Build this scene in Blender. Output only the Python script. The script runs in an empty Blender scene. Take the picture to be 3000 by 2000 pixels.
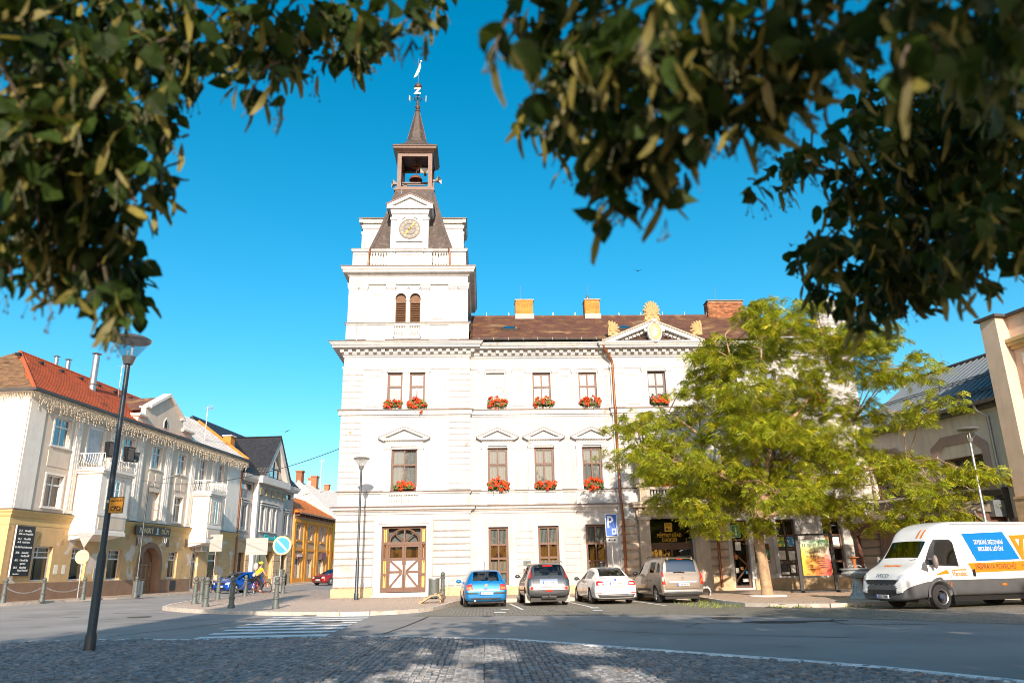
import bpy, bmesh, math, random
from mathutils import Vector, Matrix
from mathutils.bvhtree import BVHTree
random.seed(7)
SC = bpy.context.scene; C = SC.collection; R = math.radians; PI = math.pi
# ---------------------------------------------------------------- camera, sky, sun, exposure
yaw, pitch, roll = R(2.36086), R(16.8896), R(-1.04195)
fw = Vector((math.sin(yaw)*math.cos(pitch), math.cos(yaw)*math.cos(pitch), math.sin(pitch)))
rt = Vector((math.cos(yaw), -math.sin(yaw), 0)); up = rt.cross(fw)
r2 = rt*math.cos(roll)+up*math.sin(roll); u2 = -rt*math.sin(roll)+up*math.cos(roll)
cd = bpy.data.cameras.new('camera'); cam = bpy.data.objects.new('camera', cd); C.objects.link(cam)
cam.matrix_world = Matrix(((r2.x, u2.x, -fw.x, 0), (r2.y, u2.y, -fw.y, 0), (r2.z, u2.z, -fw.z, 1.40), (0, 0, 0, 1)))
cd.sensor_width = 36; cd.lens = 26.44; cd.clip_start = .05; cd.clip_end = 3000
cd.dof.use_dof = True; cd.dof.focus_distance = 45; cd.dof.aperture_fstop = 2.5
SC.camera = cam
SUN_EL, SUN_AZ = 22.0, 3.4          # degrees; azimuth measured from -Y towards +X
sdir = Vector((math.sin(R(SUN_AZ))*math.cos(R(SUN_EL)), -math.cos(R(SUN_AZ))*math.cos(R(SUN_EL)), math.sin(R(SUN_EL))))
world = bpy.data.worlds.new('World'); SC.world = world; world.use_nodes = True
wn = world.node_tree.nodes; wl = world.node_tree.links
sky = wn.new('ShaderNodeTexSky'); sky.sky_type = 'NISHITA'; sky.sun_disc = False
sky.sun_elevation = R(SUN_EL); sky.sun_rotation = R(180-SUN_AZ); sky.altitude = 300
sky.air_density = 1.0; sky.dust_density = 2.0; sky.ozone_density = 2.3
hs = wn.new('ShaderNodeHueSaturation'); hs.inputs['Saturation'].default_value = 1.46; hs.inputs['Hue'].default_value = .477
bg = wn['Background']; bg.inputs['Strength'].default_value = 0.142
wl.new(sky.outputs[0], hs.inputs['Color']); wl.new(hs.outputs[0], bg.inputs['Color'])
sl = bpy.data.lights.new('sun', 'SUN'); sl.energy = 4.8; sl.angle = R(.53); sl.color = (1, .86, .71)
so = bpy.data.objects.new('sun', sl); C.objects.link(so)
so.rotation_euler = sdir.to_track_quat('Z', 'Y').to_euler(); so.location = (0, -30, 40)
vs = SC.view_settings; vs.view_transform = 'Standard'; vs.look = 'None'; vs.gamma = 1; vs.exposure = 0.62
vs.use_curve_mapping = False
SC.cycles.filter_width = 1.0
# ---------------------------------------------------------------- mesh helpers
OFF = {}
def tag(o, label=None, cat=None, group=None, kind=None):
    if label: o['label'] = label
    if cat: o['category'] = cat
    if group: o['group'] = group
    if kind: o['kind'] = kind
    return o
def root(name, label, cat, loc=(0, 0, 0), rz=0, group=None, kind=None):
    o = bpy.data.objects.new(name, None); C.objects.link(o); o.location = loc; o.rotation_euler = (0, 0, rz)
    o.empty_display_size = .2; OFF[o.name] = Vector((0, 0, 0))
    return tag(o, label, cat, group, kind)
class MB:
    def __init__(s): s.v = []; s.f = []; s.mi = []; s.m = None; s.cm = 0
    def add(s, vs, fs):
        n = len(s.v)
        if s.m is not None: vs = [tuple(s.m @ Vector(p)) for p in vs]
        s.v += [tuple(p) for p in vs]; s.f += [tuple(i+n for i in f) for f in fs]; s.mi += [s.cm]*len(fs); return s
    def box(s, x0, x1, y0, y1, z0, z1):
        return s.add([(x0,y0,z0),(x1,y0,z0),(x1,y1,z0),(x0,y1,z0),(x0,y0,z1),(x1,y0,z1),(x1,y1,z1),(x0,y1,z1)],
                     [(0,3,2,1),(4,5,6,7),(0,1,5,4),(1,2,6,5),(2,3,7,6),(3,0,4,7)])
    def cbox(s, x0, x1, y0, y1, z0, z1, c=.03):     # box whose front (-y) face is chamfered
        return s.add([(x0,y0+c,z0),(x1,y0+c,z0),(x1,y1,z0),(x0,y1,z0),(x0,y0+c,z1),(x1,y0+c,z1),(x1,y1,z1),(x0,y1,z1),
                      (x0+c,y0,z0+c),(x1-c,y0,z0+c),(x1-c,y0,z1-c),(x0+c,y0,z1-c)],
                     [(0,3,2,1),(4,5,6,7),(1,2,6,5),(2,3,7,6),(3,0,4,7),(8,9,10,11),(0,1,9,8),(1,5,10,9),(5,4,11,10),(4,0,8,11)])
    def prism(s, pts, ax, a, b):                     # 2D outline swept along an axis
        n = len(pts)
        def P(p, t): return (t, p[0], p[1]) if ax == 'x' else (p[0], t, p[1]) if ax == 'y' else (p[0], p[1], t)
        vs = [P(p, a) for p in pts]+[P(p, b) for p in pts]
        fs = [tuple(range(n)), tuple(range(2*n-1, n-1, -1))]+[(i, (i+1) % n, n+(i+1) % n, n+i) for i in range(n)]
        return s.add(vs, fs)
    def lathe(s, prof, c=(0, 0, 0), n=14, ax='z', cap=True):
        vs = []; fs = []; k = len(prof)
        for i in range(n):
            a = 2*PI*i/n; ca, sa = math.cos(a), math.sin(a)
            for r, h in prof:
                p = (r*ca, r*sa, h) if ax == 'z' else (r*ca, h, r*sa) if ax == 'y' else (h, r*ca, r*sa)
                vs.append((p[0]+c[0], p[1]+c[1], p[2]+c[2]))
        for i in range(n):
            j = (i+1) % n
            for q in range(k-1): fs.append((i*k+q, j*k+q, j*k+q+1, i*k+q+1))
        if cap: fs.append(tuple(i*k for i in range(n))); fs.append(tuple(i*k+k-1 for i in range(n-1, -1, -1)))
        return s.add(vs, fs)
    def tube(s, pts, r, n=8, cap=True):
        pts = [Vector(p) for p in pts]; k = len(pts); rr = r if isinstance(r, (list, tuple)) else [r]*k
        vs = []; fs = []; u = None
        for i, p in enumerate(pts):
            d = (pts[min(i+1, k-1)]-pts[max(i-1, 0)])
            d = d.normalized() if d.length > 1e-9 else Vector((0, 0, 1))
            if u is None:
                u = d.orthogonal().normalized()
            else:
                u = (u-d*u.dot(d)); u = u.normalized() if u.length > 1e-6 else d.orthogonal().normalized()
            w = d.cross(u)
            for j in range(n):
                a = 2*PI*j/n; vs.append(p+(u*math.cos(a)+w*math.sin(a))*rr[i])
        for i in range(k-1):
            for j in range(n): fs.append((i*n+j, i*n+(j+1) % n, (i+1)*n+(j+1) % n, (i+1)*n+j))
        if cap: fs.append(tuple(range(n-1, -1, -1))); fs.append(tuple((k-1)*n+j for j in range(n)))
        return s.add(vs, fs)
    def ring(s, x0, x1, y0, y1, prof, close=False):              # moulding profile (out, z) carried round a rectangle
        vs = []; fs = []; k = len(prof)
        for o, z in prof: vs += [(x0-o, y0-o, z), (x1+o, y0-o, z), (x1+o, y1+o, z), (x0-o, y1+o, z)]
        for q in range(k-1):
            for j in range(4): fs.append((q*4+j, q*4+(j+1) % 4, q*4+4+(j+1) % 4, q*4+4+j))
        if close: fs.append((3, 2, 1, 0)); fs.append(((k-1)*4, (k-1)*4+1, (k-1)*4+2, (k-1)*4+3))
        return s.add(vs, fs)
    def ball(s, c, r, n=12, sc=(1, 1, 1)):
        m = n//2; prof = [(max(1e-4, r*math.sin(PI*i/m)), -r*math.cos(PI*i/m)) for i in range(m+1)]
        k = len(s.v); s.lathe(prof, (0, 0, 0), n, cap=False); 
        for i in range(k, len(s.v)):
            p = s.v[i]; s.v[i] = (p[0]*sc[0]+c[0], p[1]*sc[1]+c[1], p[2]*sc[2]+c[2])
        return s
    def build(s, name, mat, parent=None, smooth=35, label=None, cat=None, group=None, kind=None, recalc=True):
        if not s.v: s.v = [(0, 0, 0)]*3; s.f = [(0, 1, 2)]; s.mi = [0]
        lo = [min(p[i] for p in s.v) for i in range(3)]; hi = [max(p[i] for p in s.v) for i in range(3)]
        c = Vector([(a+b)/2 for a, b in zip(lo, hi)])
        me = bpy.data.meshes.new(name); me.from_pydata([(p[0]-c.x, p[1]-c.y, p[2]-c.z) for p in s.v], [], s.f)
        for m in (mat if isinstance(mat, (list, tuple)) else [mat]): me.materials.append(m)
        if isinstance(mat, (list, tuple)): me.polygons.foreach_set('material_index', s.mi)
        finish(me, smooth, recalc)
        o = bpy.data.objects.new(name, me); C.objects.link(o)
        link(o, parent, c); return tag(o, label, cat, group, kind)
def finish(me, smooth=35, recalc=True):
    if not (recalc or smooth): return
    bm = bmesh.new(); bm.from_mesh(me)
    if recalc: bmesh.ops.recalc_face_normals(bm, faces=bm.faces)
    if smooth:
        th = R(smooth)
        for e in bm.edges:
            if len(e.link_faces) == 2 and e.calc_face_angle(0) > th: e.smooth = False
        for f in bm.faces: f.smooth = True
    bm.to_mesh(me); bm.free()
def link(o, parent, c):
    OFF[o.name] = Vector(c)
    if parent is not None: o.parent = parent; o.location = Vector(c)-OFF[parent.name]
    else: o.location = c
def copy_tree(o, d=(0, 0, 0), parent=None, rz=None, name=None):
    c = o.copy(); C.objects.link(c)
    if parent is not None: c.parent = parent
    c.location = Vector(o.location)+Vector(d); OFF[c.name] = OFF[o.name]+Vector(d)
    if rz is not None: c.rotation_euler = (0, 0, rz)
    for ch in [x for x in o.children]:
        k = ch.copy(); C.objects.link(k); k.parent = c; OFF[k.name] = OFF[ch.name]+Vector(d)
        for g in [x for x in ch.children]:
            q = g.copy(); C.objects.link(q); q.parent = k; OFF[q.name] = OFF[g.name]+Vector(d)
    return c
def place(me, name, parent, M):                       # a piece sharing mesh data, with its own local matrix
    o = bpy.data.objects.new(name, me); C.objects.link(o)
    if parent is not None: o.parent = parent; M = Matrix.Translation(-OFF[parent.name]) @ M
    o.matrix_local = M; OFF[o.name] = M.to_translation(); return o
_font = {}
def text_data(txt, size=1, bold=0, shear=0, spacing=1):
    cu = bpy.data.curves.new('lettering', 'FONT'); cu.body = txt; cu.size = size; cu.align_x = 'CENTER'; cu.align_y = 'CENTER'
    cu.offset = bold; cu.shear = shear; cu.space_character = spacing; cu.resolution_u = 3; return cu
def text_mesh(txt, size, mat, bold=0, shear=0, spacing=1, depth=.004):
    cu = text_data(txt, size, bold, shear, spacing); cu.extrude = depth
    t = bpy.data.objects.new('lettering', cu); C.objects.link(t)
    dg = bpy.context.evaluated_depsgraph_get(); me = bpy.data.meshes.new_from_object(t.evaluated_get(dg))
    bpy.data.objects.remove(t); bpy.data.curves.remove(cu); me.materials.clear(); me.materials.append(mat); me.name = 'lettering'
    return me
def letter(parent, txt, size, mat, c, rz=0, width=None, bold=0, shear=0, name='lettering', tilt=90, roll_=0, depth=.004):
    me = text_mesh(txt, size, mat, bold, shear, depth=depth)
    w = max(v.co.x for v in me.vertices)-min(v.co.x for v in me.vertices) if me.vertices else 1
    k = width/w if width and w > 0 else 1
    M = Matrix.Translation(Vector(c)) @ Matrix.Rotation(rz, 4, 'Z') @ Matrix.Rotation(R(tilt), 4, 'X') @ Matrix.Rotation(roll_, 4, 'Z') @ Matrix.Diagonal((k, 1, 1, 1))
    return place(me, name, parent, M)
# ---------------------------------------------------------------- materials
def M(name, col, rough=.8, metal=0, var=.10, vs=3.0, bump=.15, bs=60, patch=None, isl=0, spec=.5, coat=0, streak=0, emit=0):
    m = bpy.data.materials.new(name); m.use_nodes = True; nt = m.node_tree; N = nt.nodes; L = nt.links
    b = N['Principled BSDF']; b.inputs['Roughness'].default_value = rough; b.inputs['Metallic'].default_value = metal
    b.inputs['Specular IOR Level'].default_value = spec; b.inputs['Coat Weight'].default_value = coat; b.inputs['Coat Roughness'].default_value = .04
    g = N.new('ShaderNodeNewGeometry'); pos = g.outputs['Position']
    def noise(sc, det=4, vec=pos):
        n = N.new('ShaderNodeTexNoise'); n.inputs['Scale'].default_value = sc; n.inputs['Detail'].default_value = det
        L.new(vec, n.inputs['Vector']); return n.outputs['Fac']
    def rng(x, a, bb, c, d):
        r = N.new('ShaderNodeMapRange'); L.new(x, r.inputs[0])
        for i, q in enumerate((a, bb, c, d)): r.inputs[i+1].default_value = q
        return r.outputs[0]
    def mul(x, y):
        r = N.new('ShaderNodeMath'); r.operation = 'MULTIPLY'; L.new(x, r.inputs[0]); L.new(y, r.inputs[1]); return r.outputs[0]
    def mix(fac, a, bb):
        r = N.new('ShaderNodeMix'); r.data_type = 'RGBA'
        if isinstance(fac, float): r.inputs[0].default_value = fac
        else: L.new(fac, r.inputs[0])
        for q, i in ((a, 6), (bb, 7)):
            if isinstance(q, tuple): r.inputs[i].default_value = (*q, 1)
            else: L.new(q, r.inputs[i])
        return r.outputs[2]
    val = rng(noise(vs), .3, .7, 1-var, 1+var)
    if bs: val = mul(val, rng(noise(bs*1.3, 2), .3, .7, 1-var*.7, 1+var*.7))
    if isl:
        oi = N.new('ShaderNodeObjectInfo'); a = N.new('ShaderNodeMath'); a.operation = 'ADD'
        L.new(g.outputs['Random Per Island'], a.inputs[0]); L.new(oi.outputs['Random'], a.inputs[1])
        fr = N.new('ShaderNodeMath'); fr.operation = 'FRACT'; L.new(a.outputs[0], fr.inputs[0])
        val = mul(val, rng(fr.outputs[0], 0, 1, 1-isl, 1+isl)); irand = fr.outputs[0]
    if streak:
        sx = N.new('ShaderNodeMapping'); sx.inputs['Scale'].default_value = (1, 1, .12); L.new(pos, sx.inputs[0])
        val = mul(val, rng(noise(4, 5, sx.outputs[0]), .45, .75, 1, 1-streak))
    base = col
    for pc in (patch if isinstance(patch, list) else [patch] if patch else []):       # (colour, scale, lo, hi)
        base = mix(rng(noise(pc[1], 6), pc[2], pc[3], 0, 1), base, pc[0])
    hv = N.new('ShaderNodeHueSaturation')
    if isinstance(base, tuple): hv.inputs['Color'].default_value = (*base, 1)
    else: L.new(base, hv.inputs['Color'])
    L.new(val, hv.inputs['Value']); L.new(hv.outputs[0], b.inputs['Base Color'])
    if bump:
        bp = N.new('ShaderNodeBump'); bp.inputs['Strength'].default_value = bump; bp.inputs['Distance'].default_value = .02
        L.new(noise(bs, 3), bp.inputs['Height']); L.new(bp.outputs[0], b.inputs['Normal'])
    if emit: b.inputs['Emission Color'].default_value = (*col, 1); b.inputs['Emission Strength'].default_value = emit
    return m
def glass(name, tint=(.5, .55, .55), alpha=.6, rough=.02, boost=1.0):
    m = bpy.data.materials.new(name); m.use_nodes = True; N = m.node_tree.nodes; L = m.node_tree.links; N.clear()
    out = N.new('ShaderNodeOutputMaterial'); t = N.new('ShaderNodeBsdfTransparent'); t.inputs[0].default_value = (*tint, 1)
    g = N.new('ShaderNodeBsdfGlossy'); g.inputs['Roughness'].default_value = rough; g.inputs[0].default_value = (.9, .95, 1, 1)
    fr = N.new('ShaderNodeFresnel'); fr.inputs[0].default_value = 1.52
    mt = N.new('ShaderNodeMath'); mt.operation = 'MULTIPLY_ADD'; mt.inputs[1].default_value = boost; mt.inputs[2].default_value = alpha; mt.use_clamp = True
    mx = N.new('ShaderNodeMixShader'); L.new(fr.outputs[0], mt.inputs[0]); L.new(mt.outputs[0], mx.inputs[0])
    L.new(t.outputs[0], mx.inputs[1]); L.new(g.outputs[0], mx.inputs[2]); L.new(mx.outputs[0], out.inputs[0]); return m
def setts_mat(name, c1, c2, joint, sc, rough=.7, bump=.6, patch=None, stretch=(1, 1, 1)):
    m = M(name, c1, rough, bump=0, patch=patch, var=.12); N = m.node_tree.nodes; L = m.node_tree.links
    b = N['Principled BSDF']; src = b.inputs['Base Color'].links[0].from_socket
    g = [n for n in N if n.type == 'NEW_GEOMETRY'][0]
    mp = N.new('ShaderNodeMapping'); mp.inputs['Scale'].default_value = stretch; L.new(g.outputs['Position'], mp.inputs[0])
    v = N.new('ShaderNodeTexVoronoi'); v.feature = 'DISTANCE_TO_EDGE'; v.inputs['Scale'].default_value = sc; v.inputs['Randomness'].default_value = .55
    v2 = N.new('ShaderNodeTexVoronoi'); v2.inputs['Scale'].default_value = sc; v2.inputs['Randomness'].default_value = .55
    L.new(mp.outputs[0], v.inputs['Vector']); L.new(mp.outputs[0], v2.inputs['Vector'])
    r = N.new('ShaderNodeMapRange'); r.inputs[1].default_value = .02; r.inputs[2].default_value = .12; L.new(v.outputs['Distance'], r.inputs[0])
    sep = N.new('ShaderNodeSeparateColor'); L.new(v2.outputs['Color'], sep.inputs[0])
    m1 = N.new('ShaderNodeMix'); m1.data_type = 'RGBA'; L.new(sep.outputs[0], m1.inputs[0]); L.new(src, m1.inputs[6]); m1.inputs[7].default_value = (*c2, 1)
    m2 = N.new('ShaderNodeMix'); m2.data_type = 'RGBA'; L.new(r.outputs[0], m2.inputs[0]); m2.inputs[6].default_value = (*joint, 1); L.new(m1.outputs[2], m2.inputs[7])
    L.new(m2.outputs[2], b.inputs['Base Color'])
    bp = N.new('ShaderNodeBump'); bp.inputs['Strength'].default_value = bump; bp.inputs['Distance'].default_value = .02; L.new(r.outputs[0], bp.inputs['Height']); L.new(bp.outputs[0], b.inputs['Normal'])
    return m
WHITE = M('white_plaster', (.54, .53, .515), .85, var=.03, vs=1.2, bs=40, bump=.1, patch=[((.36, .29, .20), .9, .66, .78)], streak=.16)
WHITE2 = M('white_moulding', (.53, .52, .505), .8, var=.04, vs=2, bs=40, bump=.08, patch=[((.30, .22, .13), 1.6, .66, .76)], streak=.2)
CREAM = M('cream_plaster', (.49, .46, .435), .85, var=.04, vs=1.2, bs=40, bump=.12, patch=[((.36, .28, .20), .8, .64, .8)], streak=.2)
TAN = M('tan_stone', (.52, .37, .22), .85, var=.16, vs=4, bs=30, bump=.3, patch=[((.36, .25, .15), 3, .6, .75)])
PORTAL = M('portal_stone', (.50, .40, .31), .85, var=.12, vs=3, bs=30, bump=.25, streak=.2)
COPPER = M('brown_copper', (.095, .055, .04), .5, metal=.3, var=.2, vs=6, bs=30, bump=.1)
ROOFSHEET = M('weathered_sheet', (.085, .064, .054), .6, metal=.2, var=.2, vs=5, bs=25, bump=.15, streak=.3, patch=[((.15, .12, .10), 3, .55, .75)])
WOOD = M('brown_window_wood', (.13, .062, .036), .55, var=.18, vs=8, bs=60, bump=.1)
WOODDK = M('dark_door_wood', (.10, .05, .03), .5, var=.2, vs=8, bs=60, bump=.1)
GLASS = glass('window_glass', (.52, .56, .58), .03, boost=.8)
GLASSLOW = glass('ground_floor_glass', (.50, .54, .55), .0, boost=.5)
SKYGLASS = glass('sky_reflecting_glass', (.30, .35, .40), .20, boost=1.2)
CARGLASS = glass('car_glass', (.86, .90, .88), .02, boost=.9)
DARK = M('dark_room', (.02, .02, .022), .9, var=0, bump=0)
CURTAIN = M('net_curtain', (.46, .44, .40), .9, var=.06, vs=12, bump=.2, bs=30)
ORANGEBACK = M('orange_blind', (.16, .06, .009), .8, var=.1, vs=8, bump=.1, bs=30)
BLACK = M('black_paint', (.012, .012, .013), .45, var=.1, bump=.05)
RUBBER = M('tyre_rubber', (.022, .022, .023), .85, var=.2, vs=30, bump=.2, bs=80)
STEEL = M('galvanised_steel', (.42, .42, .42), .4, metal=.8, var=.1, bump=.03)
ALLOY = M('wheel_alloy', (.50, .50, .50), .35, metal=.8, var=.05, bump=0)
POLE = M('anthracite_pole', (.045, .055, .062), .38, metal=.2, var=.12, vs=8, bump=.04, bs=40)
IRON = M('cast_iron', (.11, .125, .115), .6, metal=.2, var=.2, vs=15, bump=.15, bs=60)
GUTTER = M('dark_gutter', (.09, .08, .075), .45, metal=.3, var=.15, bump=.05)
GOLD = M('gold_paint', (.72, .42, .04), .4, metal=.35, var=.08, bump=.03)
YELLOW = M('yellow_hand', (.85, .50, .02), .5, var=.05, bump=.02)
PAINT = M('road_paint', (.82, .80, .78), .75, var=.10, vs=6, bump=.2, bs=50, patch=[((.45, .44, .43), 5, .64, .76)])
SIGNWHITE = M('sign_white', (.78, .78, .76), .4, var=.02, bump=0)
SIGNGREY = M('sign_back_grey', (.33, .32, .30), .5, metal=.2, var=.06, vs=4, bump=.03)
SIGNBLUE = M('sign_blue', (.01, .10, .45), .35, var=.02, bump=0)
BRICKO = M('orange_brick', (.62, .23, .04), .85, var=.08, vs=8, bump=.2, bs=60, isl=.12)
BRICKR = M('old_red_brick', (.30, .12, .055), .9, var=.15, vs=8, bump=.3, bs=60, isl=.45)
MORTAR = M('mortar', (.50, .40, .28), .9, var=.1, bump=.2)
LICHEN = M('brown_roof_tile', (.115, .052, .034), .8, var=.2, vs=1.5, bs=40, bump=.3, isl=.18, patch=[((.19, .105, .04), 1.1, .52, .66), ((.27, .18, .10), .55, .60, .70)])
REDTILE = M('red_roof_tile', (.50, .105, .03), .8, var=.15, vs=2, bs=40, bump=.2, isl=.14, patch=[((.12, .05, .03), .7, .6, .75)])
BROWNTILE = M('mossy_roof_tile', (.20, .115, .06), .9, var=.25, vs=6, bs=40, bump=.4, isl=.25)
BLACKTILE = M('anthracite_roof_tile', (.035, .035, .038), .42, var=.1, vs=2, bs=40, bump=.05, isl=.12)
ORANGETILE = M('orange_roof_tile', (.62, .17, .02), .75, var=.1, vs=2, bs=40, bump=.2, isl=.12)
PALETILE = M('pale_roof', (.86, .74, .64), .7, var=.1, vs=2, bs=30, bump=.2, isl=.10, patch=[((.36, .22, .13), 1.5, .62, .75)])
# ---------------------------------------------------------------- building helpers (local frame: x along the front, -y outwards)
def wall(parent, x0, x1, z0, z1, y, holes, mat, depth=.22, name='wall'):
    xs = sorted({x0, x1, *[h[0] for h in holes], *[h[1] for h in holes]}); zs = sorted({z0, z1, *[h[2] for h in holes], *[h[3] for h in holes]})
    b = MB()
    for i in range(len(xs)-1):
        for j in range(len(zs)-1):
            cx, cz = (xs[i]+xs[i+1])/2, (zs[j]+zs[j+1])/2
            if any(h[0] < cx < h[1] and h[2] < cz < h[3] for h in holes): continue
            b.add([(xs[i], y, zs[j]), (xs[i+1], y, zs[j]), (xs[i+1], y, zs[j+1]), (xs[i], y, zs[j+1])], [(0, 1, 2, 3)])
    for h in holes:
        a, c, d, e = h[:4]; Y = y+depth
        b.add([(a, y, d), (a, Y, d), (a, Y, e), (a, y, e), (c, y, d), (c, Y, d), (c, Y, e), (c, y, e)],
              [(0, 1, 2, 3), (4, 7, 6, 5), (0, 4, 5, 1), (3, 2, 6, 7)])
    b.box(x0, x0+.25, y+.001, y+1.2, z0, z1); b.box(x1-.25, x1, y+.001, y+1.2, z0, z1)
    return b.build(name, mat, parent, smooth=0, recalc=False)
def window(parent, x0, x1, z0, z1, y, mat, cols=2, tr=(.36,), fr=.085, gl=None, curtain=0, room=True, rows=None, bars=.06, curt_mat=None, name='window'):
    """frame with a mullion and transoms, panes behind it as sub-parts, optional net curtain and a dark room"""
    b = MB(); d = .07
    b.box(x0, x1, y, y+d, z0, z0+fr); b.box(x0, x1, y, y+d, z1-fr, z1); b.box(x0, x0+fr, y, y+d, z0+fr, z1-fr); b.box(x1-fr, x1, y, y+d, z0+fr, z1-fr)
    zc = [z0+fr]+sorted(z1-fr-(z1-z0-2*fr)*t for t in tr)+[z1-fr]
    for q in zc[1:-1]: b.box(x0+fr, x1-fr, y-.015, y+d-.004, q-bars*.8, q+bars*.8)
    for i in range(1, cols):
        xm = x0+fr+(x1-x0-2*fr)*i/cols; b.box(xm-bars*.6, xm+bars*.6, y-.006, y+d-.002, z0+fr, z1-fr)
    o = b.build(name, mat, parent, smooth=0)
    for i in range(cols):
        for j in range(len(zc)-1):
            xa = x0+fr+(x1-x0-2*fr)*i/cols; xb = x0+fr+(x1-x0-2*fr)*(i+1)/cols
            g = MB(); g.add([(xa, y+.045, zc[j]), (xb, y+.045, zc[j]), (xb, y+.045, zc[j+1]), (xa, y+.045, zc[j+1])], [(0, 1, 2, 3)])
            g.build('pane', gl or GLASS, o, smooth=0, recalc=False)
    if curtain:
        g = MB(); n = 26; w = x1-x0; zt = z1-fr; zb = z1-(z1-z0)*curtain
        vs = []
        for i in range(n+1):
            x = x0+.05+(w-.1)*i/n; yy = y+.17+.025*math.sin(i*1.9)+.01*math.sin(i*.7)
            vs += [(x, yy, zb+.03*math.sin(i*.9)), (x, yy, zt)]
        g.add(vs, [(2*i, 2*i+2, 2*i+3, 2*i+1) for i in range(n)]); g.build('curtain', curt_mat or CURTAIN, o, smooth=60, recalc=False)
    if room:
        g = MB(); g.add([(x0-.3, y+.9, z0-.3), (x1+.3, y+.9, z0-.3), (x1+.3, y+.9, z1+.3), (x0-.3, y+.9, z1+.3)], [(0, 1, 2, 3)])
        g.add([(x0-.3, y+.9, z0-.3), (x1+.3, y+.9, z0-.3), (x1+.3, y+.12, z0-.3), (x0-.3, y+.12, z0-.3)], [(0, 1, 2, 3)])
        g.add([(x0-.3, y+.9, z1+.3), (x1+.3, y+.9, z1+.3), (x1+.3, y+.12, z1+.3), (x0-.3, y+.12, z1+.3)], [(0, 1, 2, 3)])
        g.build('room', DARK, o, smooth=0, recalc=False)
    return o
def tiles(parent, P, U, V, nu, nv, mat, tw, th, name='roof_tile', nobj=300, keep=None, thick=.03, round_=False):
    """overlapping tiles on the slope P + u*U + v*V; the lowest rows are objects, the rest one joined part"""
    P, U, V = Vector(P), Vector(U).normalized(), Vector(V).normalized(); Nn = U.cross(V).normalized()
    if Nn.z < 0: Nn = -Nn
    if round_:
        k = 5; tv = []; tf = []
        for i in range(k+1):
            x = tw*(i/k-.5); h = thick*(1+.9*math.sin(PI*i/k)); tv += [(x, -th*.55, h), (x, th*.55, .004+h*.4), (x, -th*.55, 0)]
        for i in range(k): tf += [(3*i, 3*i+3, 3*i+4, 3*i+1), (3*i+2, 3*i+5, 3*i+3, 3*i)]
    else:
        a = tw*.492
        tv = [(-a, -th*.55, 0), (a, -th*.55, 0), (a, -th*.55, thick), (-a, -th*.55, thick), (a, th*.55, .004), (-a, th*.55, .004)]
        tf = [(0, 1, 2, 3), (3, 2, 4, 5), (1, 4, 2), (0, 3, 5)]
    me = bpy.data.meshes.new(name); me.from_pydata(tv, [], tf); me.materials.append(mat)
    if round_:
        for p in me.polygons: p.use_smooth = True
    B = MB(); cnt = 0
    for j in range(nv):
        for i in range(nu):
            u = (i+.5+(.5 if (j % 2 and not round_) else 0))*tw; v = (j+.5)*th
            if keep and not keep(u, v): continue
            p = P+U*u+V*v; jr = random.uniform(-.02, .02)
            mm = Matrix((( U.x, V.x, Nn.x, p.x), (U.y, V.y, Nn.y, p.y), (U.z, V.z, Nn.z, p.z), (0, 0, 0, 1))) @ Matrix.Rotation(jr, 4, 'Z')
            if cnt < nobj: place(me, name, parent, mm); cnt += 1
            else: B.m = mm; B.add(tv, tf)
    if B.v: B.m = None; B.build(name+'s' if False else 'roof_covering', mat, parent, smooth=50 if round_ else 0, recalc=False, kind='stuff')
# ================================================================ ground, roads, pavements
def zroad(y): return 0 if y < 36 else (y-36)*.01 if y < 46 else .1 if y < 70 else .1+(y-70)*.0125
def zpav(y): return .12 if y < 30 else min(.2, .12+.007*(y-30)) if y < 70 else .2+(y-70)*.0125
ASPHALT = M('asphalt', (.31, .285, .265), .82, var=.16, vs=.35, bump=.5, bs=140, patch=[((.23, .20, .175), .5, .60, .72), ((.33, .30, .28), 6, .62, .7)], spec=.35)
EARTH = M('earth', (.16, .13, .10), .95)
b = MB()
ys = [-80, 0, 15, 30, 36, 46, 58, 70, 95, 130, 200]
for i in range(len(ys)-1):
    a, c = ys[i], ys[i+1]
    b.add([(-120, a, zroad(a)), (120, a, zroad(a)), (120, c, zroad(c)), (-120, c, zroad(c))], [(0, 1, 2, 3)])
road = b.build('road', ASPHALT, smooth=0, kind='structure', label='grey asphalt road crossing the town square')
MB().add([(-2500, -2500, -.06), (2500, -2500, -.06), (2500, 2500, -.06), (-2500, 2500, -.06)], [(0, 1, 2, 3)]).build('ground', EARTH, smooth=0, kind='structure')
SETTFAR = setts_mat('pavement_setts', (.74, .55, .41), (.62, .46, .345), (.18, .14, .11), 9, patch=[((.80, .62, .47), .5, .55, .7)], bump=.5)
SETTBAY = setts_mat('bay_setts', (.25, .22, .18), (.31, .275, .22), (.09, .09, .065), 8, patch=[((.20, .20, .09), .7, .55, .68)], bump=.7)
KERB = M('kerb_granite', (.52, .45, .38), .8, var=.15, vs=5, bump=.25, bs=50)
KERBN = M('pale_kerb', (.74, .73, .70), .8, var=.12, vs=6, bump=.25, bs=50)
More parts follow.
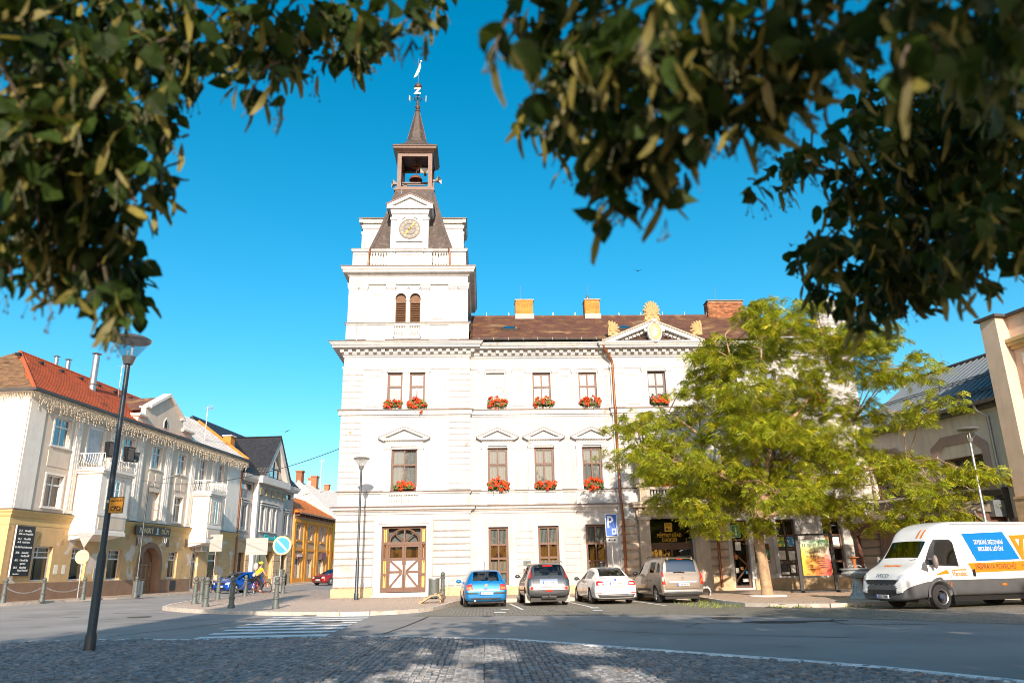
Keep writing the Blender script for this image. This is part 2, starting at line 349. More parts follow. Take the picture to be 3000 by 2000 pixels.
def slab(name, pts, zf, mat, label, kerb=None, kerbmat=None, kw=.16, klen=1.0, lift=0):
    """pavement slab over an outline, with kerb stones along the listed stretch of its edge"""
    bm = bmesh.new(); vs = [bm.verts.new((x, y, 0)) for x, y in pts]; bm.faces.new(vs)
    for yy in (30, 34, 38, 41.4, 46, 58, 70, 95):
        bmesh.ops.bisect_plane(bm, geom=bm.verts[:]+bm.edges[:]+bm.faces[:], plane_co=(0, yy, 0), plane_no=(0, 1, 0))
    for v in bm.verts: v.co.z = zf(v.co.y)+lift
    bmesh.ops.triangulate(bm, faces=bm.faces[:]); bmesh.ops.recalc_face_normals(bm, faces=bm.faces)
    if sum(f.normal.z for f in bm.faces) < 0: bmesh.ops.reverse_faces(bm, faces=bm.faces[:])
    me = bpy.data.meshes.new(name); bm.to_mesh(me); bm.free(); me.materials.append(mat)
    o = bpy.data.objects.new(name, me); C.objects.link(o); OFF[o.name] = Vector((0, 0, 0)); tag(o, label, kind='structure')
    if kerb:
        pl = [Vector((x, y)) for x, y in kerb]; seg = [(pl[i+1]-pl[i]).length for i in range(len(pl)-1)]; T = sum(seg); n = max(1, round(T/klen))
        def at(t):
            for i, s_ in enumerate(seg):
                if t <= s_ or i == len(seg)-1: return pl[i]+(pl[i+1]-pl[i])*(t/s_)
                t -= s_
        tv = MB().box(-.493, .493, -.5, .5, -.5, .5); me = bpy.data.meshes.new('kerb_stone'); me.from_pydata(tv.v, [], tv.f); me.materials.append(kerbmat or KERB)
        for i in range(n):
            p, q = at(T*i/n), at(T*(i+1)/n); d = q-p; m_ = (p+q)/2; z1 = zf(m_.y)+lift+.012
            place(me, 'kerb_stone', o, Matrix.Translation((m_.x, m_.y, z1-.14)) @ Matrix.Rotation(math.atan2(d.y, d.x), 4, 'Z') @ Matrix.Diagonal((d.length, kw, .28, 1)))
    return o
hallk = [(-14.9, 58), (-14.7, 52), (-14.9, 47), (-15.0, 42), (-14.5, 37.6), (-13.9, 35.2), (-12.6, 33.3), (-11.4, 32.0), (-9.3, 30.1), (-7.5, 28.9), (-5.0, 27.6), (-3.6, 27.6), (-2.7, 28.3), (-2.0, 29.6), (-1.65, 31.5), (-1.35, 34.0), (-1.0, 35.9), (1.8, 36.1), (6.5, 36.0), (9.3, 35.6),
         (9.35, 33), (9.3, 30.2), (9.5, 28.2), (10.3, 27.2), (12.0, 26.6), (14.5, 27.2), (17.0, 28.8), (20.5, 29.8), (26, 29.8)]
pav_hall = slab('pavement', hallk+[(26, 62), (-14.9, 62)], zpav, SETTFAR, 'sett paved forecourt round the white town hall', kerb=hallk)
leftk = [(-26.5, 38.0), (-24.9, 43.0), (-24.1, 47), (-23.0, 50.5), (-22.0, 57), (-21.0, 66), (-19.2, 82), (-16.6, 108)]
slab('pavement', [(-60, 36.5)]+leftk+[(-60, 108)], zpav, SETTFAR, 'pavement along the row of coloured houses', kerb=leftk)
# parking bays of grey setts
slab('parking_bay', [(-2.4, 26.2), (2.0, 25.4), (6.3, 24.1), (9.0, 22.0), (12.4, 18.0), (22, 14), (40, 14), (40, 31), (16, 31), (9.5, 37), (-1.2, 37)], zroad, SETTBAY, 'grey sett parking bays in front of the town hall', lift=.006)
def stripe(name, pts, lift=.010, mat=PAINT, parent=road, zf=zroad):
    MB().add([(x, y, zf(y)+lift) for x, y in pts], [tuple(range(len(pts)))]).build(name, mat, parent, smooth=0, recalc=False)
for i in range(8):
    t0 = (i+.04)/7.55; t1 = (i+.52)/7.55
    def zx(t, s): return ((-6.75-.4*t) if s == 0 else (-3.7-.08*t), 18.9+8.6*t)
    stripe('zebra_stripe', [zx(t0, 0), zx(t0, 1), zx(t1, 1), zx(t1, 0)])
for x0, x1, y0, y1 in ((1.12, 1.42, 29.2, 34.5), (3.75, 4.1, 29.6, 34.5), (6.55, 6.9, 30.0, 34.8)):
    stripe('bay_line', [(x1-.06, y0), (x1+.06, y0), (x0+.06, y1), (x0-.06, y1)], lift=.014)
for (x, y, w, l) in ((.78, 29.3, .16, .45), (3.95, 27.4, .16, .5), (.55, 27.3, .2, .5), (4.1, 29.1, .16, .7)):
    stripe('bay_line', [(x-w, y), (x+w, y), (x+w, y+l), (x-w, y+l)], lift=.014)
stripe('edge_line', [(-20.2, 60), (-8.2, 62.2), (-8.2, 62.4), (-20.2, 60.2)], lift=.012)
stripe('edge_line', [(14.0, 21.6), (21, 20.2), (21, 20.3), (14.0, 21.7)], lift=.014)
TAR = M('tar_seam', (.022, .022, .024), .7, bump=.2)
SEAM = M('sandy_seam', (.30, .19, .11), .9, bump=.2)
def seam(pts, w, mat=TAR, name='tar_seam'):
    b = MB(); q = []
    for i, (x, y) in enumerate(pts):
        a = Vector(pts[max(0, i-1)]); c = Vector(pts[min(len(pts)-1, i+1)]); d = (c-a).normalized(); n = Vector((-d.y, d.x))*w*random.uniform(.6, 1.3)
        q += [(x-n.x, y-n.y, zroad(y)+.005), (x+n.x, y+n.y, zroad(y)+.005)]
    b.add(q, [(2*i, 2*i+1, 2*i+3, 2*i+2) for i in range(len(pts)-1)]); b.build(name, mat, road, smooth=0, recalc=False)
seam([(-2.4, 19.2), (-2.1, 22), (-1.9, 24.5), (-1.8, 26.4)], .05)
seam([(-9.3, 20.2), (-8.2, 23.5), (-7.6, 27.6)], .03)
seam([(1.2, 22.6), (3.0, 22.4), (4.4, 21.2), (5.6, 20.6), (7.4, 20.0), (8.8, 19.2), (10.5, 18.6)], .025)
seam([(5.6, 20.6), (4.9, 19.4), (5.2, 18.6)], .02); seam([(2.4, 19.3), (4.0, 17.6), (5.5, 16.8), (7.5, 15.6)], .02)
seam([(8.8, 19.2), (8.9, 20.4), (9.3, 21.0)], .03)
seam([(-.6, 22.2), (.3, 21.8), (1.2, 22.6)], .03, SEAM, 'sandy_seam'); seam([(.3, 21.8), (.4, 21.1)], .04, SEAM, 'sandy_seam'); seam([(2.0, 21.6), (2.4, 20.8), (2.2, 20.2)], .03, SEAM, 'sandy_seam')
seam([(-13, 27), (-11.4, 27.4), (-10.2, 26.7), (-9.3, 27.0)], .03); seam([(-15, 33), (-13.5, 32.2), (-12.2, 32.6)], .04); seam([(-18, 31), (-16.4, 31.2), (-15.0, 30.2)], .05)
b = MB()
for i in range(22):
    a = 2*PI*i/22; r_ = 1+.25*math.sin(3*a+1)+.12*math.sin(7*a); b.v.append((7.9+1.25*r_*math.cos(a), 20.4+.42*r_*math.sin(a), .0052))
b.f.append(tuple(range(22))); b.mi.append(0); b.build('tar_patch', M('oil_stain', (.05, .05, .052), .75, bump=.4, bs=140), road, smooth=0)
COVER = M('iron_cover', (.06, .058, .055), .6, metal=.4, bump=.3, bs=60)
for x, y, r_ in ((-4.6, 24.0, .36), (6.8, 22.2, .36), (-12.5, 29.5, .34)):
    b = MB(); b.m = Matrix.Translation((x, y, zroad(y)+.004)); b.lathe([(r_+.07, 0), (r_+.06, .012), (r_, .012), (r_-.01, .006), (.001, .006)], n=24, cap=False)
    for k in range(-3, 4): w_ = math.sqrt(max(0, (r_-.05)**2-(k*.09)**2)); b.box(-w_, w_, k*.09-.015, k*.09+.015, .006, .014)
    b.m = None; b.build('manhole_cover', COVER, road, smooth=0)
for x, y in ((-6.0, 28.05), (9.9, 27.0)):
    b = MB(); b.m = Matrix.Translation((x, y, zroad(y)+.006)) @ Matrix.Rotation(-.5, 4, 'Z')
    for k in range(7): b.box(-.25+k*.075, -.21+k*.075, -.2, .2, 0, .02)
    b.box(-.28, .28, -.24, -.2, 0, .02); b.box(-.28, .28, .2, .24, 0, .02); b.m = None; b.build('drain_grate', COVER, road, smooth=0)
# near pavement: individually laid setts in arcs
neark = [(-14, 17.2), (-11.2, 18.1), (-9.2, 18.55), (-7.7, 18.55), (-6.9, 18.0), (-5.2, 18.0), (-3.3, 18.05), (-2.2, 17.75), (.55, 16.45), (3.3, 13.3), (5.15, 11.2), (6.3, 9.3), (7.0, 7.5), (7.4, 5)]
SETTJ = M('sett_joint', (.06, .05, .045), .95, var=.2, bump=.3)
znear = lambda y: .065
pav_near = slab('pavement', neark+[(7.4, -60), (-60, -60), (-60, 12)], znear, SETTJ, 'sett paved island shaded by lime trees in the foreground', kerb=neark, kerbmat=KERBN, kw=.15, klen=.8, lift=-.012)
SETT = M('granite_sett', (.235, .235, .24), .62, var=.2, vs=9, bump=.35, bs=90, isl=.34, patch=[((.26, .22, .18), 1.3, .62, .74)])
def inpoly(x, y, P):
    c = False; j = len(P)-1
    for i in range(len(P)):
        if (P[i][1] > y) != (P[j][1] > y) and x < (P[j][0]-P[i][0])*(y-P[i][1])/(P[j][1]-P[i][1])+P[i][0]: c = not c
        j = i
    return c
nearpoly = [(x-.1 if x > -3 else x, y-.17) for x, y in neark]+[(7.2, 2), (-14, 2)]
sv = [(-.5, -.5, 0), (.5, -.5, 0), (.5, .5, 0), (-.5, .5, 0), (-.41, -.41, 1), (.41, -.41, 1), (.41, .41, 1), (-.41, .41, 1)]
sf = [(4, 5, 6, 7), (0, 1, 5, 4), (1, 2, 6, 5), (2, 3, 7, 6), (3, 0, 4, 7)]
B = MB(); cands = []
Wf = 1.5
for col in range(-9, 6):
    for row in range(60, 190):
        for k in range(15):
            u = (k+.5)/15*2-1; x = (col+.5)*Wf+u*Wf/2*.985; y = row*.1+.42*(1-u*u)
            if y < 8.6 or y > 18.6 or abs(x) > .74*y+1.4: continue
            if not inpoly(x, y, nearpoly): continue
            cands.append((y, x, math.atan(-2*u*.42/(Wf/2))))
cands.sort(); nfirst = 0
sm = bpy.data.meshes.new('sett'); sm.from_pydata(sv, [], sf); sm.materials.append(SETT)
for y, x, a in cands:
    m_ = Matrix.Translation((x+random.uniform(-.008, .008), y+random.uniform(-.008, .008), .052)) @ Matrix.Rotation(a+random.uniform(-.12, .12), 4, 'Z') @ Matrix.Rotation(random.uniform(-.06, .06), 4, 'X') @ Matrix.Diagonal((random.uniform(.076, .094), random.uniform(.068, .088), random.uniform(.014, .038), 1))
    if y > 10.2 and nfirst < 300 and abs(x) < .66*y: place(sm, 'sett', pav_near, m_); nfirst += 1
    else: B.m = m_; B.add(sv, sf)
B.m = None; B.build('sett_paving', SETT, pav_near, smooth=0, recalc=False, kind='stuff')
# white line and strip of pale setts along the near kerb on the right
b = MB()
for i in range(8, len(neark)-1):
    p, q = Vector(neark[i]), Vector(neark[i+1]); d = (q-p).normalized(); n = Vector((-d.y, d.x)); L_ = (q-p).length
    k = int(L_/.11)
    for j in range(k):
        for r_ in (.14, .245):
            c = p+d*(j+.5)*.11-n*(-r_ if n.y < 0 else r_); b.m = Matrix.Translation((c.x, c.y, .056)) @ Matrix.Rotation(math.atan2(d.y, d.x)+random.uniform(-.08, .08), 4, 'Z') @ Matrix.Diagonal((.1, .1, .028, 1)); b.add(sv, sf)
b.m = None; b.build('pale_setts', M('pale_sett', (.74, .74, .73), .7, isl=.2, var=.1, bump=.2), pav_near, smooth=0, recalc=False, kind='stuff')
# fallen leaves and weeds
LITTER = M('dry_leaf', (.48, .30, .06), .8, var=.3, vs=40, bump=0, isl=.4)
b = MB()
for i in range(170):
    y = random.uniform(9.5, 17.5); x = random.uniform(-.68*y, 4.5)
    if not inpoly(x, y, nearpoly): continue
    s_ = random.uniform(.012, .034); a = random.uniform(0, 6.3)
    b.m = Matrix.Translation((x, y, .088)) @ Matrix.Rotation(a, 4, 'Z') @ Matrix.Rotation(random.uniform(-.4, .4), 4, 'X'); b.add([(-s_, 0, 0), (0, -s_*.6, .004), (s_, 0, 0), (0, s_*.6, .006)], [(0, 1, 2, 3)])
b.m = None; b.build('fallen_leaves', LITTER, smooth=0, recalc=False, kind='stuff', label='small yellow leaves scattered on the foreground setts')
WEED = M('weed_green', (.16, .20, .03), .8, var=.3, vs=10, bump=0, isl=.4)
b = MB()
for i in range(900):
    if i < 700:
        t = random.random(); k = 19+t*8; i0 = int(k); p = Vector(hallk[i0]).lerp(Vector(hallk[i0+1]), k-i0); dens = random.gauss(0, .5)
        x, y = p.x-abs(dens)*.35-.05, p.y-abs(random.gauss(0, .10))-.09
        if math.sin(x*3.1)+math.sin(y*5+x) < .1: continue
    else: x, y = random.uniform(7.6, 9.3), random.uniform(27.6, 31.8)
    h = random.uniform(.03, .15); a = random.uniform(0, 6.3); w = random.uniform(.012, .03)
    b.m = Matrix.Translation((x, y, zroad(y)+.005)) @ Matrix.Rotation(a, 4, 'Z'); b.add([(-w, 0, 0), (w, 0, 0), (w*.4+.03, .03, h*.6), (.07, .05, h)], [(0, 1, 2), (0, 2, 3)])
b.m = None; b.build('weeds', WEED, smooth=0, recalc=False, kind='stuff', label='yellow green weeds along the kerb by the honey locust')
# ================================================================ town hall (local frame = world shifted by y 41)
TH = root('town_hall', 'white neo-renaissance town hall with a clock tower and brown roof', 'town hall', (0, 41, 0))
TX0, TX1, TF = -7.70, -.73, -.2; cx, cy = -4.24, 3.2
gw = [(.26, 1.31, .66, 3.60), (2.89, 3.99, .66, 3.62), (5.42, 6.52, .68, 3.66)]; fw1 = [(.26, 1.32), (2.80, 3.86), (5.42, 6.48)]; fw2 = [(.20, 1.21), (2.80, 3.81), (5.40, 6.41)]
rc = [13.62, 16.2, 18.72]
def opn(lst, a, c): return [(q[0], q[1], a, c) for q in lst]
wall(TH, TX0, TX1, .2, 13.3, TF, [(-5.32, -2.98, .38, 3.72), (-4.94, -3.55, 5.53, 7.76), (-5.27, -4.44, 10.12, 12.05), (-4.05, -3.2, 10.12, 12.05)], WHITE, .26)
wall(TH, TX1, 7.2, .2, 13.2, 0, gw+opn(fw1, 5.55, 7.80)+opn(fw2, 10.08, 12.02), CREAM, .24)
wall(TH, 7.2, 11.98, .2, 13.2, TF, [(8.79, 11.1, .2, 3.90), (8.95, 10.6, 5.3, 7.8), (9.28, 10.3, 10.08, 12.02)], WHITE, .3)
wall(TH, 11.98, 21.3, .2, 13.2, 0, [(13.22, 14.12, .3, 3.75), (15.68, 16.72, .85, 3.78), (18.2, 19.26, .85, 3.78)]+[(c-.53, c+.53, 5.55, 7.8) for c in rc]+[(c-.5, c+.5, 10.08, 12.02) for c in rc], CREAM, .24)
MB().box(TX0, TX1, 1.19, 6.6, 0, 13.5).build('wall', WHITE, TH, smooth=0)
MB().box(TX1+.01, 21.3, 1.2, 11, 0, 13.4).build('wall', CREAM, TH, smooth=0)
wd = WOOD
for i, q in enumerate(gw):
    o = window(TH, *q, .17, wd, cols=2, tr=(.31, .64) if i == 2 else (.29, .55, .80), curtain=.0, fr=.12, bars=.07, gl=GLASSLOW)
    z0, z1 = q[2], q[3]
    for (a, c, m_) in (((z1-.9, z1-.1, CURTAIN), (z1-1.7, z1-.95, ORANGEBACK), (z0+.1, z1-1.75, CURTAIN)) if i < 2 else ((z0+.1, z0+1.0, CURTAIN), (z1-.95, z1-.1, CURTAIN))):
        g = MB(); n = 12
        for k in range(n): g.box(q[0]+.12+(q[1]-q[0]-.24)*k/n+.008, q[0]+.12+(q[1]-q[0]-.24)*(k+1)/n-.008, .30, .31, a, c)
        g.build('blind', m_, o, smooth=0)
def th_first(x0, x1, c, bare=False, gl=None):
    o = window(TH, x0, x1, 5.56, 7.79, c, wd, cols=2, tr=(.38,), curtain=.93, fr=.10, bars=.06, gl=gl)
    return o
for q in fw1: th_first(q[0], q[1], .16)
th_first(-4.94, -3.55, -.03)
o = window(TH, 8.95, 10.6, 5.3, 7.79, .02, WOODDK, cols=2, tr=(.33,), fr=.12)
for c in rc: th_first(c-.53, c+.53, .16)
for i, q in enumerate(fw2): window(TH, q[0], q[1], 10.09, 12.01, .16, WHITE2 if i == 0 else wd, cols=2, tr=(.40,), gl=SKYGLASS, curtain=.5 if i else .98, fr=.09)
for q in ((-5.27, -4.44), (-4.05, -3.2)): window(TH, q[0], q[1], 10.13, 12.04, -.02, wd, cols=1, tr=(.40,), gl=SKYGLASS, fr=.11)
window(TH, 9.28, 10.3, 10.09, 12.01, .03, WOODDK, cols=2, tr=(.42,), gl=SKYGLASS, fr=.09)
for c in rc: window(TH, c-.5, c+.5, 10.09, 12.01, .16, WOODDK, cols=2, tr=(.42,), gl=SKYGLASS, fr=.09)
# ---- mouldings that run round the tower and the wing
def led(x0, x1, y0, y1, dz=0, k=1, cap=True, which=('g', 's', 'f', 'z')):
    P = {'g': [(0, 4.30), (.06, 4.32), (.06, 4.42), (.12, 4.46), (.16, 4.52), (.27, 4.55), (.27, 4.63), (.31, 4.68), (0, 4.72)],
         's': [(0, 5.36), (.05, 5.38), (.09, 5.43), (.09, 5.47), (0, 5.50)], 'f': [(0, 9.50), (.05, 9.52), (.05, 9.60), (.15, 9.63), (.15, 9.84), (.19, 9.88), (0, 9.92)],
         'z': [(0, 12.18), (.05, 12.21), (.08, 12.32), (.08, 12.36), (0, 12.40)]}
    for q in which:
        MB().ring(x0, x1, y0, y1, [(a*k+.002, z+dz) for a, z in P[q]]).build('string_course', WHITE2 if q != 'g' else CREAM, TH, smooth=0)
        if cap and q in 'gsf':
            a, z = max(P[q]); z = P[q][-2][1]+dz; MB().ring(x0, x1, y0, y1, [(-.02, z+.045), (a*k+.035, z+.0), (a*k+.035, z+.036), (-.02, z+.078)], close=False).build('metal_flashing', COPPER, TH, smooth=0)
led(TX0, TX1, TF, 6.6); led(TX1, 21.3, 0, 11, 0, .8); led(7.2, 11.98, TF, 1, 0, .8, which=('s', 'f', 'z'))
def cornice(x0, x1, y0, y1, dz, denrange, top=True):
    P = [(0, 12.90), (.07, 12.94), (.07, 13.0), (.16, 13.06), (.16, 13.12), (.2, 13.13), (.2, 13.34), (.60, 13.36), (.60, 13.46), (.66, 13.48), (.70, 13.56), (.75, 13.60), (.75, 13.65), (0, 13.70)]
    MB().ring(x0, x1, y0, y1, [(a+.003, z+dz) for a, z in P]).build('cornice', WHITE2, TH, smooth=0)
    a, c = denrange; n = max(1, round((c-a)/.455)); me = bpy.data.meshes.new('dentil'); t = MB().box(-.1, .1, -.17, 0, -.105, .1); me.from_pydata(t.v, [], t.f); me.materials.append(WHITE2)
    for i in range(n+1): place(me, 'dentil', TH, Matrix.Translation((a+(c-a)*i/n, y0-.21, 13.235+dz)))
    return P
cornice(TX0, TX1, TF, 6.6, 0, (-7.8, -.55)); cornice(TX1, 21.3, 0, 11, -.06, (-.05, 6.7)); cornice(7.2, 11.98, TF, 1.0, -.10, (7.15, 12.0))
me = [o for o in TH.children if o.name.startswith('dentil')][0].data
for i in range(20): place(me, 'dentil', TH, Matrix.Translation((12.6+.455*i, -.21, 13.175)))
MB().ring(TX0, TX1, TF, 6.6, [(-.1, 13.74), (.77, 13.655), (.79, 13.66), (.79, 13.685), (-.1, 13.77)]).build('metal_flashing', COPPER, TH, smooth=0)
# ---- rusticated stones
def stones(x0, x1, zs, y0, pr=.06, ch=.035, mat=WHITE2, gap=.012):
    for a, c in zip(zs[:-1], zs[1:]): MB().cbox(x0, x1, y0-pr, y0+.02, a+gap, c-gap, ch).build('stone_course', mat, TH, smooth=0)
g_z = [1.15, 1.75, 2.08, 2.41, 2.745, 3.08, 3.41, 3.95, 4.28]
for x0, x1 in ((TX0-.05, -5.72), (-2.66, TX1+.05)):
    stones(x0, x1, g_z, TF, .09, .05, CREAM)
    n = 5
    for i in range(n): MB().cbox(x0+(x1-x0)*i/n+.02, x0+(x1-x0)*(i+1)/n-.02, TF-.09, TF+.02, .68, 1.13, .04).build('stone_block', CREAM, TH, smooth=0)
q1 = [5.56+.3295*i for i in range(13)]; q2 = [9.95+.322*i for i in range(8)]
for x0, x1 in ((TX0-.045, -6.60), (-1.86, TX1+.045)):
    stones(x0, x1, q1, TF, .05, .03); stones(x0, x1, q2, TF, .05, .03)
stones(7.24, 7.95, q2, TF, .025, .02); stones(11.3, 11.95, q2, TF, .025, .02); stones(7.24, 8.0, q1, TF, .04, .03)
rz = [1.0, 1.42, 1.84, 2.26, 2.68, 3.10, 3.52, 3.92]
stones(7.22, 8.2, rz, TF, .13, .09, PORTAL); stones(11.85, 13.0, rz, -.05, .10, .08, PORTAL); stones(20.1, 21.28, rz, 0, .09, .07, CREAM); stones(14.35, 15.3, rz, 0, .03, .03, CREAM); stones(17.0, 17.9, rz, 0, .03, .03, CREAM)
for x0, x1 in ((1.72, 2.62), (4.30, 5.16)):
    stones(x0, x1, [1.22+.35*i for i in range(8)], 0, .03, .03, CREAM)
# plinths
MB().box(TX0-.12, -5.70, TF-.13, TF+.02, .1, .60).add([(TX0-.12, TF-.13, .60), (-5.70, TF-.13, .60), (-5.70, TF, .67), (TX0-.06, TF, .67)], [(0, 1, 2, 3)]).build('plinth', TAN, TH, smooth=0)
MB().box(-2.64, TX1+.1, TF-.13, TF+.02, .1, .62).build('plinth', TAN, TH, smooth=0); MB().box(TX1+.1, 7.2, -.12, .05, .1, .60).build('plinth', TAN, TH, smooth=0)
MB().box(7.18, 8.1, TF-.25, TF+.02, .1, .95).build('plinth', TAN, TH, smooth=0); MB().box(11.9, 13.1, -.22, .02, .1, .9).build('plinth', TAN, TH, smooth=0); MB().box(14.25, 21.4, -.12, .05, .1, .75).build('plinth', TAN, TH, smooth=0)
MB().box(-5.72, -2.6, -.75, -.2, .1, .30).box(-5.6, -2.75, -.55, -.2, .3, .40).build('doorstep', CREAM, TH, smooth=0)
# ---- main door of the tower with its stepped surround
def frame_(x0, x1, z0, z1, y, w, pr, mat, name='door_surround'):
    MB().box(x0, x0+w, y-pr, y+.01, z0, z1).box(x1-w, x1, y-pr, y+.01, z0, z1).box(x0+w, x1-w, y-pr, y+.01, z1-w, z1).build(name, mat, TH, smooth=0)
frame_(-5.66, -2.68, .35, 4.02, TF, .18, .10, WHITE2); frame_(-5.48, -2.84, .35, 3.86, TF, .15, .05, WHITE2)
D = MB(); yd = -.02
x0, x1, z0, z1 = -5.32, -2.98, .40, 3.72; w = .085
def bar(x0, x1, z0, z1, y=yd, t=.09): D.box(x0, x1, y, y+t, z0, z1)
bar(x0, x0+.10, z0, z1); bar(x1-.10, x1, z0, z1); bar(x0+.1, x1-.1, z1-.12, z1); 
xa, xb = x0+.34, x1-.34; zt = 2.86; xm = (x0+x1)/2
bar(xa-.10, xa, z0, z1-.12, yd-.01); bar(xb, xb+.10, z0, z1-.12, yd-.01); bar(x0+.1, xa-.1, zt-.06, zt+.06); bar(xb+.1, x1-.1, zt-.06, zt+.06); bar(xa, xb, zt-.09, zt+.05, yd-.02)
for zz in (z0, 1.24, 2.0): 
    for s in ((x0+.1, xa-.1), (xb+.1, x1-.1)): bar(s[0], s[1], zz, zz+(.24 if zz == z0 else .10))
D.build('door_frame', WOOD, TH, smooth=0)
D = MB(); r_ = (xb-xa)/2-.06; cz = zt+.05
pts = [(xm+math.cos(PI*i/20)*r_, yd+.03, cz+math.sin(PI*i/20)*r_*.86) for i in range(21)]; D.tube(pts, .055, 6)
D.box(xm-.04, xm+.04, yd, yd+.07, cz, cz+r_*.86)
for sgn in (-1, 1): D.tube([(xm, yd+.03, cz+.02), (xm+sgn*r_*.70, yd+.03, cz+r_*.62)], .04, 5)
D.build('fanlight_tracery', WOOD, TH, smooth=40)
for sgn in (-1, 1):
    D = MB(); a, c = (xa+.005, xm-.005) if sgn < 0 else (xm+.005, xb-.005); y = yd+.01; t = .07; zb, zm, zp = z0+.02, 1.42, 2.02
    for p in ((a, a+.10, zb, zt-.1), (c-.10, c, zb, zt-.1), (a+.1, c-.1, zb, zb+.24), (a+.1, c-.1, zm-.06, zm+.05), (a+.1, c-.1, zp-.03, zp+.10), (a+.1, c-.1, zt-.20, zt-.1)): D.box(p[0], p[1], y, y+t, p[2], p[3])
    i_, o_ = (c-.1, a+.1) if sgn < 0 else (a+.1, c-.1)
    for (za, zc) in ((zm+.02, zp-.02), (zm-.03, zb+.24)):
        n = Vector((zc-za, 0, -(o_-i_))).normalized()*.05
        D.add([(i_-n.x, y-.02, za-n.z), (i_+n.x, y-.02, za+n.z), (o_+n.x, y-.02, zc+n.z), (o_-n.x, y-.02, zc-n.z), (i_-n.x, y+.05, za-n.z), (i_+n.x, y+.05, za+n.z), (o_+n.x, y+.05, zc+n.z), (o_-n.x, y+.05, zc-n.z)], [(0, 1, 2, 3), (4, 7, 6, 5), (0, 4, 5, 1), (1, 5, 6, 2), (2, 6, 7, 3), (3, 7, 4, 0)])
    o = D.build('door_leaf', WOOD, TH, smooth=0)
    MB().add([(a+.1, y+.06, zb), (c-.1, y+.06, zb), (c-.1, y+.06, zp), (a+.1, y+.06, zp)], [(0, 1, 2, 3)]).build('door_panel', SIGNWHITE, o, smooth=0, recalc=False)
    MB().add([(a+.1, y+.06, zp), (c-.1, y+.06, zp), (c-.1, y+.06, zt), (a+.1, y+.06, zt)], [(0, 1, 2, 3)]).build('door_pane', GLASSLOW, o, smooth=0, recalc=False)
    MB().box(i_-.03*sgn-.012, i_-.03*sgn+.012, y-.06, y-.03, 1.25, 1.75).build('handle', STEEL, o, smooth=0)
MB().box(xa, xb, yd+.35, yd+.37, zp, zp+.5).build('orange_board', ORANGEBACK, TH, smooth=0)
MB().add([(x0, yd+.42, z0), (x1, yd+.42, z0), (x1, yd+.42, z1), (x0, yd+.42, z1)], [(0, 1, 2, 3)]).build('entrance_screen', CURTAIN, TH, smooth=0, recalc=False)
MB().add([(xa, yd+.07, zt), (xb, yd+.07, zt), (xb, yd+.07, z1), (xa, yd+.07, z1)], [(0, 1, 2, 3)]).build('fanlight_pane', GLASSLOW, TH, smooth=0, recalc=False)
for s in ((x0+.1, xa-.1), (xb+.1, x1-.1)):
    for k, (za, zc) in enumerate(((.64, 1.24), (1.34, 2.0), (2.1, 2.8), (2.92, 3.58))):
        m_ = M('ochre_panel', (.80, .50, .10), .6) if k != 2 else ORANGEBACK
        MB().box(s[0], s[0]+.055, yd+.08, yd+.10, za, zc).box(s[1]-.055, s[1], yd+.08, yd+.10, za, zc).build('side_panel', m_, TH, smooth=0)
# ---- aedicules over the first floor windows
def aedicule(c, hw, y, zs=5.5, zt=7.80, ph=.62, pw=None):
    pw = pw or hw+.62
    S = MB()
    for s in (-1, 1):
        xa = c+s*(hw+.03); xb = c+s*(hw+.33); S.box(min(xa, xb), max(xa, xb), y-.09, y+.01, zs, zt-.05); S.box(min(xa, xb)-.03, max(xa, xb)+.03, y-.13, y+.01, zt-.05, zt+.05); S.box(min(xa, xb)-.05, max(xa, xb)+.05, y-.15, y+.01, zt+.05, zt+.10)
        S.box(min(xa, xb)-.03, max(xa, xb)+.03, y-.12, y+.01, zs, zs+.22)
    S.box(c-hw-.32, c+hw+.32, y-.08, y+.005, zt+.10, zt+.24).box(c-hw-.30, c+hw+.30, y-.11, y+.005, zt+.24, zt+.42)
    S.build('window_surround', WHITE2, TH, smooth=0)
    z = zt+.43; P = MB()
    P.prism([(c-pw+.22, z-.02), (c+pw-.22, z-.02), (c+pw, z+.10), (c-pw, z+.10)], 'y', y-.26, y)
    t = .13
    for s in (-1, 1): P.prism([(c+s*pw, z+.10), (c+s*(pw-.30), z+.10), (c, z+ph-t), (c, z+ph)], 'y', y-.28, y)
    P.prism([(c-pw+.25, z+.1), (c+pw-.25, z+.1), (c, z+ph-t)], 'y', y-.10, y)
    for k in range(int((2*pw-.5)/.09)): P.box(c-pw+.27+k*.09, c-pw+.315+k*.09, y-.20, y-.1, z-.07, z-.025)
    o = P.build('pediment', WHITE2, TH, smooth=0)
    K = MB(); K.prism([(c-pw-.02, z+.10), (c-pw-.02, z+.125), (c, z+ph+.025), (c+pw+.02, z+.125), (c+pw+.02, z+.10), (c, z+ph)], 'y', y-.30, y); K.build('metal_flashing', COPPER, o, smooth=0)
for q in fw1: aedicule((q[0]+q[1])/2, .53, 0)
aedicule(-4.26, .70, TF, ph=.70, pw=1.39)
for c in rc: aedicule(c, .53, 0)
aedicule(9.77, .85, TF, pw=1.6, ph=.8)
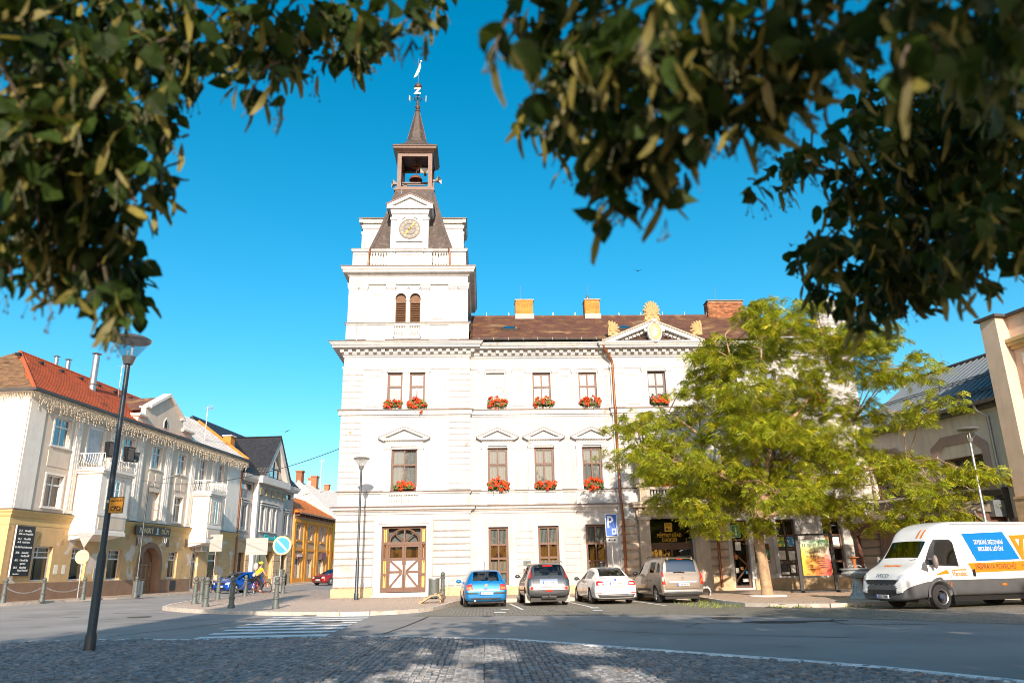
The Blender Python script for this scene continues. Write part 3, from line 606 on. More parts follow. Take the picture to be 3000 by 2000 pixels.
# second floor pilasters and panels
def pil2(x, y, w=.26):
    MB().box(x-w/2, x+w/2, y-.06, y+.01, 9.92, 11.98).box(x-w/2-.03, x+w/2+.03, y-.09, y+.01, 11.98, 12.06).box(x-w/2-.06, x+w/2+.06, y-.11, y+.01, 12.06, 12.18).build('pilaster', WHITE2, TH, smooth=0)
def panel(x0, x1, z0, z1, y, t=.03, w=.06, mat=None):
    MB().box(x0, x0+w, y-t, y+.005, z0, z1).box(x1-w, x1, y-t, y+.005, z0, z1).box(x0+w, x1-w, y-t, y+.005, z0, z0+w).box(x0+w, x1-w, y-t, y+.005, z1-w, z1).build('wall_panel', mat or WHITE2, TH, smooth=0)
for q in fw2+[(c-.5, c+.5) for c in rc]: pil2(q[0]-.24, 0); pil2(q[1]+.24, 0)
for x0, x1 in ((-.52, -.28), (1.66, 2.34), (4.26, 4.94), (6.84, 7.1), (14.55, 15.2), (17.1, 17.75)): panel(x0, x1, 10.12, 11.86, 0)
for x in (-5.42, -4.245, -3.05): pil2(x, TF, .2)
for x0, x1 in ((-6.42, -5.68), (-2.75, -2.02)): panel(x0, x1, 10.1, 11.9, TF)
for x in (9.1, 10.48): pil2(x, TF)
for x0, x1 in ((8.1, 8.8), (10.8, 11.2)): panel(x0, x1, 10.12, 11.86, TF)
# pedestal zone below the first floor
for c, hw, y in [((q[0]+q[1])/2, .95, 0) for q in fw1]+[(c, .95, 0) for c in rc]: MB().box(c-hw, c-hw+.36, y-.07, y+.01, 4.72, 5.37).box(c+hw-.36, c+hw, y-.07, y+.01, 4.72, 5.37).box(c-hw+.36, c+hw-.36, y-.03, y+.01, 4.80, 5.3).build('apron_panel', WHITE2, TH, smooth=0)
# ---- balustrades: one baluster per object
bp = [(.05, 0), (.05, .03), (.028, .06), (.06, .20), (.045, .32), (.025, .42), (.04, .46), (.04, .5)]
def baluster_mesh(h, k=1): 
    t = MB().lathe([(r*k, z*h/.5) for r, z in bp], n=8); me = bpy.data.meshes.new('baluster'); me.from_pydata(t.v, [], t.f); me.materials.append(WHITE2); finish(me, 50); return me
def balusters(x0, x1, y, z, h, step=.14, k=1):
    me = baluster_mesh(h, k); n = max(1, round((x1-x0)/step))
    for i in range(n): place(me, 'baluster', TH, Matrix.Translation((x0+(i+.5)*(x1-x0)/n, y, z)))
for a, c in ((-4.98, -4.30), (-4.22, -3.50)): balusters(a, c, TF-.06, 4.84, .48, .135)
MB().box(-5.45, -5.0, TF-.10, TF+.01, 4.72, 5.36).box(-3.48, -3.05, TF-.10, TF+.01, 4.72, 5.36).box(-5, -3.48, TF-.12, TF+.01, 5.31, 5.38).box(-5, -3.48, TF-.12, TF+.01, 4.72, 4.84).box(-4.30, -4.22, TF-.1, TF+.01, 4.84, 5.31).build('balcony_front', WHITE2, TH, smooth=0)
balusters(8.9, 10.7, -.62, 4.86, .5, .17, 1.2); MB().box(8.3, 8.85, -.75, -.2, 4.72, 5.5).box(10.75, 11.3, -.75, -.2, 4.72, 5.5).box(8.25, 11.35, -.8, -.2, 5.38, 5.52).box(8.85, 10.75, -.75, -.45, 4.72, 4.86).build('balcony_front', PORTAL, TH, smooth=0)
# ---- portal
for a, c in ((8.22, 8.78), (11.12, 11.78)):
    MB().box(a, c, -.48, -.2, 1.15, 3.82).box(a-.12, c+.12, -.6, -.2, .12, 1.0).box(a-.16, c+.16, -.64, -.2, 1.0, 1.15).box(a-.06, c+.06, -.55, -.2, 3.82, 3.98).build('portal_pilaster', PORTAL, TH, smooth=0)
E_ = MB().box(8.1, 11.9, -.52, -.2, 3.98, 4.16).box(8.1, 11.9, -.48, -.2, 4.16, 4.42).box(7.9, 12.1, -.85, -.2, 4.46, 4.60).box(7.8, 12.2, -.95, -.2, 4.60, 4.72)
for x in (8.3, 8.62, 11.3, 11.62): E_.box(x-.1, x+.1, -.62, -.45, 4.12, 4.46)
for x in (9.3, 9.97, 10.6): E_.ball((x, -.5, 4.29), .11, 8)
E_.build('portal_entablature', PORTAL, TH, smooth=0)
MB().box(8.79, 11.1, -.02, .06, 2.52, 2.66).box(8.79, 8.9, -.02, .06, .2, 2.52).box(11.0, 11.1, -.02, .06, .2, 2.52).box(9.9, 10.0, -.03, .05, .2, 2.52).box(8.9, 9.9, -.0, .04, .2, 1.3).box(10.0, 11.0, -.0, .04, .2, 1.3).box(8.9, 9.9, -.0, .04, 2.3, 2.52).box(10, 11, 0, .04, 2.3, 2.52).build('entrance_door', WOODDK, TH, smooth=0)
g = MB()
for k in range(9):
    if k != 4: g.box(9.0+k*.23, 9.02+k*.23, -.05, -.03, 1.3, 2.3)
g.box(8.9, 11, -.05, -.03, 1.95, 1.98); g.build('door_grille', BLACK, TH, smooth=0)
MB().add([(8.9, .03, .2), (11, .03, .2), (11, .03, 3.9), (8.9, .03, 3.9)], [(0, 1, 2, 3)]).build('portal_glazing', GLASS, TH, smooth=0, recalc=False)
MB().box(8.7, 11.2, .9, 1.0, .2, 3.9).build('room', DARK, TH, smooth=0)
OL = M('amber_lamp', (.9, .35, .03), .5, emit=.8)
for x in (9.35, 10.35): MB().box(x-.14, x+.14, .5, .6, 1.55, 1.85).build('lamp', OL, TH, smooth=0)
letter(TH, 'MĚSTSKÝ ÚŘAD', .26, GOLD, (9.88, .0, 3.02), width=1.3); letter(TH, 'CHOCEŇ', .26, GOLD, (9.88, .0, 2.78), width=.78)
e = MB().box(9.66, 10.06, -.01, .02, 3.22, 3.68).build('emblem', GOLD, TH, smooth=0)
b = MB()
for i, (x, z) in enumerate(((9.74, 3.62), (9.86, 3.62), (9.97, 3.62), (9.80, 3.53), (9.92, 3.53))): b.box(x-.03, x+.03, -.014, -.01, z-.03, z+.03)
b.lathe([(.055, -.014), (.075, -.014), (.075, -.011)], (9.78, 0, 3.34), 12, ax='y'); b.box(9.87, 10.0, -.014, -.011, 3.30, 3.34)
b.build('crest', WOODDK, e, smooth=0)
# information office door, posters, display windows on the right
GREEN = M('info_green', (.01, .30, .10), .4, var=.03, bump=0)
o = window(TH, 13.22, 14.12, .3, 3.75, .17, WOODDK, cols=1, tr=(.28,), fr=.12)
MB().box(13.32, 13.74, .12, .15, 2.90, 3.48).build('info_panel', GREEN, TH, smooth=0)
MB().box(13.30, 13.76, .13, .16, 2.88, 2.905).box(13.30, 13.76, .13, .16, 3.475, 3.5).box(13.3, 13.325, .13, .16, 2.9, 3.48).box(13.735, 13.76, .13, .16, 2.9, 3.48).build('panel_rim', SIGNWHITE, TH, smooth=0)
letter(TH, 'i', .62, SIGNWHITE, (13.53, .11, 3.17), bold=.012)
D = MB()
for (a, c) in (((13.3, 2.1), (13.95, 1.45)), ((13.95, 1.35), (13.3, .6))):
    n = Vector((c[1]-a[1], 0, -(c[0]-a[0]))).normalized()*.045; D.add([(a[0]-n.x, .14, a[1]-n.z), (a[0]+n.x, .14, a[1]+n.z), (c[0]+n.x, .14, c[1]+n.z), (c[0]-n.x, .14, c[1]-n.z)], [(0, 1, 2, 3)])
D.build('door_brace', WOOD, o, smooth=0, recalc=False)
PAPER = M('paper', (.72, .70, .64), .8, var=.05, bump=0); POSTR = M('poster_red', (.55, .10, .05), .7, patch=[((.75, .55, .1), 5, .45, .55)], bump=0); POSTB = M('poster_blue', (.05, .28, .55), .7, patch=[((.8, .7, .6), 7, .55, .6)], bump=0); POSTG = M('poster_green', (.15, .40, .12), .7, patch=[((.8, .6, .05), 3, .45, .55)], bump=0); POSTY = M('poster_orange', (.80, .35, .03), .7, patch=[((.85, .7, .4), 6, .5, .6)], bump=0)
def paper(x0, x1, z0, z1, y, m): MB().box(x0, x1, y, y+.012, z0, z1).build('notice', m, TH, smooth=0)
paper(13.42, 13.72, 2.2, 2.62, .13, PAPER); paper(13.32, 13.48, 1.75, 1.95, .13, POSTR); paper(13.33, 13.5, 1.05, 1.3, .13, PAPER); paper(13.6, 13.75, 1.2, 1.36, .13, POSTY); paper(13.85, 13.98, 1.0, 1.15, .13, POSTB); paper(13.65, 13.95, .6, .76, .13, PAPER)
window(TH, 15.68, 16.72, .85, 3.78, .17, WOODDK, cols=2, tr=(.28, .53, .78), fr=.10)
window(TH, 18.2, 19.26, .85, 3.78, .17, WOOD, cols=2, tr=(.28, .53, .78), fr=.10)
paper(15.75, 16.12, 2.35, 2.86, .14, POSTG); paper(16.25, 16.62, 2.35, 2.86, .14, POSTB); paper(15.75, 16.1, 1.68, 2.15, .14, PAPER); paper(16.27, 16.6, 1.65, 2.12, .14, PAPER); paper(16.3, 16.55, 1.0, 1.4, .14, PAPER); paper(15.8, 16.2, .92, 1.05, .14, PAPER)
paper(18.27, 18.6, 2.3, 2.85, .14, POSTY); paper(18.75, 19.1, 2.3, 2.82, .14, PAPER); paper(18.3, 18.55, 1.55, 1.9, .14, PAPER); paper(18.28, 18.65, .95, 1.45, .14, POSTR)
for q in ((13.22, 14.12), (15.68, 16.72), (18.2, 19.26)): frame_(q[0]-.24, q[1]+.24, .75, 4.0, 0, .23, .07, WHITE2, 'window_surround')
c_ = root('notice_case', 'glazed notice case with green panel beside the information office door', 'notice case', (14.75, 40.93, 0))
MB().box(-.38, .38, -.08, .06, 1.55, 2.5).build('case', WOODDK, c_, smooth=0); MB().box(.02, .34, -.09, -.08, 1.8, 2.2).build('panel', GREEN, c_, smooth=0); letter(c_, 'i', .3, SIGNWHITE, (.24, -.095, 2.0)); MB().box(-.1, .34, -.09, -.08, 1.6, 1.68).build('notice', PAPER, c_, smooth=0)
for z, n in ((1.73, 0), (1.35, 1)):
    p = root('wall_plaque', 'upper dark metal plaque with lettering on the town hall wall' if n == 0 else 'lower plain brown plaque on the town hall wall', 'plaque', (2.27, 40.97, z), group='plaques between the ground floor windows')
    MB().box(-.2, .2, -.015, .01, -.12, .12).build('plate', IRON if n == 0 else WOODDK, p, smooth=0)
    if n == 0: letter(p, 'KNIHOVNA', .08, SIGNGREY, (0, -.02, -.03), width=.3)
# ---- wing pediment with palmettes and cartouche
px0, px1, pm, pz0, pz1, pyf = 6.80, 12.50, 9.66, 13.55, 14.78, -.2
MB().prism([(px0+.4, pz0), (px1-.4, pz0), (pm, pz1-.1)], 'y', pyf, 1.0).build('tympanum', WHITE2, TH, smooth=0)
for s, xe in ((-1, px0), (1, px1)):
    b = MB(); b.prism([(xe, pz0+.06), (xe-s*.55, pz0+.06), (pm, pz1-.24), (pm, pz1)], 'y', pyf-.62, pyf+.1); b.prism([(xe-s*.5, pz0+.06), (xe-s*1.05, pz0+.06), (pm, pz1-.50), (pm, pz1-.24)], 'y', pyf-.2, pyf+.1)
    b.build('raking_cornice', WHITE2, TH, smooth=0)
    K = MB(); K.prism([(xe+s*.04, pz0+.05), (xe+s*.04, pz0+.12), (pm, pz1+.10), (pm, pz1+.01)], 'y', pyf-.68, 2.2); K.build('pediment_roof', PORTAL, TH, smooth=0)
    L_ = Vector((pm-xe, pz1-pz0)).length; a = math.atan2(pz1-pz0-.06, pm-xe); n = 8
    for k in range(1, n):
        f = .24+.62*k/n; x = xe+(pm-xe)*f; z = pz0+.06+(pz1-pz0-.06)*f-.34; place(me, 'dentil', TH, Matrix.Translation((x, pyf-.22, z)) @ Matrix.Rotation(-a if s < 0 else PI-a, 4, 'Y') @ Matrix.Diagonal((.9, .9, .9, 1)))
MB().box(px0+.1, px1-.1, pyf-.70, pyf, pz0-.02, pz0+.055).build('cornice_cap', WHITE2, TH, smooth=0)
OCHRE = M('ochre_terracotta', (.46, .29, .13), .8, var=.15, vs=8, bump=.3, bs=40)
def palmette(c, w, h, half=0):
    b = MB(); x, y, z = c; n = 11
    for i in range(n):
        a = PI*(i/(n-1)); 
        if half and (math.cos(a)*half < -.25): continue
        ex, ez = math.cos(a)*w*.5, .30*h+abs(math.sin(a))**.8*h*.70 if True else 0
        p0 = Vector((x+math.cos(a)*w*.08, y-.03, z+.30*h)); p2 = Vector((x+ex, y+.02, z+ez*.98)); p1 = (p0+p2)/2+Vector((math.cos(a)*w*.06, -.07, h*.04))
        b.tube([p0, p1, p2], [.02, w*.075, w*.05], 6); b.ball(tuple(p2), w*.055, 6)
    for s in (-1, 1):
        if half and s != half: continue
        for (r, dx, dz) in ((.13, .22, .22), (.10, .33, .10), (.09, .14, .46)): b.lathe([(w*r*.35, -.09), (w*r, -.07), (w*r, .03)], (x+s*w*dx, y, z+h*dz), 9, ax='y')
    pts = [(x-w*.46, z), (x+w*.46, z), (x+w*.40, z+h*.30), (x+w*.46, z+h*.55), (x+w*.25, z+h*.85), (x, z+h*.97), (x-w*.25, z+h*.85), (x-w*.46, z+h*.55), (x-w*.40, z+h*.30)]
    if half > 0: pts = [(max(p[0], x-w*.08), p[1]) for p in pts]
    if half < 0: pts = [(min(p[0], x+w*.08), p[1]) for p in pts]
    b.prism(pts, 'y', y-.02, y+.14); b.build('palmette', OCHRE, TH, smooth=50)
palmette((9.70, -.55, 14.86), .98, 1.22); palmette((7.22, -.6, 14.0), 1.1, .86, 1); palmette((12.42, -.6, 14.0), 1.1, .86, -1)
CART = MB(); CART.m = Matrix.Translation((9.72, -.98, 14.12)) @ Matrix.Diagonal((.42, 1, .62, 1)); CART.lathe([(.1, .3), (1, .28), (1.08, .14), (.98, .02), (.80, -.02), (.76, .03)], n=24, ax='y'); CART.m = None
for s in (-1, 1): CART.lathe([(.02, -.08), (.10, -.06), (.10, .3)], (9.72+s*.50, -.85, 14.22), 10, ax='y')
CART.ball((9.72, -.95, 13.56), .10, 8, (1.6, 1, 1)); CART.ball((9.72, -.95, 14.76), .14, 8, (1.4, 1, 1)); k_ = CART.build('cartouche', WHITE2, TH, smooth=40)
b = MB(); b.m = Matrix.Translation((9.72, -1.0, 14.12)) @ Matrix.Diagonal((.33, 1, .48, 1)); b.lathe([(.001, .0), (.95, .01), (1, .05)], n=24, ax='y'); b.build('medallion', M('orange_enamel', (.75, .25, .02), .4, var=.2, vs=6, bump=0), k_, smooth=40)
b = MB().ball((9.71, -1.01, 14.02), .13, 10, (1.1, .3, 1.4)).ball((9.71, -1.01, 14.28), .06, 8, (1, .4, 1)).ball((9.84, -1.01, 14.22), .05, 8, (1.6, .3, .7)).ball((9.62, -1.01, 13.86), .06, 8, (1, .3, 2)); b.build('figure', SIGNWHITE, k_, smooth=60)
# ---- wing roof
ez, rzz, ey, ry = 13.76, 17.16, -.62, 5.5
xl, xr, xr2 = TX1+.02, 22.0, 17.4
RF = MB(); RF.add([(xl, ey, ez-.03), (xr, ey, ez-.03), (xr2, ry, rzz-.03), (xl, ry, rzz-.03), (xr, 11.6, ez-.03), (xl, 11.6, ez-.03)], [(0, 1, 2, 3), (1, 4, 2), (3, 2, 4, 5)]); RF.build('roof', LICHEN, TH, smooth=0)
sl = math.hypot(ry-ey, rzz-ez)
def keep(u, v):
    x = xl+u; t = v/sl
    if x > xr-(xr-xr2)*t-.1: return False
    if 6.9 < x < 12.4:
        y = ey+(ry-ey)*t
        if y < 2.2 and abs(x-pm) < 2.8-(ez+(rzz-ez)*t-13.6)*2.2: return False
    return not (1.2 < x < 2.15 and 2.6 < v < 3.3) and not (8.0 < x < 8.9 and 2.6 < v < 3.3)
tiles(TH, (xl, ey, ez), (1, 0, 0), (0, ry-ey, rzz-ez), int((xr-xl)/.30), int(sl/.16), LICHEN, .30, .165, keep=keep, thick=.022)
MB().tube([(xl, ry, rzz+.03), (xr2, ry, rzz+.03)], .11, 8).tube([(xr2, ry, rzz+.03), (xr, ey, ez+.03)], .09, 8).build('ridge_tiles', LICHEN, TH, smooth=50)
for x in (1.68, 8.45):
    t = 2.95/sl; b = MB(); U = Vector((0, (ry-ey)/sl, (rzz-ez)/sl)); P = Vector((x, ey, ez))+U*2.62; n = Vector((0, -U.z, U.y))
    def q(a, v, h): p = P+Vector((a, 0, 0))+U*v+n*h; return tuple(p)
    b.add([q(-.45, 0, .02), q(.45, 0, .02), q(.45, .66, .02), q(-.45, .66, .02), q(-.45, 0, .14), q(.45, 0, .14), q(.45, .66, .14), q(-.45, .66, .14)], [(0, 1, 5, 4), (1, 2, 6, 5), (2, 3, 7, 6), (3, 0, 4, 7), (4, 5, 6, 7)])
    s_ = b.build('skylight', GUTTER, TH, smooth=0); MB().add([q(-.38, .06, .145), q(.38, .06, .145), q(.38, .60, .145), q(-.38, .60, .145)], [(0, 1, 2, 3)]).build('pane', SKYGLASS, s_, smooth=0, recalc=False)
b = MB()
for k in range(9):
    a = PI*(k/8)
    b.v += [(TX1+.15, -.80-.09*math.cos(a), 13.80-.10*math.sin(a)), (6.95, -.80-.09*math.cos(a), 13.78-.10*math.sin(a))]
b.f = [(2*k, 2*k+1, 2*k+3, 2*k+2) for k in range(8)]; b.mi = [0]*8; b.build('gutter', GUTTER, TH, smooth=60)
b = MB()
for k in range(9): b.box(-.2+k*.82, -.17+k*.82, -.91, -.7, 13.68, 13.83)
b.build('gutter_bracket', GUTTER, TH, smooth=0)
PIPE = M('copper_pipe', (.27, .10, .045), .4, metal=.5, var=.12, bump=.03)
MB().tube([(6.75, -.8, 13.72), (6.75, -.8, 13.4), (6.85, -.72, 13.2), (7.28, -.28, 12.65), (7.33, -.14-.1, 12.4), (7.33, -.14-.1, 9.98)], .075).tube([(7.33, -.42, 9.95), (7.33, -.42, 9.5), (7.33, -.27, 9.3), (7.33, -.27, 5.1), (7.33, -.55, 4.75), (7.33, -.55, 4.4), (7.4, -.36, 4.1), (7.4, -.36, .5)], .075).tube([(7.33, -.24, 10), (7.33, -.42, 9.93)], .075).build('downpipe', PIPE, TH, smooth=60)
MB().tube([(12.1, -.7, 13.1), (12.15, -.6, 12.9), (12.0, -.1, 12.6), (12.03, -.1, 4.8), (12.4, -.3, 4.3), (12.4, -.3, .4)], .07).build('downpipe', PIPE, TH, smooth=60)
# ---- chimneys built of bricks
def chimney(xa, xb, z0, z1, brick, cap=True):
    y0, y1 = 5.1, 5.95; ch = MB().box(xa+.02, xb-.02, y0+.02, y1, z0, z1).build('chimney', MORTAR, TH, smooth=0)
    t = MB().box(-.118, .118, -.03, .05, -.029, .029); bm_ = bpy.data.meshes.new('brick'); bm_.from_pydata(t.v, [], t.f); bm_.materials.append(brick)
    nz = int((z1-z0-.28)/.076)
    for j in range(nz):
        z = z0+.30+j*.076; n = int((xb-xa)/.25); st = (xb-xa)/n
        for i in range(n): place(bm_, 'brick', ch, Matrix.Translation((xa+(i+.5)*st+(.06 if j % 2 else -.06)*(.5 if 0 < i < n-1 else 0), y0, z)) @ Matrix.Diagonal((st/.25, 1, 1.08, 1)))
    b = MB(); t_ = 0
    for j in range(nz):
        z = z0+.30+j*.076
        for i in range(3): b.box(xa-.03, xa+.05, y0+.04+i*.28, y0+.29+i*.28, z-.031, z+.031)
    b.build('side_bricks', brick, ch, smooth=0, kind='stuff')
    MB().box(xa-.05, xb+.05, y0-.08, y1+.05, z0-.2, z0+.26).build('chimney_base', M('grey_render', (.42, .38, .34), .9), ch, smooth=0)
    MB().box(xa-.06, xb+.06, y0-.08, y1+.06, z1, z1+.06).build('chimney_cap', TAN if cap else GUTTER, ch, smooth=0)
    MB().tube([(xa+.3*(xb-xa), y0+.4, z1), (xa+.3*(xb-xa), y0+.4, z1+1.2)], .012, 5).build('lightning_rod', STEEL, ch, smooth=0)
    return ch
chimney(2.19, 3.31, 17.0, 18.2, BRICKO); k_ = chimney(6.72, 7.67, 17.0, 18.2, BRICKO); MB().lathe([(.06, 0), (.06, .2), (.12, .22), (.05, .3), (.1, .34), (.02, .42)], (6.95, 5.4, 18.25), 10).build('chimney_pot', STEEL, k_, smooth=40)
chimney(14.84, 17.15, 16.4, 18.1, BRICKR, False)
b = MB()
for i in range(12): b.tube([(xl+1+i*1.45, ry, rzz+.1), (xl+1+i*1.45, ry, rzz+.32)], .012, 4)
b.build('lightning_wire', STEEL, TH, smooth=0)
# right hand attic pavilion
MB().box(16.5, 21.9, -.55, .4, 13.66, 13.9).build('attic', WHITE2, TH, smooth=0)
MB().box(19.5, 21.05, -.1, 1.5, 13.9, 14.9).ring(19.5, 21.05, -.1, 1.5, [(0, 14.7), (.08, 14.75), (.16, 14.85), (.18, 14.92), (0, 14.96)]).box(19.72, 20.85, .1, 1.3, 14.9, 16.0).ring(19.72, 20.85, .1, 1.3, [(0, 15.86), (.07, 15.9), (.18, 15.97), (.2, 16.03), (0, 16.05)]).prism([(19.5, 16.03), (21.07, 16.03), (20.28, 16.5)], 'y', -.1, 1.5).prism([(-.1, 16.03), (1.5, 16.03), (.7, 16.5)], 'x', 19.5, 21.07).box(20.05, 20.5, .48, .92, 16.3, 16.85).box(19.95, 20.6, .38, 1.02, 16.3, 16.58).lathe([(.16, 0), (.08, .08), (.17, .18), (.17, .38), (.02, .46)], (20.28, .7, 16.85), 10).build('attic_pavilion', WHITE2, TH, smooth=0)
MB().ring(19.5, 21.05, -.1, 1.5, [(.0, 14.97), (.2, 14.93), (.2, 14.955), (0, 15.0)]).build('metal_flashing', COPPER, TH, smooth=0)
# ================================================================ upper tower
sx0, sx1, sy0, sy1 = TX0+.05, TX1-.08, TF+.05, 6.5
wallT = wall(TH, sx0+.12, sx1-.12, 13.6, 18.3, sy0+.05, [(-4.96, -4.36, 14.98, 16.75), (-4.14, -3.54, 14.98, 16.75)], WHITE, .25)
MB().box(sx0+.121, sx1-.121, sy0+1.0, sy1-.1, 13.6, 18.4).build('wall', WHITE, TH, smooth=0)
MB().ring(sx0, sx1, sy0, sy1, [(.06, 13.66), (.06, 13.9), (0, 13.94), (0, 14.80), (.06, 14.84), (.1, 14.90), (.14, 14.93), (-.13, 14.97)]).build('tower_pedestal', WHITE2, TH, smooth=0)
MB().ring(sx0, sx1, sy0, sy1, [(-.13, 15.02), (.155, 14.935), (.155, 14.96), (-.13, 15.05)]).build('metal_flashing', COPPER, TH, smooth=0)
for x, w_ in ((sx0+.25, .5), (sx0+.85, .42), (sx1-.25, .5), (sx1-.85, .42), (-5.24, .44), (-3.26, .44)):
    MB().box(x-w_/2, x+w_/2, sy0-.04, sy0+.1, 15.0, 17.0).box(x-w_/2-.03, x+w_/2+.03, sy0-.07, sy0+.1, 17.0, 17.1).box(x-w_/2-.06, x+w_/2+.06, sy0-.10, sy0+.1, 17.1, 17.26).box(x-w_/2-.04, x+w_/2+.04, sy0-.12, sy0+.1, 13.95, 14.78).build('pilaster', WHITE2, TH, smooth=0)
for x in (sx0+.6, sx1-.6, -4.96, -4.25, -3.54): MB().prism([(x-.09, 17.0), (x-.09, 17.2), (x+.09, 17.2), (x+.09, 17.0), (x, 17.12)], 'y', sy0-.03, sy0+.1).build('capital_leaf', WHITE2, TH, smooth=0)
for x0, x1 in ((-6.25, -5.62), (-2.85, -2.25)): panel(x0, x1, 15.2, 16.75, sy0+.05)
ARCH = MB()
for c in (-4.66, -3.84):
    n = 10; r_ = .30; z = 16.45
    for i in range(n):
        a, d = PI*i/n, PI*(i+1)/n
        ARCH.prism([(c+r_*math.cos(a), z+r_*math.sin(a)), (c+.44*math.cos(a), z+.44*math.sin(a)), (c+.44*math.cos(d), z+.44*math.sin(d)), (c+r_*math.cos(d), z+r_*math.sin(d))], 'y', sy0-.03, sy0+.3)
    for s in (-1, 1): ARCH.prism([(c+s*.3, z), (c+s*.3, 16.76), (c, 16.76)]+[(c+s*.3*math.cos(PI/2*(1-k/5)), z+.3*math.sin(PI/2*(1-k/5))) for k in range(5)], 'y', sy0+.07, sy0+.3)
ARCH.box(-4.37, -4.13, sy0-.05, sy0+.1, 16.3, 16.45).box(-4.33, -4.17, sy0-.03, sy0+.1, 15.0, 16.3); ARCH.build('arch_surround', WHITE2, TH, smooth=0)
LOUVRE = M('weathered_louvre', (.15, .075, .036), .7, var=.25, vs=8, bump=.2, bs=40)
sl_m = bpy.data.meshes.new('louvre_slat'); t = MB().add([(-.26, 0, -.05), (.26, 0, -.05), (.26, .10, .04), (-.26, .10, .04), (-.26, 0, -.035), (.26, 0, -.035), (.26, .10, .055), (-.26, .10, .055)], [(0, 1, 5, 4), (4, 5, 6, 7), (0, 3, 2, 1), (1, 2, 6, 5), (0, 4, 7, 3)]); sl_m.from_pydata(t.v, [], t.f); sl_m.materials.append(LOUVRE)
for c in (-4.66, -3.84):
    o = MB().box(c-.30, c-.26, sy0+.12, sy0+.24, 14.98, 16.45).box(c+.26, c+.30, sy0+.12, sy0+.24, 14.98, 16.45).box(c-.26, c+.26, sy0+.10, sy0+.24, 16.18, 16.34).prism([(c+.3*math.cos(PI*i/10), 16.45+.3*math.sin(PI*i/10)) for i in range(11)]+[(c-.3, 16.34), (c+.3, 16.34)], 'y', sy0+.16, sy0+.24).build('louvre_frame', LOUVRE, TH, smooth=0)
    for k in range(11): place(sl_m, 'louvre_slat', o, Matrix.Translation((c, sy0+.13, 15.05+k*.107)))
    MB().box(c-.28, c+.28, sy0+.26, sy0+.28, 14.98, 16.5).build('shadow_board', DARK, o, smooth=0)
for a, c in ((-4.98, -4.40), (-4.10, -3.52)): balusters(a, c, sy0-.06, 14.1, .62, .145, 1.1)
MB().box(-5.02, -3.48, sy0-.12, sy0, 14.74, 14.82).box(-5.02, -3.48, sy0-.12, sy0, 13.98, 14.1).box(-4.38, -4.12, sy0-.1, sy0, 14.1, 14.74).build('balcony_front', WHITE2, TH, smooth=0)
# frieze and second cornice
MB().ring(sx0, sx1, sy0, sy1, [(-.1, 17.26), (.06, 17.28), (.10, 17.36), (0, 17.40), (0, 17.78), (.05, 17.80), (.10, 17.86), (.13, 17.92), (.34, 17.95), (.34, 18.05), (.40, 18.12), (.44, 18.22), (.44, 18.26), (-.1, 18.30)]).build('cornice', WHITE2, TH, smooth=0)
MB().ring(sx0, sx1, sy0, sy1, [(-.1, 18.42), (.47, 18.262), (.47, 18.315), (-.1, 18.49)]).build('metal_flashing', COPPER, TH, smooth=0)
# balustrade stage with the date
bx0, bx1, by0, by1 = -7.55, -.93, .02, 6.35
MB().ring(bx0, bx1, by0, by1, [(.05, 18.32), (.05, 18.44), (0, 18.46)]).ring(bx0, bx1, by0, by1, [(-.05, 19.42), (.02, 19.42), (.08, 19.48), (.1, 19.56), (-.05, 19.60)]).build('balustrade_rail', WHITE2, TH, smooth=0)
MB().ring(bx0, bx1, by0, by1, [(-.1, 19.63), (.115, 19.565), (.115, 19.585), (-.1, 19.66)]).build('metal_flashing', COPPER, TH, smooth=0)
for x0, x1 in ((bx0, bx0+.95), (bx1-.95, bx1), (-5.58, -5.10), (-3.40, -2.92)): MB().box(x0, x1, by0-.03, by0+.3, 18.40, 19.44).box(x0-.05, x1+.05, by0-.10, by0+.3, 19.40, 19.60).box(x0+.12, x1-.12, by0-.06, by0, 19.22, 19.34).build('pedestal', WHITE2, TH, smooth=0)
MB().box(-5.10, -3.40, by0+.04, by0+.3, 18.4, 19.44).box(-4.8, -3.7, by0, by0+.05, 19.22, 19.26).build('date_panel', WHITE2, TH, smooth=0)
MB().box(bx0, bx0+.3, by0, by1, 18.4, 19.44).box(bx1-.3, bx1, by0, by1, 18.4, 19.44).build('side_parapet', WHITE2, TH, smooth=0)
letter(TH, '1880', .52, M('faded_pink_numeral', (.74, .60, .52), .85, bump=0), (-4.25, by0+.035, 18.90), width=1.15)
for a, c in ((bx0+.95, -5.58), (-2.92, bx1-.95)): balusters(a+.03, c-.03, by0+.12, 18.46, .96, .17, 1.9)
for a, c in ((bx0+.95, -6.05), (-5.78, -5.58), (-2.92, -2.72), (-2.45, bx1-.95)): MB().box(a, c, by0+.24, by0+.3, 18.4, 19.44).build('back_panel', WHITE2, TH, smooth=0)
for s in (-1, 1): MB().tube([(cx+s*2.28, by0+.3, 19.75), (cx+s*2.28, by0-.12, 19.6), (cx+s*2.36, by0-.16, 19.3), (cx+s*2.38, by0-.12, 18.4)], .05, 7).build('downpipe', PIPE, TH, smooth=60)
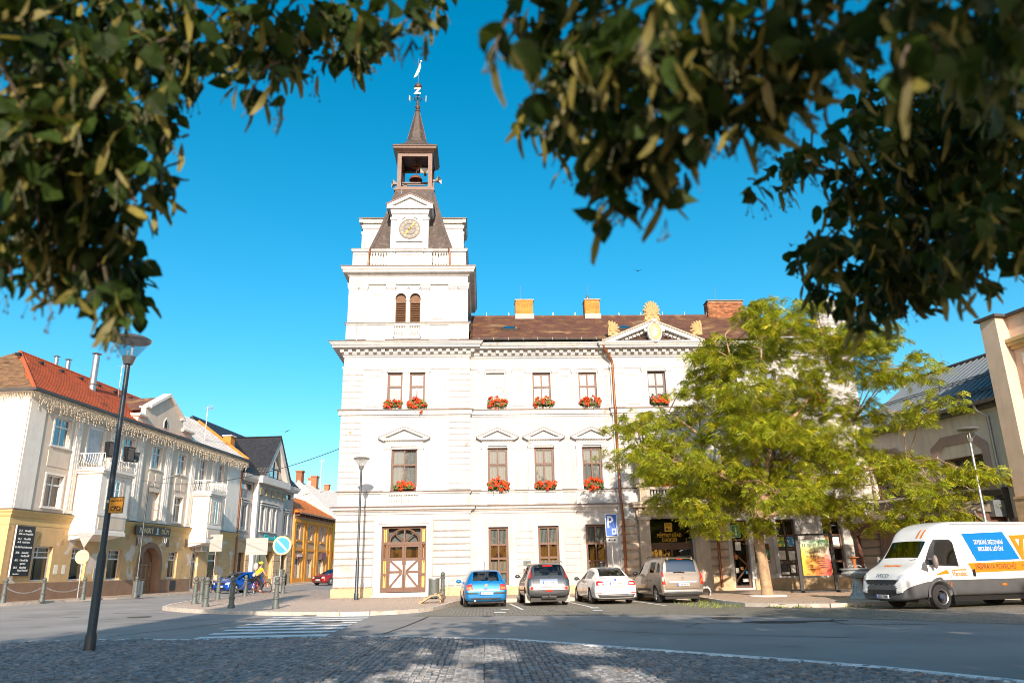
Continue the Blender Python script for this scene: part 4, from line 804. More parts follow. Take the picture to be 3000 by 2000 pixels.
# mansard and aedicules on its four sides
MB().ring(cx, cx, cy, cy, [(2.62, 19.3), (2.62, 19.78), (2.56, 19.80), (2.5, 19.9), (2.02, 21.4), (1.62, 22.9), (1.22, 24.42), (1.22, 24.5)], close=True).build('mansard_roof', ROOFSHEET, TH, smooth=0)
b = MB()
for k in range(4):
    b.m = Matrix.Translation((cx, cy, 0)) @ Matrix.Rotation(k*PI/2, 4, 'Z')
    for u in (-.95, -.55, 0, .55, .95): b.tube([(u*2.4, -2.52, 19.9), (u*1.95, -2.04, 21.4), (u*1.56, -1.64, 22.9), (u*1.17, -1.24, 24.42)], .02, 4)
b.m = None; b.build('standing_seam', ROOFSHEET, TH, smooth=0)
def dormer(k):
    Mx = Matrix.Translation((cx-.04, cy, 0)) @ Matrix.Rotation(k*PI/2, 4, 'Z'); y = -3.1
    a = MB(); a.m = Mx
    a.box(-1.08, 1.08, y, -1.0, 19.2, 21.9).box(-1.12, -.80, y-.05, y+.02, 19.6, 21.55).box(.80, 1.12, y-.05, y+.02, 19.6, 21.55).box(-1.16, -.76, y-.09, y+.02, 21.5, 21.66).box(.76, 1.16, y-.09, y+.02, 21.5, 21.66).box(-.80, .80, y-.03, y+.02, 21.56, 21.66)
    a.box(-1.12, 1.12, y-.06, -1.0, 21.9, 22.05).box(-1.15, 1.15, y-.1, -1.0, 22.05, 22.2).prism([(-1.28, 22.2), (1.28, 22.2), (1.38, 22.44), (0, 23.12), (-1.38, 22.44)], 'y', y-.06, -1.0)
    for s in (-1, 1): a.prism([(s*1.38, 22.36), (s*1.38, 22.46), (0, 23.14), (0, 22.94), (s*1.05, 22.40)], 'y', y-.2, y)
    a.box(-1.38, 1.38, y-.2, y, 22.2, 22.36).box(-.78, .78, y-.10, y+.02, 20.10, 20.17)
    o = a.build('clock_dormer', WHITE2, TH, smooth=0)
    r_ = MB(); r_.m = Mx
    for s in (-1, 1): r_.prism([(s*1.44, 22.44), (s*1.44, 22.50), (0, 23.22), (0, 23.15)], 'y', y-.24, -.9)
    r_.build('dormer_roof', COPPER, o, smooth=0)
    return o
for k in range(4): dorm = dormer(k); d0 = dorm if k == 0 else d0
dx, dy, dz = cx-.04, cy-3.12, 20.92
DIAL = M('clock_dial', (.13, .12, .11), .5, var=.06, bump=0)
clk = MB().lathe([(.001, -.02), (.60, -.02), (.62, .0)], (dx, dy, dz), 36, ax='y').build('clock_face', DIAL, TH, smooth=30)
def rim(r0, r1, y, m, nm): MB().lathe([(r0, y), (r0, y-.03), (r1, y-.03), (r1, y)], (dx, dy, dz), 40, ax='y', cap=False).build(nm, m, clk, smooth=0)
rim(.59, .63, 0, WOODDK, 'dial_rim'); rim(.335, .355, -.015, WOODDK, 'dial_ring'); rim(.76, .80, .02, WHITE2, 'plaster_ring')
MB().box(dx-.34, dx+.34, dy-.035, dy-.025, dz-.008, dz+.008).box(dx-.008, dx+.008, dy-.035, dy-.025, dz-.34, dz+.34).build('dial_cross', WOODDK, clk, smooth=0)
NUM = M('cream_numeral', (.52, .40, .22), .5, bump=0)
for i, n in enumerate(('XII', 'I', 'II', 'III', 'IIII', 'V', 'VI', 'VII', 'VIII', 'IX', 'X', 'XI')):
    a = -2*PI*i/12; letter(clk, n, .17, NUM, (dx-math.sin(a)*.475, dy-.03, dz+math.cos(a)*.475), roll_=a, width=.035+.03*len(n), bold=.004, name='numeral')
def hand(a, L_, w, tail):
    b = MB(); b.m = Matrix.Translation((dx, dy-.05, dz)) @ Matrix.Rotation(-a, 4, 'Y').inverted() if False else Matrix.Translation((dx, dy-.05, dz)) @ Matrix.Rotation(a, 4, 'Y')
    b.prism([(-w*.5, -tail), (w*.5, -tail), (w*.6, L_*.4), (w*1.3, L_*.62), (w*.7, L_*.75), (w*1.0, L_*.85), (0, L_), (-w*1.0, L_*.85), (-w*.7, L_*.75), (-w*1.3, L_*.62), (-w*.6, L_*.4)], 'y', -.012, .012); b.ball((0, 0, 0), w, 8); b.build('clock_hand', YELLOW, clk, smooth=0)
hand(R(36), .56, .045, .15); hand(R(214), .42, .055, .12)
# bell lantern
LC = (cx-.02, cy)
def lbox(b, h, z0, z1): return b.box(LC[0]-h, LC[0]+h, LC[1]-h, LC[1]+h, z0, z1)
lant = lbox(lbox(MB(), 1.28, 24.50, 24.62), 1.18, 24.62, 24.78).build('lantern_curb', COPPER, TH, smooth=0)
for sx in (-1, 1):
    for sy in (-1, 1): MB().box(LC[0]+sx*.98-.13, LC[0]+sx*.98+.13, LC[1]+sy*.98-.13, LC[1]+sy*.98+.13, 24.78, 27.2).build('lantern_post', COPPER, TH, smooth=0)
for sy in (-1, 1): MB().box(LC[0]-1.1, LC[0]+1.1, LC[1]+sy*.98-.12, LC[1]+sy*.98+.12, 27.0, 27.2).build('lantern_beam', COPPER, TH, smooth=0); MB().box(LC[0]+sy*.98-.12, LC[0]+sy*.98+.12, LC[1]-.85, LC[1]+.85, 27.0, 27.2).build('lantern_beam', COPPER, TH, smooth=0)
MB().ring(LC[0], LC[0], LC[1], LC[1], [(.01, 27.21), (1.15, 27.21), (1.22, 27.30), (1.38, 27.45), (1.38, 27.55), (1.42, 27.60), (1.42, 27.68)]).build('lantern_cornice', COPPER, TH, smooth=0)
b = MB(); k = 8; lv = [(1.44, 27.66, 0), (.98, 28.02, .35), (.70, 28.45, .8), (.60, 28.75, 1), (.13, 31.05, 1)]
vs = []
for h, z, o_ in lv:
    for i in range(8):
        a = PI/8+i*PI/4; r8 = h/math.cos(PI/8); p8 = Vector((r8*math.cos(a), r8*math.sin(a)))
        sgn = (1 if p8.x > 0 else -1, 1 if p8.y > 0 else -1); psq = Vector((sgn[0]*h, sgn[1]*h)); p = psq.lerp(p8, o_); vs.append((LC[0]+p.x, LC[1]+p.y, z))
fs = []
for q in range(len(lv)-1):
    for i in range(8): fs.append((q*8+i, q*8+(i+1) % 8, q*8+8+(i+1) % 8, q*8+8+i))
b.add(vs, fs); b.build('spire', ROOFSHEET, TH, smooth=0)
b = MB()
for i in range(8):
    a = PI/8+i*PI/4; b.tube([(LC[0]+.62*math.cos(a)/math.cos(PI/8), LC[1]+.62*math.sin(a)/math.cos(PI/8), 28.75), (LC[0]+.14*math.cos(a), LC[1]+.14*math.sin(a), 31.05)], .018, 4)
b.build('spire_seam', COPPER, TH, smooth=0)
MB().lathe([(.18, 31.02), (.20, 31.08), (.14, 31.14), (.09, 31.2), (.17, 31.34), (.18, 31.42), (.08, 31.55), (.11, 31.7), (.05, 31.95), (.05, 32.2), (.10, 32.3), (.05, 32.36), (.04, 32.6)], (LC[0], LC[1], 0), 12).build('finial', COPPER, TH, smooth=50)
MB().ball((LC[0], LC[1], 33.0), .25, 16).lathe([(.257, 32.97), (.257, 33.03)], (LC[0], LC[1], 0), 16, cap=False).build('finial_ball', COPPER, TH, smooth=60)
MB().tube([(LC[0], LC[1], 33.2), (LC[0], LC[1], 35.3)], .022, 6).build('vane_rod', STEEL, TH, smooth=60)
LETW = M('gilded_white_vane', (.78, .66, .48), .5, bump=0)
MB().prism([(LC[0]+.12, 34.95), (LC[0]+.16, 34.6), (LC[0]+.06, 34.2), (LC[0]-.10, 33.85), (LC[0]-.32, 33.7), (LC[0]-.18, 34.1), (LC[0]-.04, 34.5), (LC[0]+.05, 34.8)], 'y', LC[1]-.015, LC[1]+.015).ball((LC[0]+.16, LC[1], 35.05), .07, 8).build('wind_flag', LETW, TH, smooth=30)
MB().lathe([(.24, 32.02), (.27, 32.02), (.27, 32.05), (.24, 32.05)], (LC[0], LC[1], 0), 18, cap=False).tube([(LC[0]-.5, LC[1], 32.04), (LC[0]+.5, LC[1], 32.04)], .015, 5).tube([(LC[0], LC[1]-.4, 32.04), (LC[0], LC[1]+.4, 32.04)], .015, 5).build('vane_cross', IRON, TH, smooth=30)
letter(TH, 'Z', .62, LETW, (LC[0], LC[1]-.4, 32.36), bold=.03, depth=.012, name='vane_letter'); letter(TH, 'S', .55, LETW, (LC[0]-.55, LC[1], 32.05), rz=R(78), bold=.03, depth=.012, name='vane_letter'); letter(TH, 'J', .5, LETW, (LC[0]+.55, LC[1], 32.05), rz=R(86), bold=.03, depth=.012, name='vane_letter')
BELL = M('rusty_bell', (.24, .085, .045), .55, metal=.4, var=.2, vs=8, bump=.1)
def bell(c, r): MB().lathe([(.02, .62*r), (.4*r, .58*r), (.75*r, .38*r), (.95*r, .05*r), (1.0*r, -.12*r), (.93*r, -.12*r), (.85*r, .1*r), (.5*r, .45*r)], c, 18).build('bell', BELL, TH, smooth=50)
bell((LC[0]+.02, LC[1], 26.88), .34); bell((LC[0]-.02, LC[1], 25.92), .44)
MB().tube([(LC[0], LC[1], 27.2), (LC[0], LC[1], 25.2)], .03, 6).box(LC[0]-1, LC[0]+1, LC[1]-.05, LC[1]+.05, 25.62, 25.72).box(LC[0]-.9, LC[0]+.6, LC[1]-.3, LC[1]-.22, 25.36, 25.42).box(LC[0]-.9, LC[0]+.9, LC[1]-.05, LC[1]+.05, 25.05, 25.11).tube([(LC[0]-.45, LC[1], 25.1), (LC[0]+.35, LC[1], 25.4)], .03, 5).tube([(LC[0]+.45, LC[1], 25.1), (LC[0]-.35, LC[1], 25.4)], .03, 5).tube([(LC[0]+.1, LC[1]-.1, 26.55), (LC[0]+.25, LC[1]-.1, 26.8)], .06, 6).box(LC[0]-.75, LC[0]-.55, LC[1]-.3, LC[1]-.1, 25.1, 25.4).build('bell_frame', WOODDK, TH, smooth=0)
for x, zb in ((-1.0, 24.6), (.5, 24.5), (.75, 24.5)): MB().tube([(LC[0]+x, LC[1]-1.15, zb+1.2 if x < 0 else zb), (LC[0]+x+.25, LC[1]-1.35, zb-.45)], .015, 5).build('stay_wire', STEEL, TH, smooth=0)
HORN = M('grey_horn', (.38, .36, .33), .5, bump=0)
def horn(c, rz, lab):
    h = root('horn_loudspeaker', lab, 'loudspeaker', c, rz, group='horn loudspeakers in the bell lantern'); h.scale = (.8,)*3
    b = MB(); vs = []
    for y, w_, hh in ((-.28, .34, .22), (-.1, .2, .13), (.1, .07, .06), (.28, .06, .06)): vs += [(-w_, y, -hh), (w_, y, -hh), (w_, y, hh), (-w_, y, hh)]
    b.add(vs, [(q*4+i, q*4+(i+1) % 4, q*4+4+(i+1) % 4, q*4+4+i) for q in range(3) for i in range(4)]); b.add([(-.34, -.28, -.22), (.34, -.28, -.22), (.34, -.28, .22), (-.34, -.28, .22)], []); b.build('flare', HORN, h, smooth=0)
    MB().lathe([(.1, .26), (.12, .28), (.12, .45), (.08, .48)], (0, 0, 0), 10, ax='y').build('driver', GUTTER, h, smooth=30); MB().box(-.02, .02, .2, .3, -.35, 0).build('bracket', STEEL, h, smooth=0)
wy = 41+LC[1]
horn((LC[0]+.62, wy-.75, 26.05), 0, 'beige horn loudspeaker facing the square inside the bell lantern'); horn((LC[0]+1.35, wy-.2, 25.75), R(70), 'horn loudspeaker outside the right post of the bell lantern'); horn((LC[0]-1.30, wy-.2, 25.5), R(-75), 'horn loudspeaker outside the left post of the bell lantern')
# ================================================================ flower boxes, statue
RED = M('red_geranium', (.74, .065, .010), .6, var=.25, vs=20, bump=0, isl=.3); LEAF = M('geranium_leaf', (.10, .17, .03), .7, var=.25, vs=20, bump=0, isl=.3); BOXM = M('brown_planter', (.14, .05, .03), .6)
def flowerbox(x, z, w, lab, drop=.35, y=40.72, seed=0):
    rnd = random.Random(seed); sq = rnd.uniform(.75, 1.1); w *= rnd.uniform(.8, .98); f = root('flower_box', lab, 'flower box', (x, y, z), group='geranium boxes on the town hall windows')
    MB().box(-w/2+.05, w/2-.05, -.10, .10, -.10, .10).build('planter', BOXM, f, smooth=0)
    for nm, m_, n, s_ in (('foliage', LEAF, 240, .042), ('blossom', RED, 620, .042)):
        b = MB()
        cl = [(rnd.uniform(-w/2, w/2), rnd.uniform(-.28, .05), max(-drop, min(.40, rnd.gauss(.1, .19)))) for _ in range(26)]
        for i in range(n):
            if nm == 'blossom':
                q = cl[i % 26]; p = Vector(q)+Vector([rnd.gauss(0, .04) for _ in range(3)])
            else: p = Vector((rnd.uniform(-w/2, w/2), rnd.uniform(-.24, .06), max(-drop*.9, min(.32, rnd.gauss(.03, .17)))))
            k = 1-(p.x/(w*.62))**2
            p.z = p.z*(.30+.6*max(0, k))*sq; d = Vector((rnd.uniform(-1, 1), rnd.uniform(-1.6, .2), rnd.uniform(-.6, 1))).normalized(); u = d.orthogonal().normalized(); v = d.cross(u); s2 = s_*rnd.uniform(.6, 1.2)
            b.add([p-u*s2-v*s2*.7, p+u*s2*.3-v*s2, p+u*s2+v*s2*.6, p-u*s2*.4+v*s2], [(0, 1, 2, 3)])
        b.build(nm, m_, f, smooth=0, recalc=False)
Tn = ['leftmost', 'middle', 'right']
flowerbox(-4.93, 10.2, 1.02, 'red geranium box under the left of the paired upper tower windows', seed=1)
flowerbox(-3.58, 10.15, 1.08, 'trailing red geranium box under the right of the paired upper tower windows', .5, seed=2)
flowerbox(-4.22, 5.72, 1.2, 'flat red geranium box at the pedimented tower window above the doorway', .15, seed=3)
wh = ['nearest the tower', 'in the middle of the three wing windows', 'beside the copper downpipe']
for i, q in enumerate(fw2): flowerbox((q[0]+q[1])/2+.1, 10.25, 1.2, 'red geraniums at the upper wing window '+wh[i], .4, 40.9, seed=10+i)
for i, q in enumerate(fw1): flowerbox((q[0]+q[1])/2+.03, 5.72, 1.2, 'orange red geraniums at the pedimented wing window '+wh[i], .3 if i else .45, 40.9, seed=20+i)
flowerbox(9.85, 10.2, 1.05, 'red geranium box under the window below the big pediment', .2, 40.72, seed=30)
flowerbox(9.8, 5.5, 1.3, 'sparse geranium box behind the tree at the balcony window', .1, 40.6, seed=31)
for i, c in enumerate(rc): flowerbox(c, 10.2, 1.0, 'geranium box behind the tree crown at the %s upper window right of the pediment' % ('first', 'second', 'third')[i], .2, 40.9, seed=40+i)
st = root('statue', 'weathered stone statue of a draped figure in front of the facade left of the tree', 'statue', (8.35, 40.35, 5.52))
MB().box(-.24, .24, -.22, .22, 0, .55).box(-.28, .28, -.26, .26, .5, .6).build('pedestal', PORTAL, st, smooth=0)
b = MB().lathe([(.22, .6), (.24, .75), (.2, 1.1), (.23, 1.45), (.17, 1.75), (.10, 1.9), (.07, 1.95), (.08, 2.0)], (0, 0, 0), 12).ball((0, -.02, 2.08), .12, 10, (1, 1, 1.2)).tube([(.2, 0, 1.75), (.27, -.1, 1.45), (.1, -.24, 1.35)], [.07, .06, .05], 7).tube([(-.2, 0, 1.75), (-.28, -.06, 1.45), (-.16, -.2, 1.2)], [.07, .06, .05], 7)
for k in range(5): b.tube([(-.15+.075*k, -.17, 1.6), (-.17+.085*k, -.22, .65)], .035, 5)
b.build('figure', PORTAL, st, smooth=60)
# ================================================================ lamps, bollards, signs, street furniture
CLEAR = glass('lamp_glass', (.97, .97, .98), .0, boost=.5); LAMPTOP = M('lamp_canopy', (.34, .33, .32), .35, metal=.7, bump=0)
def street_lamp(x, y, z, h, lab, thick=1, mat=POLE, glassz=.36):
    L_ = root('street_lamp', lab, 'street lamp', (x, y, z), group='conical street lamps on the square'); t = thick
    MB().lathe([(.11*t, 0), (.11*t, .28), (.085*t, .34), (.085*t, 1.75), (.06*t, 1.85), (.05*t, h-.42)], n=14).build('pole', mat, L_, smooth=40)
    MB().lathe([(.09, .0), (.10, .02), (.14, .16), (.135, .17), (.05, .1)], (0, 0, h-.46), 16).build('collar', LAMPTOP, L_, smooth=40)
    MB().lathe([(.14, 0), (.40, glassz)], (0, 0, h-.30), 24, cap=False).build('glass_bowl', CLEAR, L_, smooth=60, recalc=False)
    MB().lathe([(.02, .02), (.30, -.02), (.40, .0), (.415, .025), (.34, .075), (.02, .11)], (0, 0, h-.30+glassz), 24).build('canopy', LAMPTOP, L_, smooth=40)
    MB().tube([(.05, 0, h-.33), (.05, 0, h-.05)], .022, 6).tube([(-.05, .02, h-.33), (-.05, .02, h-.15)], .018, 6).build('lamp_tube', SIGNWHITE, L_, smooth=40); return L_
lx, ly = -7.53, 15.72
street_lamp(lx, ly, .06, 6.12, 'tall dark street lamp at the left edge of the foreground setts')
street_lamp(-6.07, 38.0, .17, 6.62, 'street lamp casting its shadow on the town hall tower')
street_lamp(19.95, 30.0, .12, 6.42, 'street lamp rising behind the white van', mat=STEEL)
bp_ = root('bicycle_sign', 'small yellow cycle route sign on the tall left lamp post', 'sign', (lx+.20, ly-.12, 2.78))
SIGNYEL = M('sign_yellow', (.75, .30, .01), .4, bump=0)
MB().box(-.145, .145, -.008, .008, -.16, .16).build('plate', SIGNYEL, bp_, smooth=0)
MB().box(-.145, .145, -.012, -.009, .150, .16).box(-.145, .145, -.012, -.009, -.16, -.150).box(-.145, -.135, -.012, -.009, -.15, .15).box(.135, .145, -.012, -.009, -.15, .15).box(-.11, -.02, -.012, -.009, .07, .09).lathe([(.03, -.012), (.045, -.012), (.045, -.009)], (-.055, 0, -.07), 12, ax='y', cap=False).lathe([(.03, -.012), (.045, -.012), (.045, -.009)], (.055, 0, -.07), 12, ax='y', cap=False).box(-.06, .05, -.012, -.009, -.035, -.022).box(-.01, .005, -.012, -.009, -.07, -.02).build('pictogram', BLACK, bp_, smooth=0)
letter(bp_, '4181', .07, BLACK, (.06, -.012, .085)); MB().lathe([(.068, 0), (.068, .06)], (-.2, .12, .05), 14).build('clamp', STEEL, bp_, smooth=40)
def arm_lamp(x, y, z, h, lab, rz):
    L_ = root('arm_street_lamp', lab, 'street lamp', (x, y, z), rz, group='street lamps with angled arms')
    MB().lathe([(.09, 0), (.09, 1.2), (.06, 1.3), (.05, h)], n=10).build('pole', POLE, L_, smooth=40); MB().tube([(0, 0, h-.05), (.3, 0, h+.02), (1.3, 0, h+.35)], .035, 7).build('arm', POLE, L_, smooth=40)
    MB().prism([(1.2, h+.30), (1.9, h+.50), (1.92, h+.56), (1.2, h+.40)], 'y', -.13, .13).build('lamp_head', IRON, L_, smooth=0)
arm_lamp(-22.6, 52.3, .2, 7.3, 'thin street lamp with an angled arm by the arched doorway', R(10))
arm_lamp(-20.0, 80.5, .35, 8.6, 'distant street lamp with an angled arm beside the bank', R(8))
def bollard(x, y, z, lab, sc=1, tilt=0):
    o = MB().lathe([(.14, 0), (.14, .10), (.105, .16), (.10, .34), (.125, .36), (.125, .40), (.095, .42), (.085, .86), (.11, .88), (.115, .94), (.07, .965), (.075, .98)], n=14)
    o.ball((0, 0, 1.06), .105, 14); q = o.build('bollard', IRON, None, smooth=40); q.location = (x, y, z+.58*sc); q.scale = (sc, sc, sc); q.rotation_euler = (0, tilt, 0)
    return tag(q, lab, 'bollard', 'cast iron bollards round the square')
B2 = [(-13.25, 36.9, 'ball topped bollard nearest the kerb tip of the island'), (-13.7, 39.0, 'second bollard inward from the kerb tip'), (-11.7, 33.9, 'bollard left of the chained pair, close to the kerb'), (-14.0, 42.3, 'small far bollard behind the kerb tip group'), (-14.35, 45.6, 'bollard with a dark painted base left of the chain'),
      (-10.15, 32.4, 'bollard in front of the blue small car'), (-14.2, 47.7, 'far bollard at the front of the blue small car'), (-13.0, 51.8, 'far bollard just right of the cyclist'), (-8.1, 31.3, 'dark bollard standing beside the zebra crossing'), (-1.95, 37.6, 'bollard beside the blue hatchback and the waste bin')]
for x, y, l in B2: bollard(x, y, zpav(y)-.01, l, 1.05)
for x, y, l in ((-25.55, 43.2, 'leftmost bollard in front of the ochre house'), (-24.3, 44.6, 'bollard under the black poster, second from the left'), (-22.9, 46.2, 'third bollard, beside the sign pole at the ochre house'), (-21.7, 50.2, 'bollard beside the arched doorway bin')): bollard(x, y, zpav(y), l, 1.08)
def chain(a, c, sag, lab, mat=IRON):
    a, c = Vector(a), Vector(c); b = MB(); n = 34; pv = None
    for i in range(n):
        t = (i+.5)/n; p = a.lerp(c, t); p.z -= sag*4*t*(1-t); t2 = t+.5/n; p2 = a.lerp(c, t2); p2.z -= sag*4*t2*(1-t2); d = (p2-p).normalized(); L_ = (c-a).length/n*.62
        s_ = d.orthogonal().normalized() if i % 2 else d.cross(d.orthogonal()).normalized()
        b.tube([p-d*L_, p-d*L_*.6+s_*.03, p+d*L_*.6+s_*.03, p+d*L_, p+d*L_*.6-s_*.03, p-d*L_*.6-s_*.03, p-d*L_], .011, 4, cap=False)
    b.build('chain', mat, None, smooth=0, label=lab, cat='chain', group='chains hung between bollards')
RUST = M('rusty_chain', (.16, .06, .035), .8, bump=.1)
chain((-14.2, 47.6, .95), (-12.95, 51.7, 1.0), .62, 'rusty chain sagging between two bollards near the cyclist', RUST)
chain((-25.5, 43.2, 1.0), (-24.3, 44.6, 1.0), .33, 'chain between the two leftmost bollards', STEEL); chain((-24.3, 44.6, 1.0), (-22.9, 46.2, 1.0), .33, 'chain between the bollard under the poster and the sign pole', STEEL)
chain((-14.35, 45.6, 1.0), (-14.2, 47.6, 1.0), .4, 'short chain behind the dark based bollard')
def sign_pole(x, y, z, h, lab, lean=0):
    s_ = root('road_sign', lab, 'road sign', (x, y, z)); MB().tube([(0, 0, 0), (lean, 0, h)], .035, 8).build('pole', STEEL, s_, smooth=60); return s_
s_ = sign_pole(-23.1, 46.0, .2, 3.75, 'back of a give way triangle above a round sign back on one pole')
MB().prism([(-.50, 3.72), (.50, 3.72), (0, 2.86)], 'y', -.075, -.055).build('triangle_plate', SIGNGREY, s_, smooth=0); MB().lathe([(.001, -.075), (.40, -.075), (.40, -.055), (.001, -.055)], (-.02, 0, 2.36), 24, ax='y').build('round_plate', M('sun_faded_sign_back', (.60, .44, .26), .6, bump=0), s_, smooth=30)
MB().box(-.3, .3, -.1, -.077, 3.5, 3.53).box(-.25, .25, -.1, -.077, 2.2, 2.23).box(-.25, .25, -.1, -.077, 2.5, 2.53).box(-.1, .1, -.1, -.077, 3.1, 3.13).build('bracket', STEEL, s_, smooth=0)
s_ = sign_pole(-21.0, 62.0, .2, 4.1, 'back of a rectangular grey road sign by the shop window'); MB().box(-.48, .48, -.075, -.055, 3.0, 4.3).build('plate', SIGNGREY, s_, smooth=0); MB().box(-.4, .4, -.1, -.076, 3.3, 3.34).box(-.4, .4, -.1, -.076, 3.9, 3.94).build('bracket', STEEL, s_, smooth=0)
s_ = sign_pole(-16.75, 58.3, .15, 3.75, 'wide back of a road sign behind the cyclist'); MB().box(-.80, .80, -.075, -.055, 2.65, 3.85).build('plate', SIGNGREY, s_, smooth=0); MB().box(-.7, .7, -.1, -.076, 2.9, 2.94).box(-.7, .7, -.1, -.076, 3.5, 3.54).build('bracket', STEEL, s_, smooth=0)
s_ = sign_pole(-13.5, 52.6, .2, 3.3, 'round blue no parking sign with a white slash'); cz_ = 3.05
for r_, m_, y, nm in ((.62, M('sign_faded_yellow', (.80, .45, .06), .4, bump=0), -.07, 'outer_ring'), (.575, SIGNWHITE, -.078, 'white_ring'), (.50, M('sign_cyan', (.02, .28, .60), .4, bump=0), -.086, 'disc')): MB().lathe([(.001, y), (r_, y), (r_, -.05)], (.05, 0, cz_), 32, ax='y').build(nm, m_, s_, smooth=30)
b = MB(); b.m = Matrix.Translation((.05, -.094, cz_)) @ Matrix.Rotation(R(45), 4, 'Y'); b.box(-.49, .49, -.004, .004, -.06, .06); b.build('slash', SIGNWHITE, s_, smooth=0)
s_ = sign_pole(6.15, 37.1, .17, 3.35, 'blue parking sign with white letter P and an arrow plate'); MB().box(-.26, .26, -.06, -.045, 2.72, 3.72).build('plate', SIGNBLUE, s_, smooth=0)
MB().box(-.28, .28, -.055, -.04, 2.70, 3.74).build('white_rim', SIGNWHITE, s_, smooth=0); letter(s_, 'P', .78, SIGNWHITE, (-.06, -.064, 3.34), width=.27, bold=.01)
MB().box(.02, .22, -.066, -.062, 2.80, 3.06).build('disc_panel', SIGNWHITE, s_, smooth=0); b = MB(); b.prism([(.06, 2.99), (.18, 2.99), (.18, 2.92), (.16, 2.86), (.12, 2.83), (.08, 2.86), (.06, 2.92)], 'y', -.07, -.067); b.build('disc_symbol', SIGNBLUE, s_, smooth=0)
MB().box(-.26, .26, -.055, -.04, 2.42, 2.64).build('arrow_plate', SIGNWHITE, s_, smooth=0); MB().box(-.12, .12, -.06, -.056, 2.515, 2.545).prism([(-.20, 2.53), (-.11, 2.475), (-.11, 2.585)], 'y', -.06, -.056).prism([(.20, 2.53), (.11, 2.475), (.11, 2.585)], 'y', -.06, -.056).build('arrow', BLACK, s_, smooth=0)
def bin_(x, y, z, lab, mat=IRON, r_=.24, h=.78):
    o = root('waste_bin', lab, 'waste bin', (x, y, z), group='round waste bins'); MB().lathe([(r_, .08), (r_, h), (r_-.02, h), (r_-.02, .1)], n=20).build('body', mat, o, smooth=40); MB().lathe([(r_+.015, h-.04), (r_+.015, h+.01), (r_-.03, h+.01), (r_-.03, h-.04)], n=20, cap=False).build('rim', STEEL, o, smooth=40); MB().lathe([(r_*.6, 0), (r_*.6, .09)], n=12).build('foot', BLACK, o, smooth=40)
bin_(-2.35, 37.4, .17, 'perforated metal waste bin beside the blue hatchback', IRON, .26, .92); bin_(-21.9, 50.9, .2, 'light steel waste bin by the arched doorway', STEEL, .3, .95); bin_(-13.9, 53.8, .2, 'grey box bin behind the no parking sign', SIGNGREY, .35, 1.1); bin_(-20.2, 79.0, .35, 'tall dark waste bin in front of the bank', IRON, .4, 1.5)
SLAT = M('bench_slat', (.42, .27, .15), .6, var=.15, vs=8, bump=.1)
def bench(x, y, z, rz, lab, m_, n=7, L_=1.7):
    o = root('bench', lab, 'bench', (x, y, z), rz, group='curved slatted benches'); o.scale = (.72,)*3
    prof = [(-.95, .04), (-.75, .16), (-.5, .30), (-.25, .42), (-.02, .50), (.16, .50), (.27, .42), (.32, .28), (.30, .12), (.24, .02)]
    for s in (-1, 1): MB().tube([(p[0], s*L_*.42, p[1]-.03) for p in prof], .03, 6).build('frame', BLACK, o, smooth=40)
    MB().prism(prof+[(p[0]*.93+.0, p[1]-.075) for p in prof[::-1]], 'y', -L_/2-.04, -L_/2).build('end_panel', m_, o, smooth=0)
    for k in range(n):
        i = k*(len(prof)-1)/n; a = prof[int(i)]; c = prof[min(int(i)+1, len(prof)-1)]; b = MB(); t = Vector((c[0]-a[0], c[1]-a[1])).normalized()*.085; q = Vector(a).lerp(Vector(c), i-int(i)+.35); nn = Vector((-t.y, t.x)).normalized()*.045
        b.prism([tuple(q-t), tuple(q+t), tuple(q+t+nn), tuple(q-t+nn)], 'y', -L_/2, L_/2); b.build('slat', m_, o, smooth=0)
bench(-1.98, 33.5, .14, R(-4), 'curved bench seen end on beside the waste bin and bollard', SLAT); bench(9.9, 36.0, .16, R(8), 'grey ribbed bench behind the right side of the beige van', M('grey_slat', (.40, .40, .40), .5, metal=.3, bump=0), 8)
# display board
bd = root('display_board', 'open air cinema poster board with colour gradient in a black timber frame', 'poster board', (15.75, 36.6, .16), R(-6))
for s in (-1, 1): MB().box(s*.80-.07, s*.80+.07, -.07, .07, 0, 2.62).box(s*.80-.09, s*.80+.09, -.7, .7, 0, .1).build('post', BLACK, bd, smooth=0)
MB().box(-.9, .9, -.03, .03, 2.58, 2.66).box(-1.3, 1.3, -.2, .2, 0, .07).build('crossbar', BLACK, bd, smooth=0)
pg = bpy.data.materials.new('gradient_poster'); pg.use_nodes = True; nt = pg.node_tree; bs_ = nt.nodes['Principled BSDF']; bs_.inputs['Roughness'].default_value = .6
tc = nt.nodes.new('ShaderNodeTexCoord'); sx_ = nt.nodes.new('ShaderNodeSeparateXYZ'); nt.links.new(tc.outputs['Generated'], sx_.inputs[0])
def ramp(src, cols):
    r_ = nt.nodes.new('ShaderNodeValToRGB'); nt.links.new(src, r_.inputs[0]); e_ = r_.color_ramp.elements
    while len(e_) < len(cols): e_.new(.5)
    for q, (p, c_) in zip(e_, cols): q.position = p; q.color = (*c_, 1)
    return r_.outputs[0]
ca = ramp(sx_.outputs[2], [(0, (.75, .32, .01)), (.5, (.78, .48, .02)), (.75, (.35, .42, .10)), (1, (.55, .62, .62))]); cb_ = ramp(sx_.outputs[2], [(0, (.62, .04, .05)), (.4, (.55, .05, .06)), (.65, (.62, .45, .40)), (1, (.05, .34, .12))])
mx_ = nt.nodes.new('ShaderNodeMix'); mx_.data_type = 'RGBA'; nt.links.new(sx_.outputs[0], mx_.inputs[0]); nt.links.new(ca, mx_.inputs[6]); nt.links.new(cb_, mx_.inputs[7]); nt.links.new(mx_.outputs[2], bs_.inputs['Base Color'])
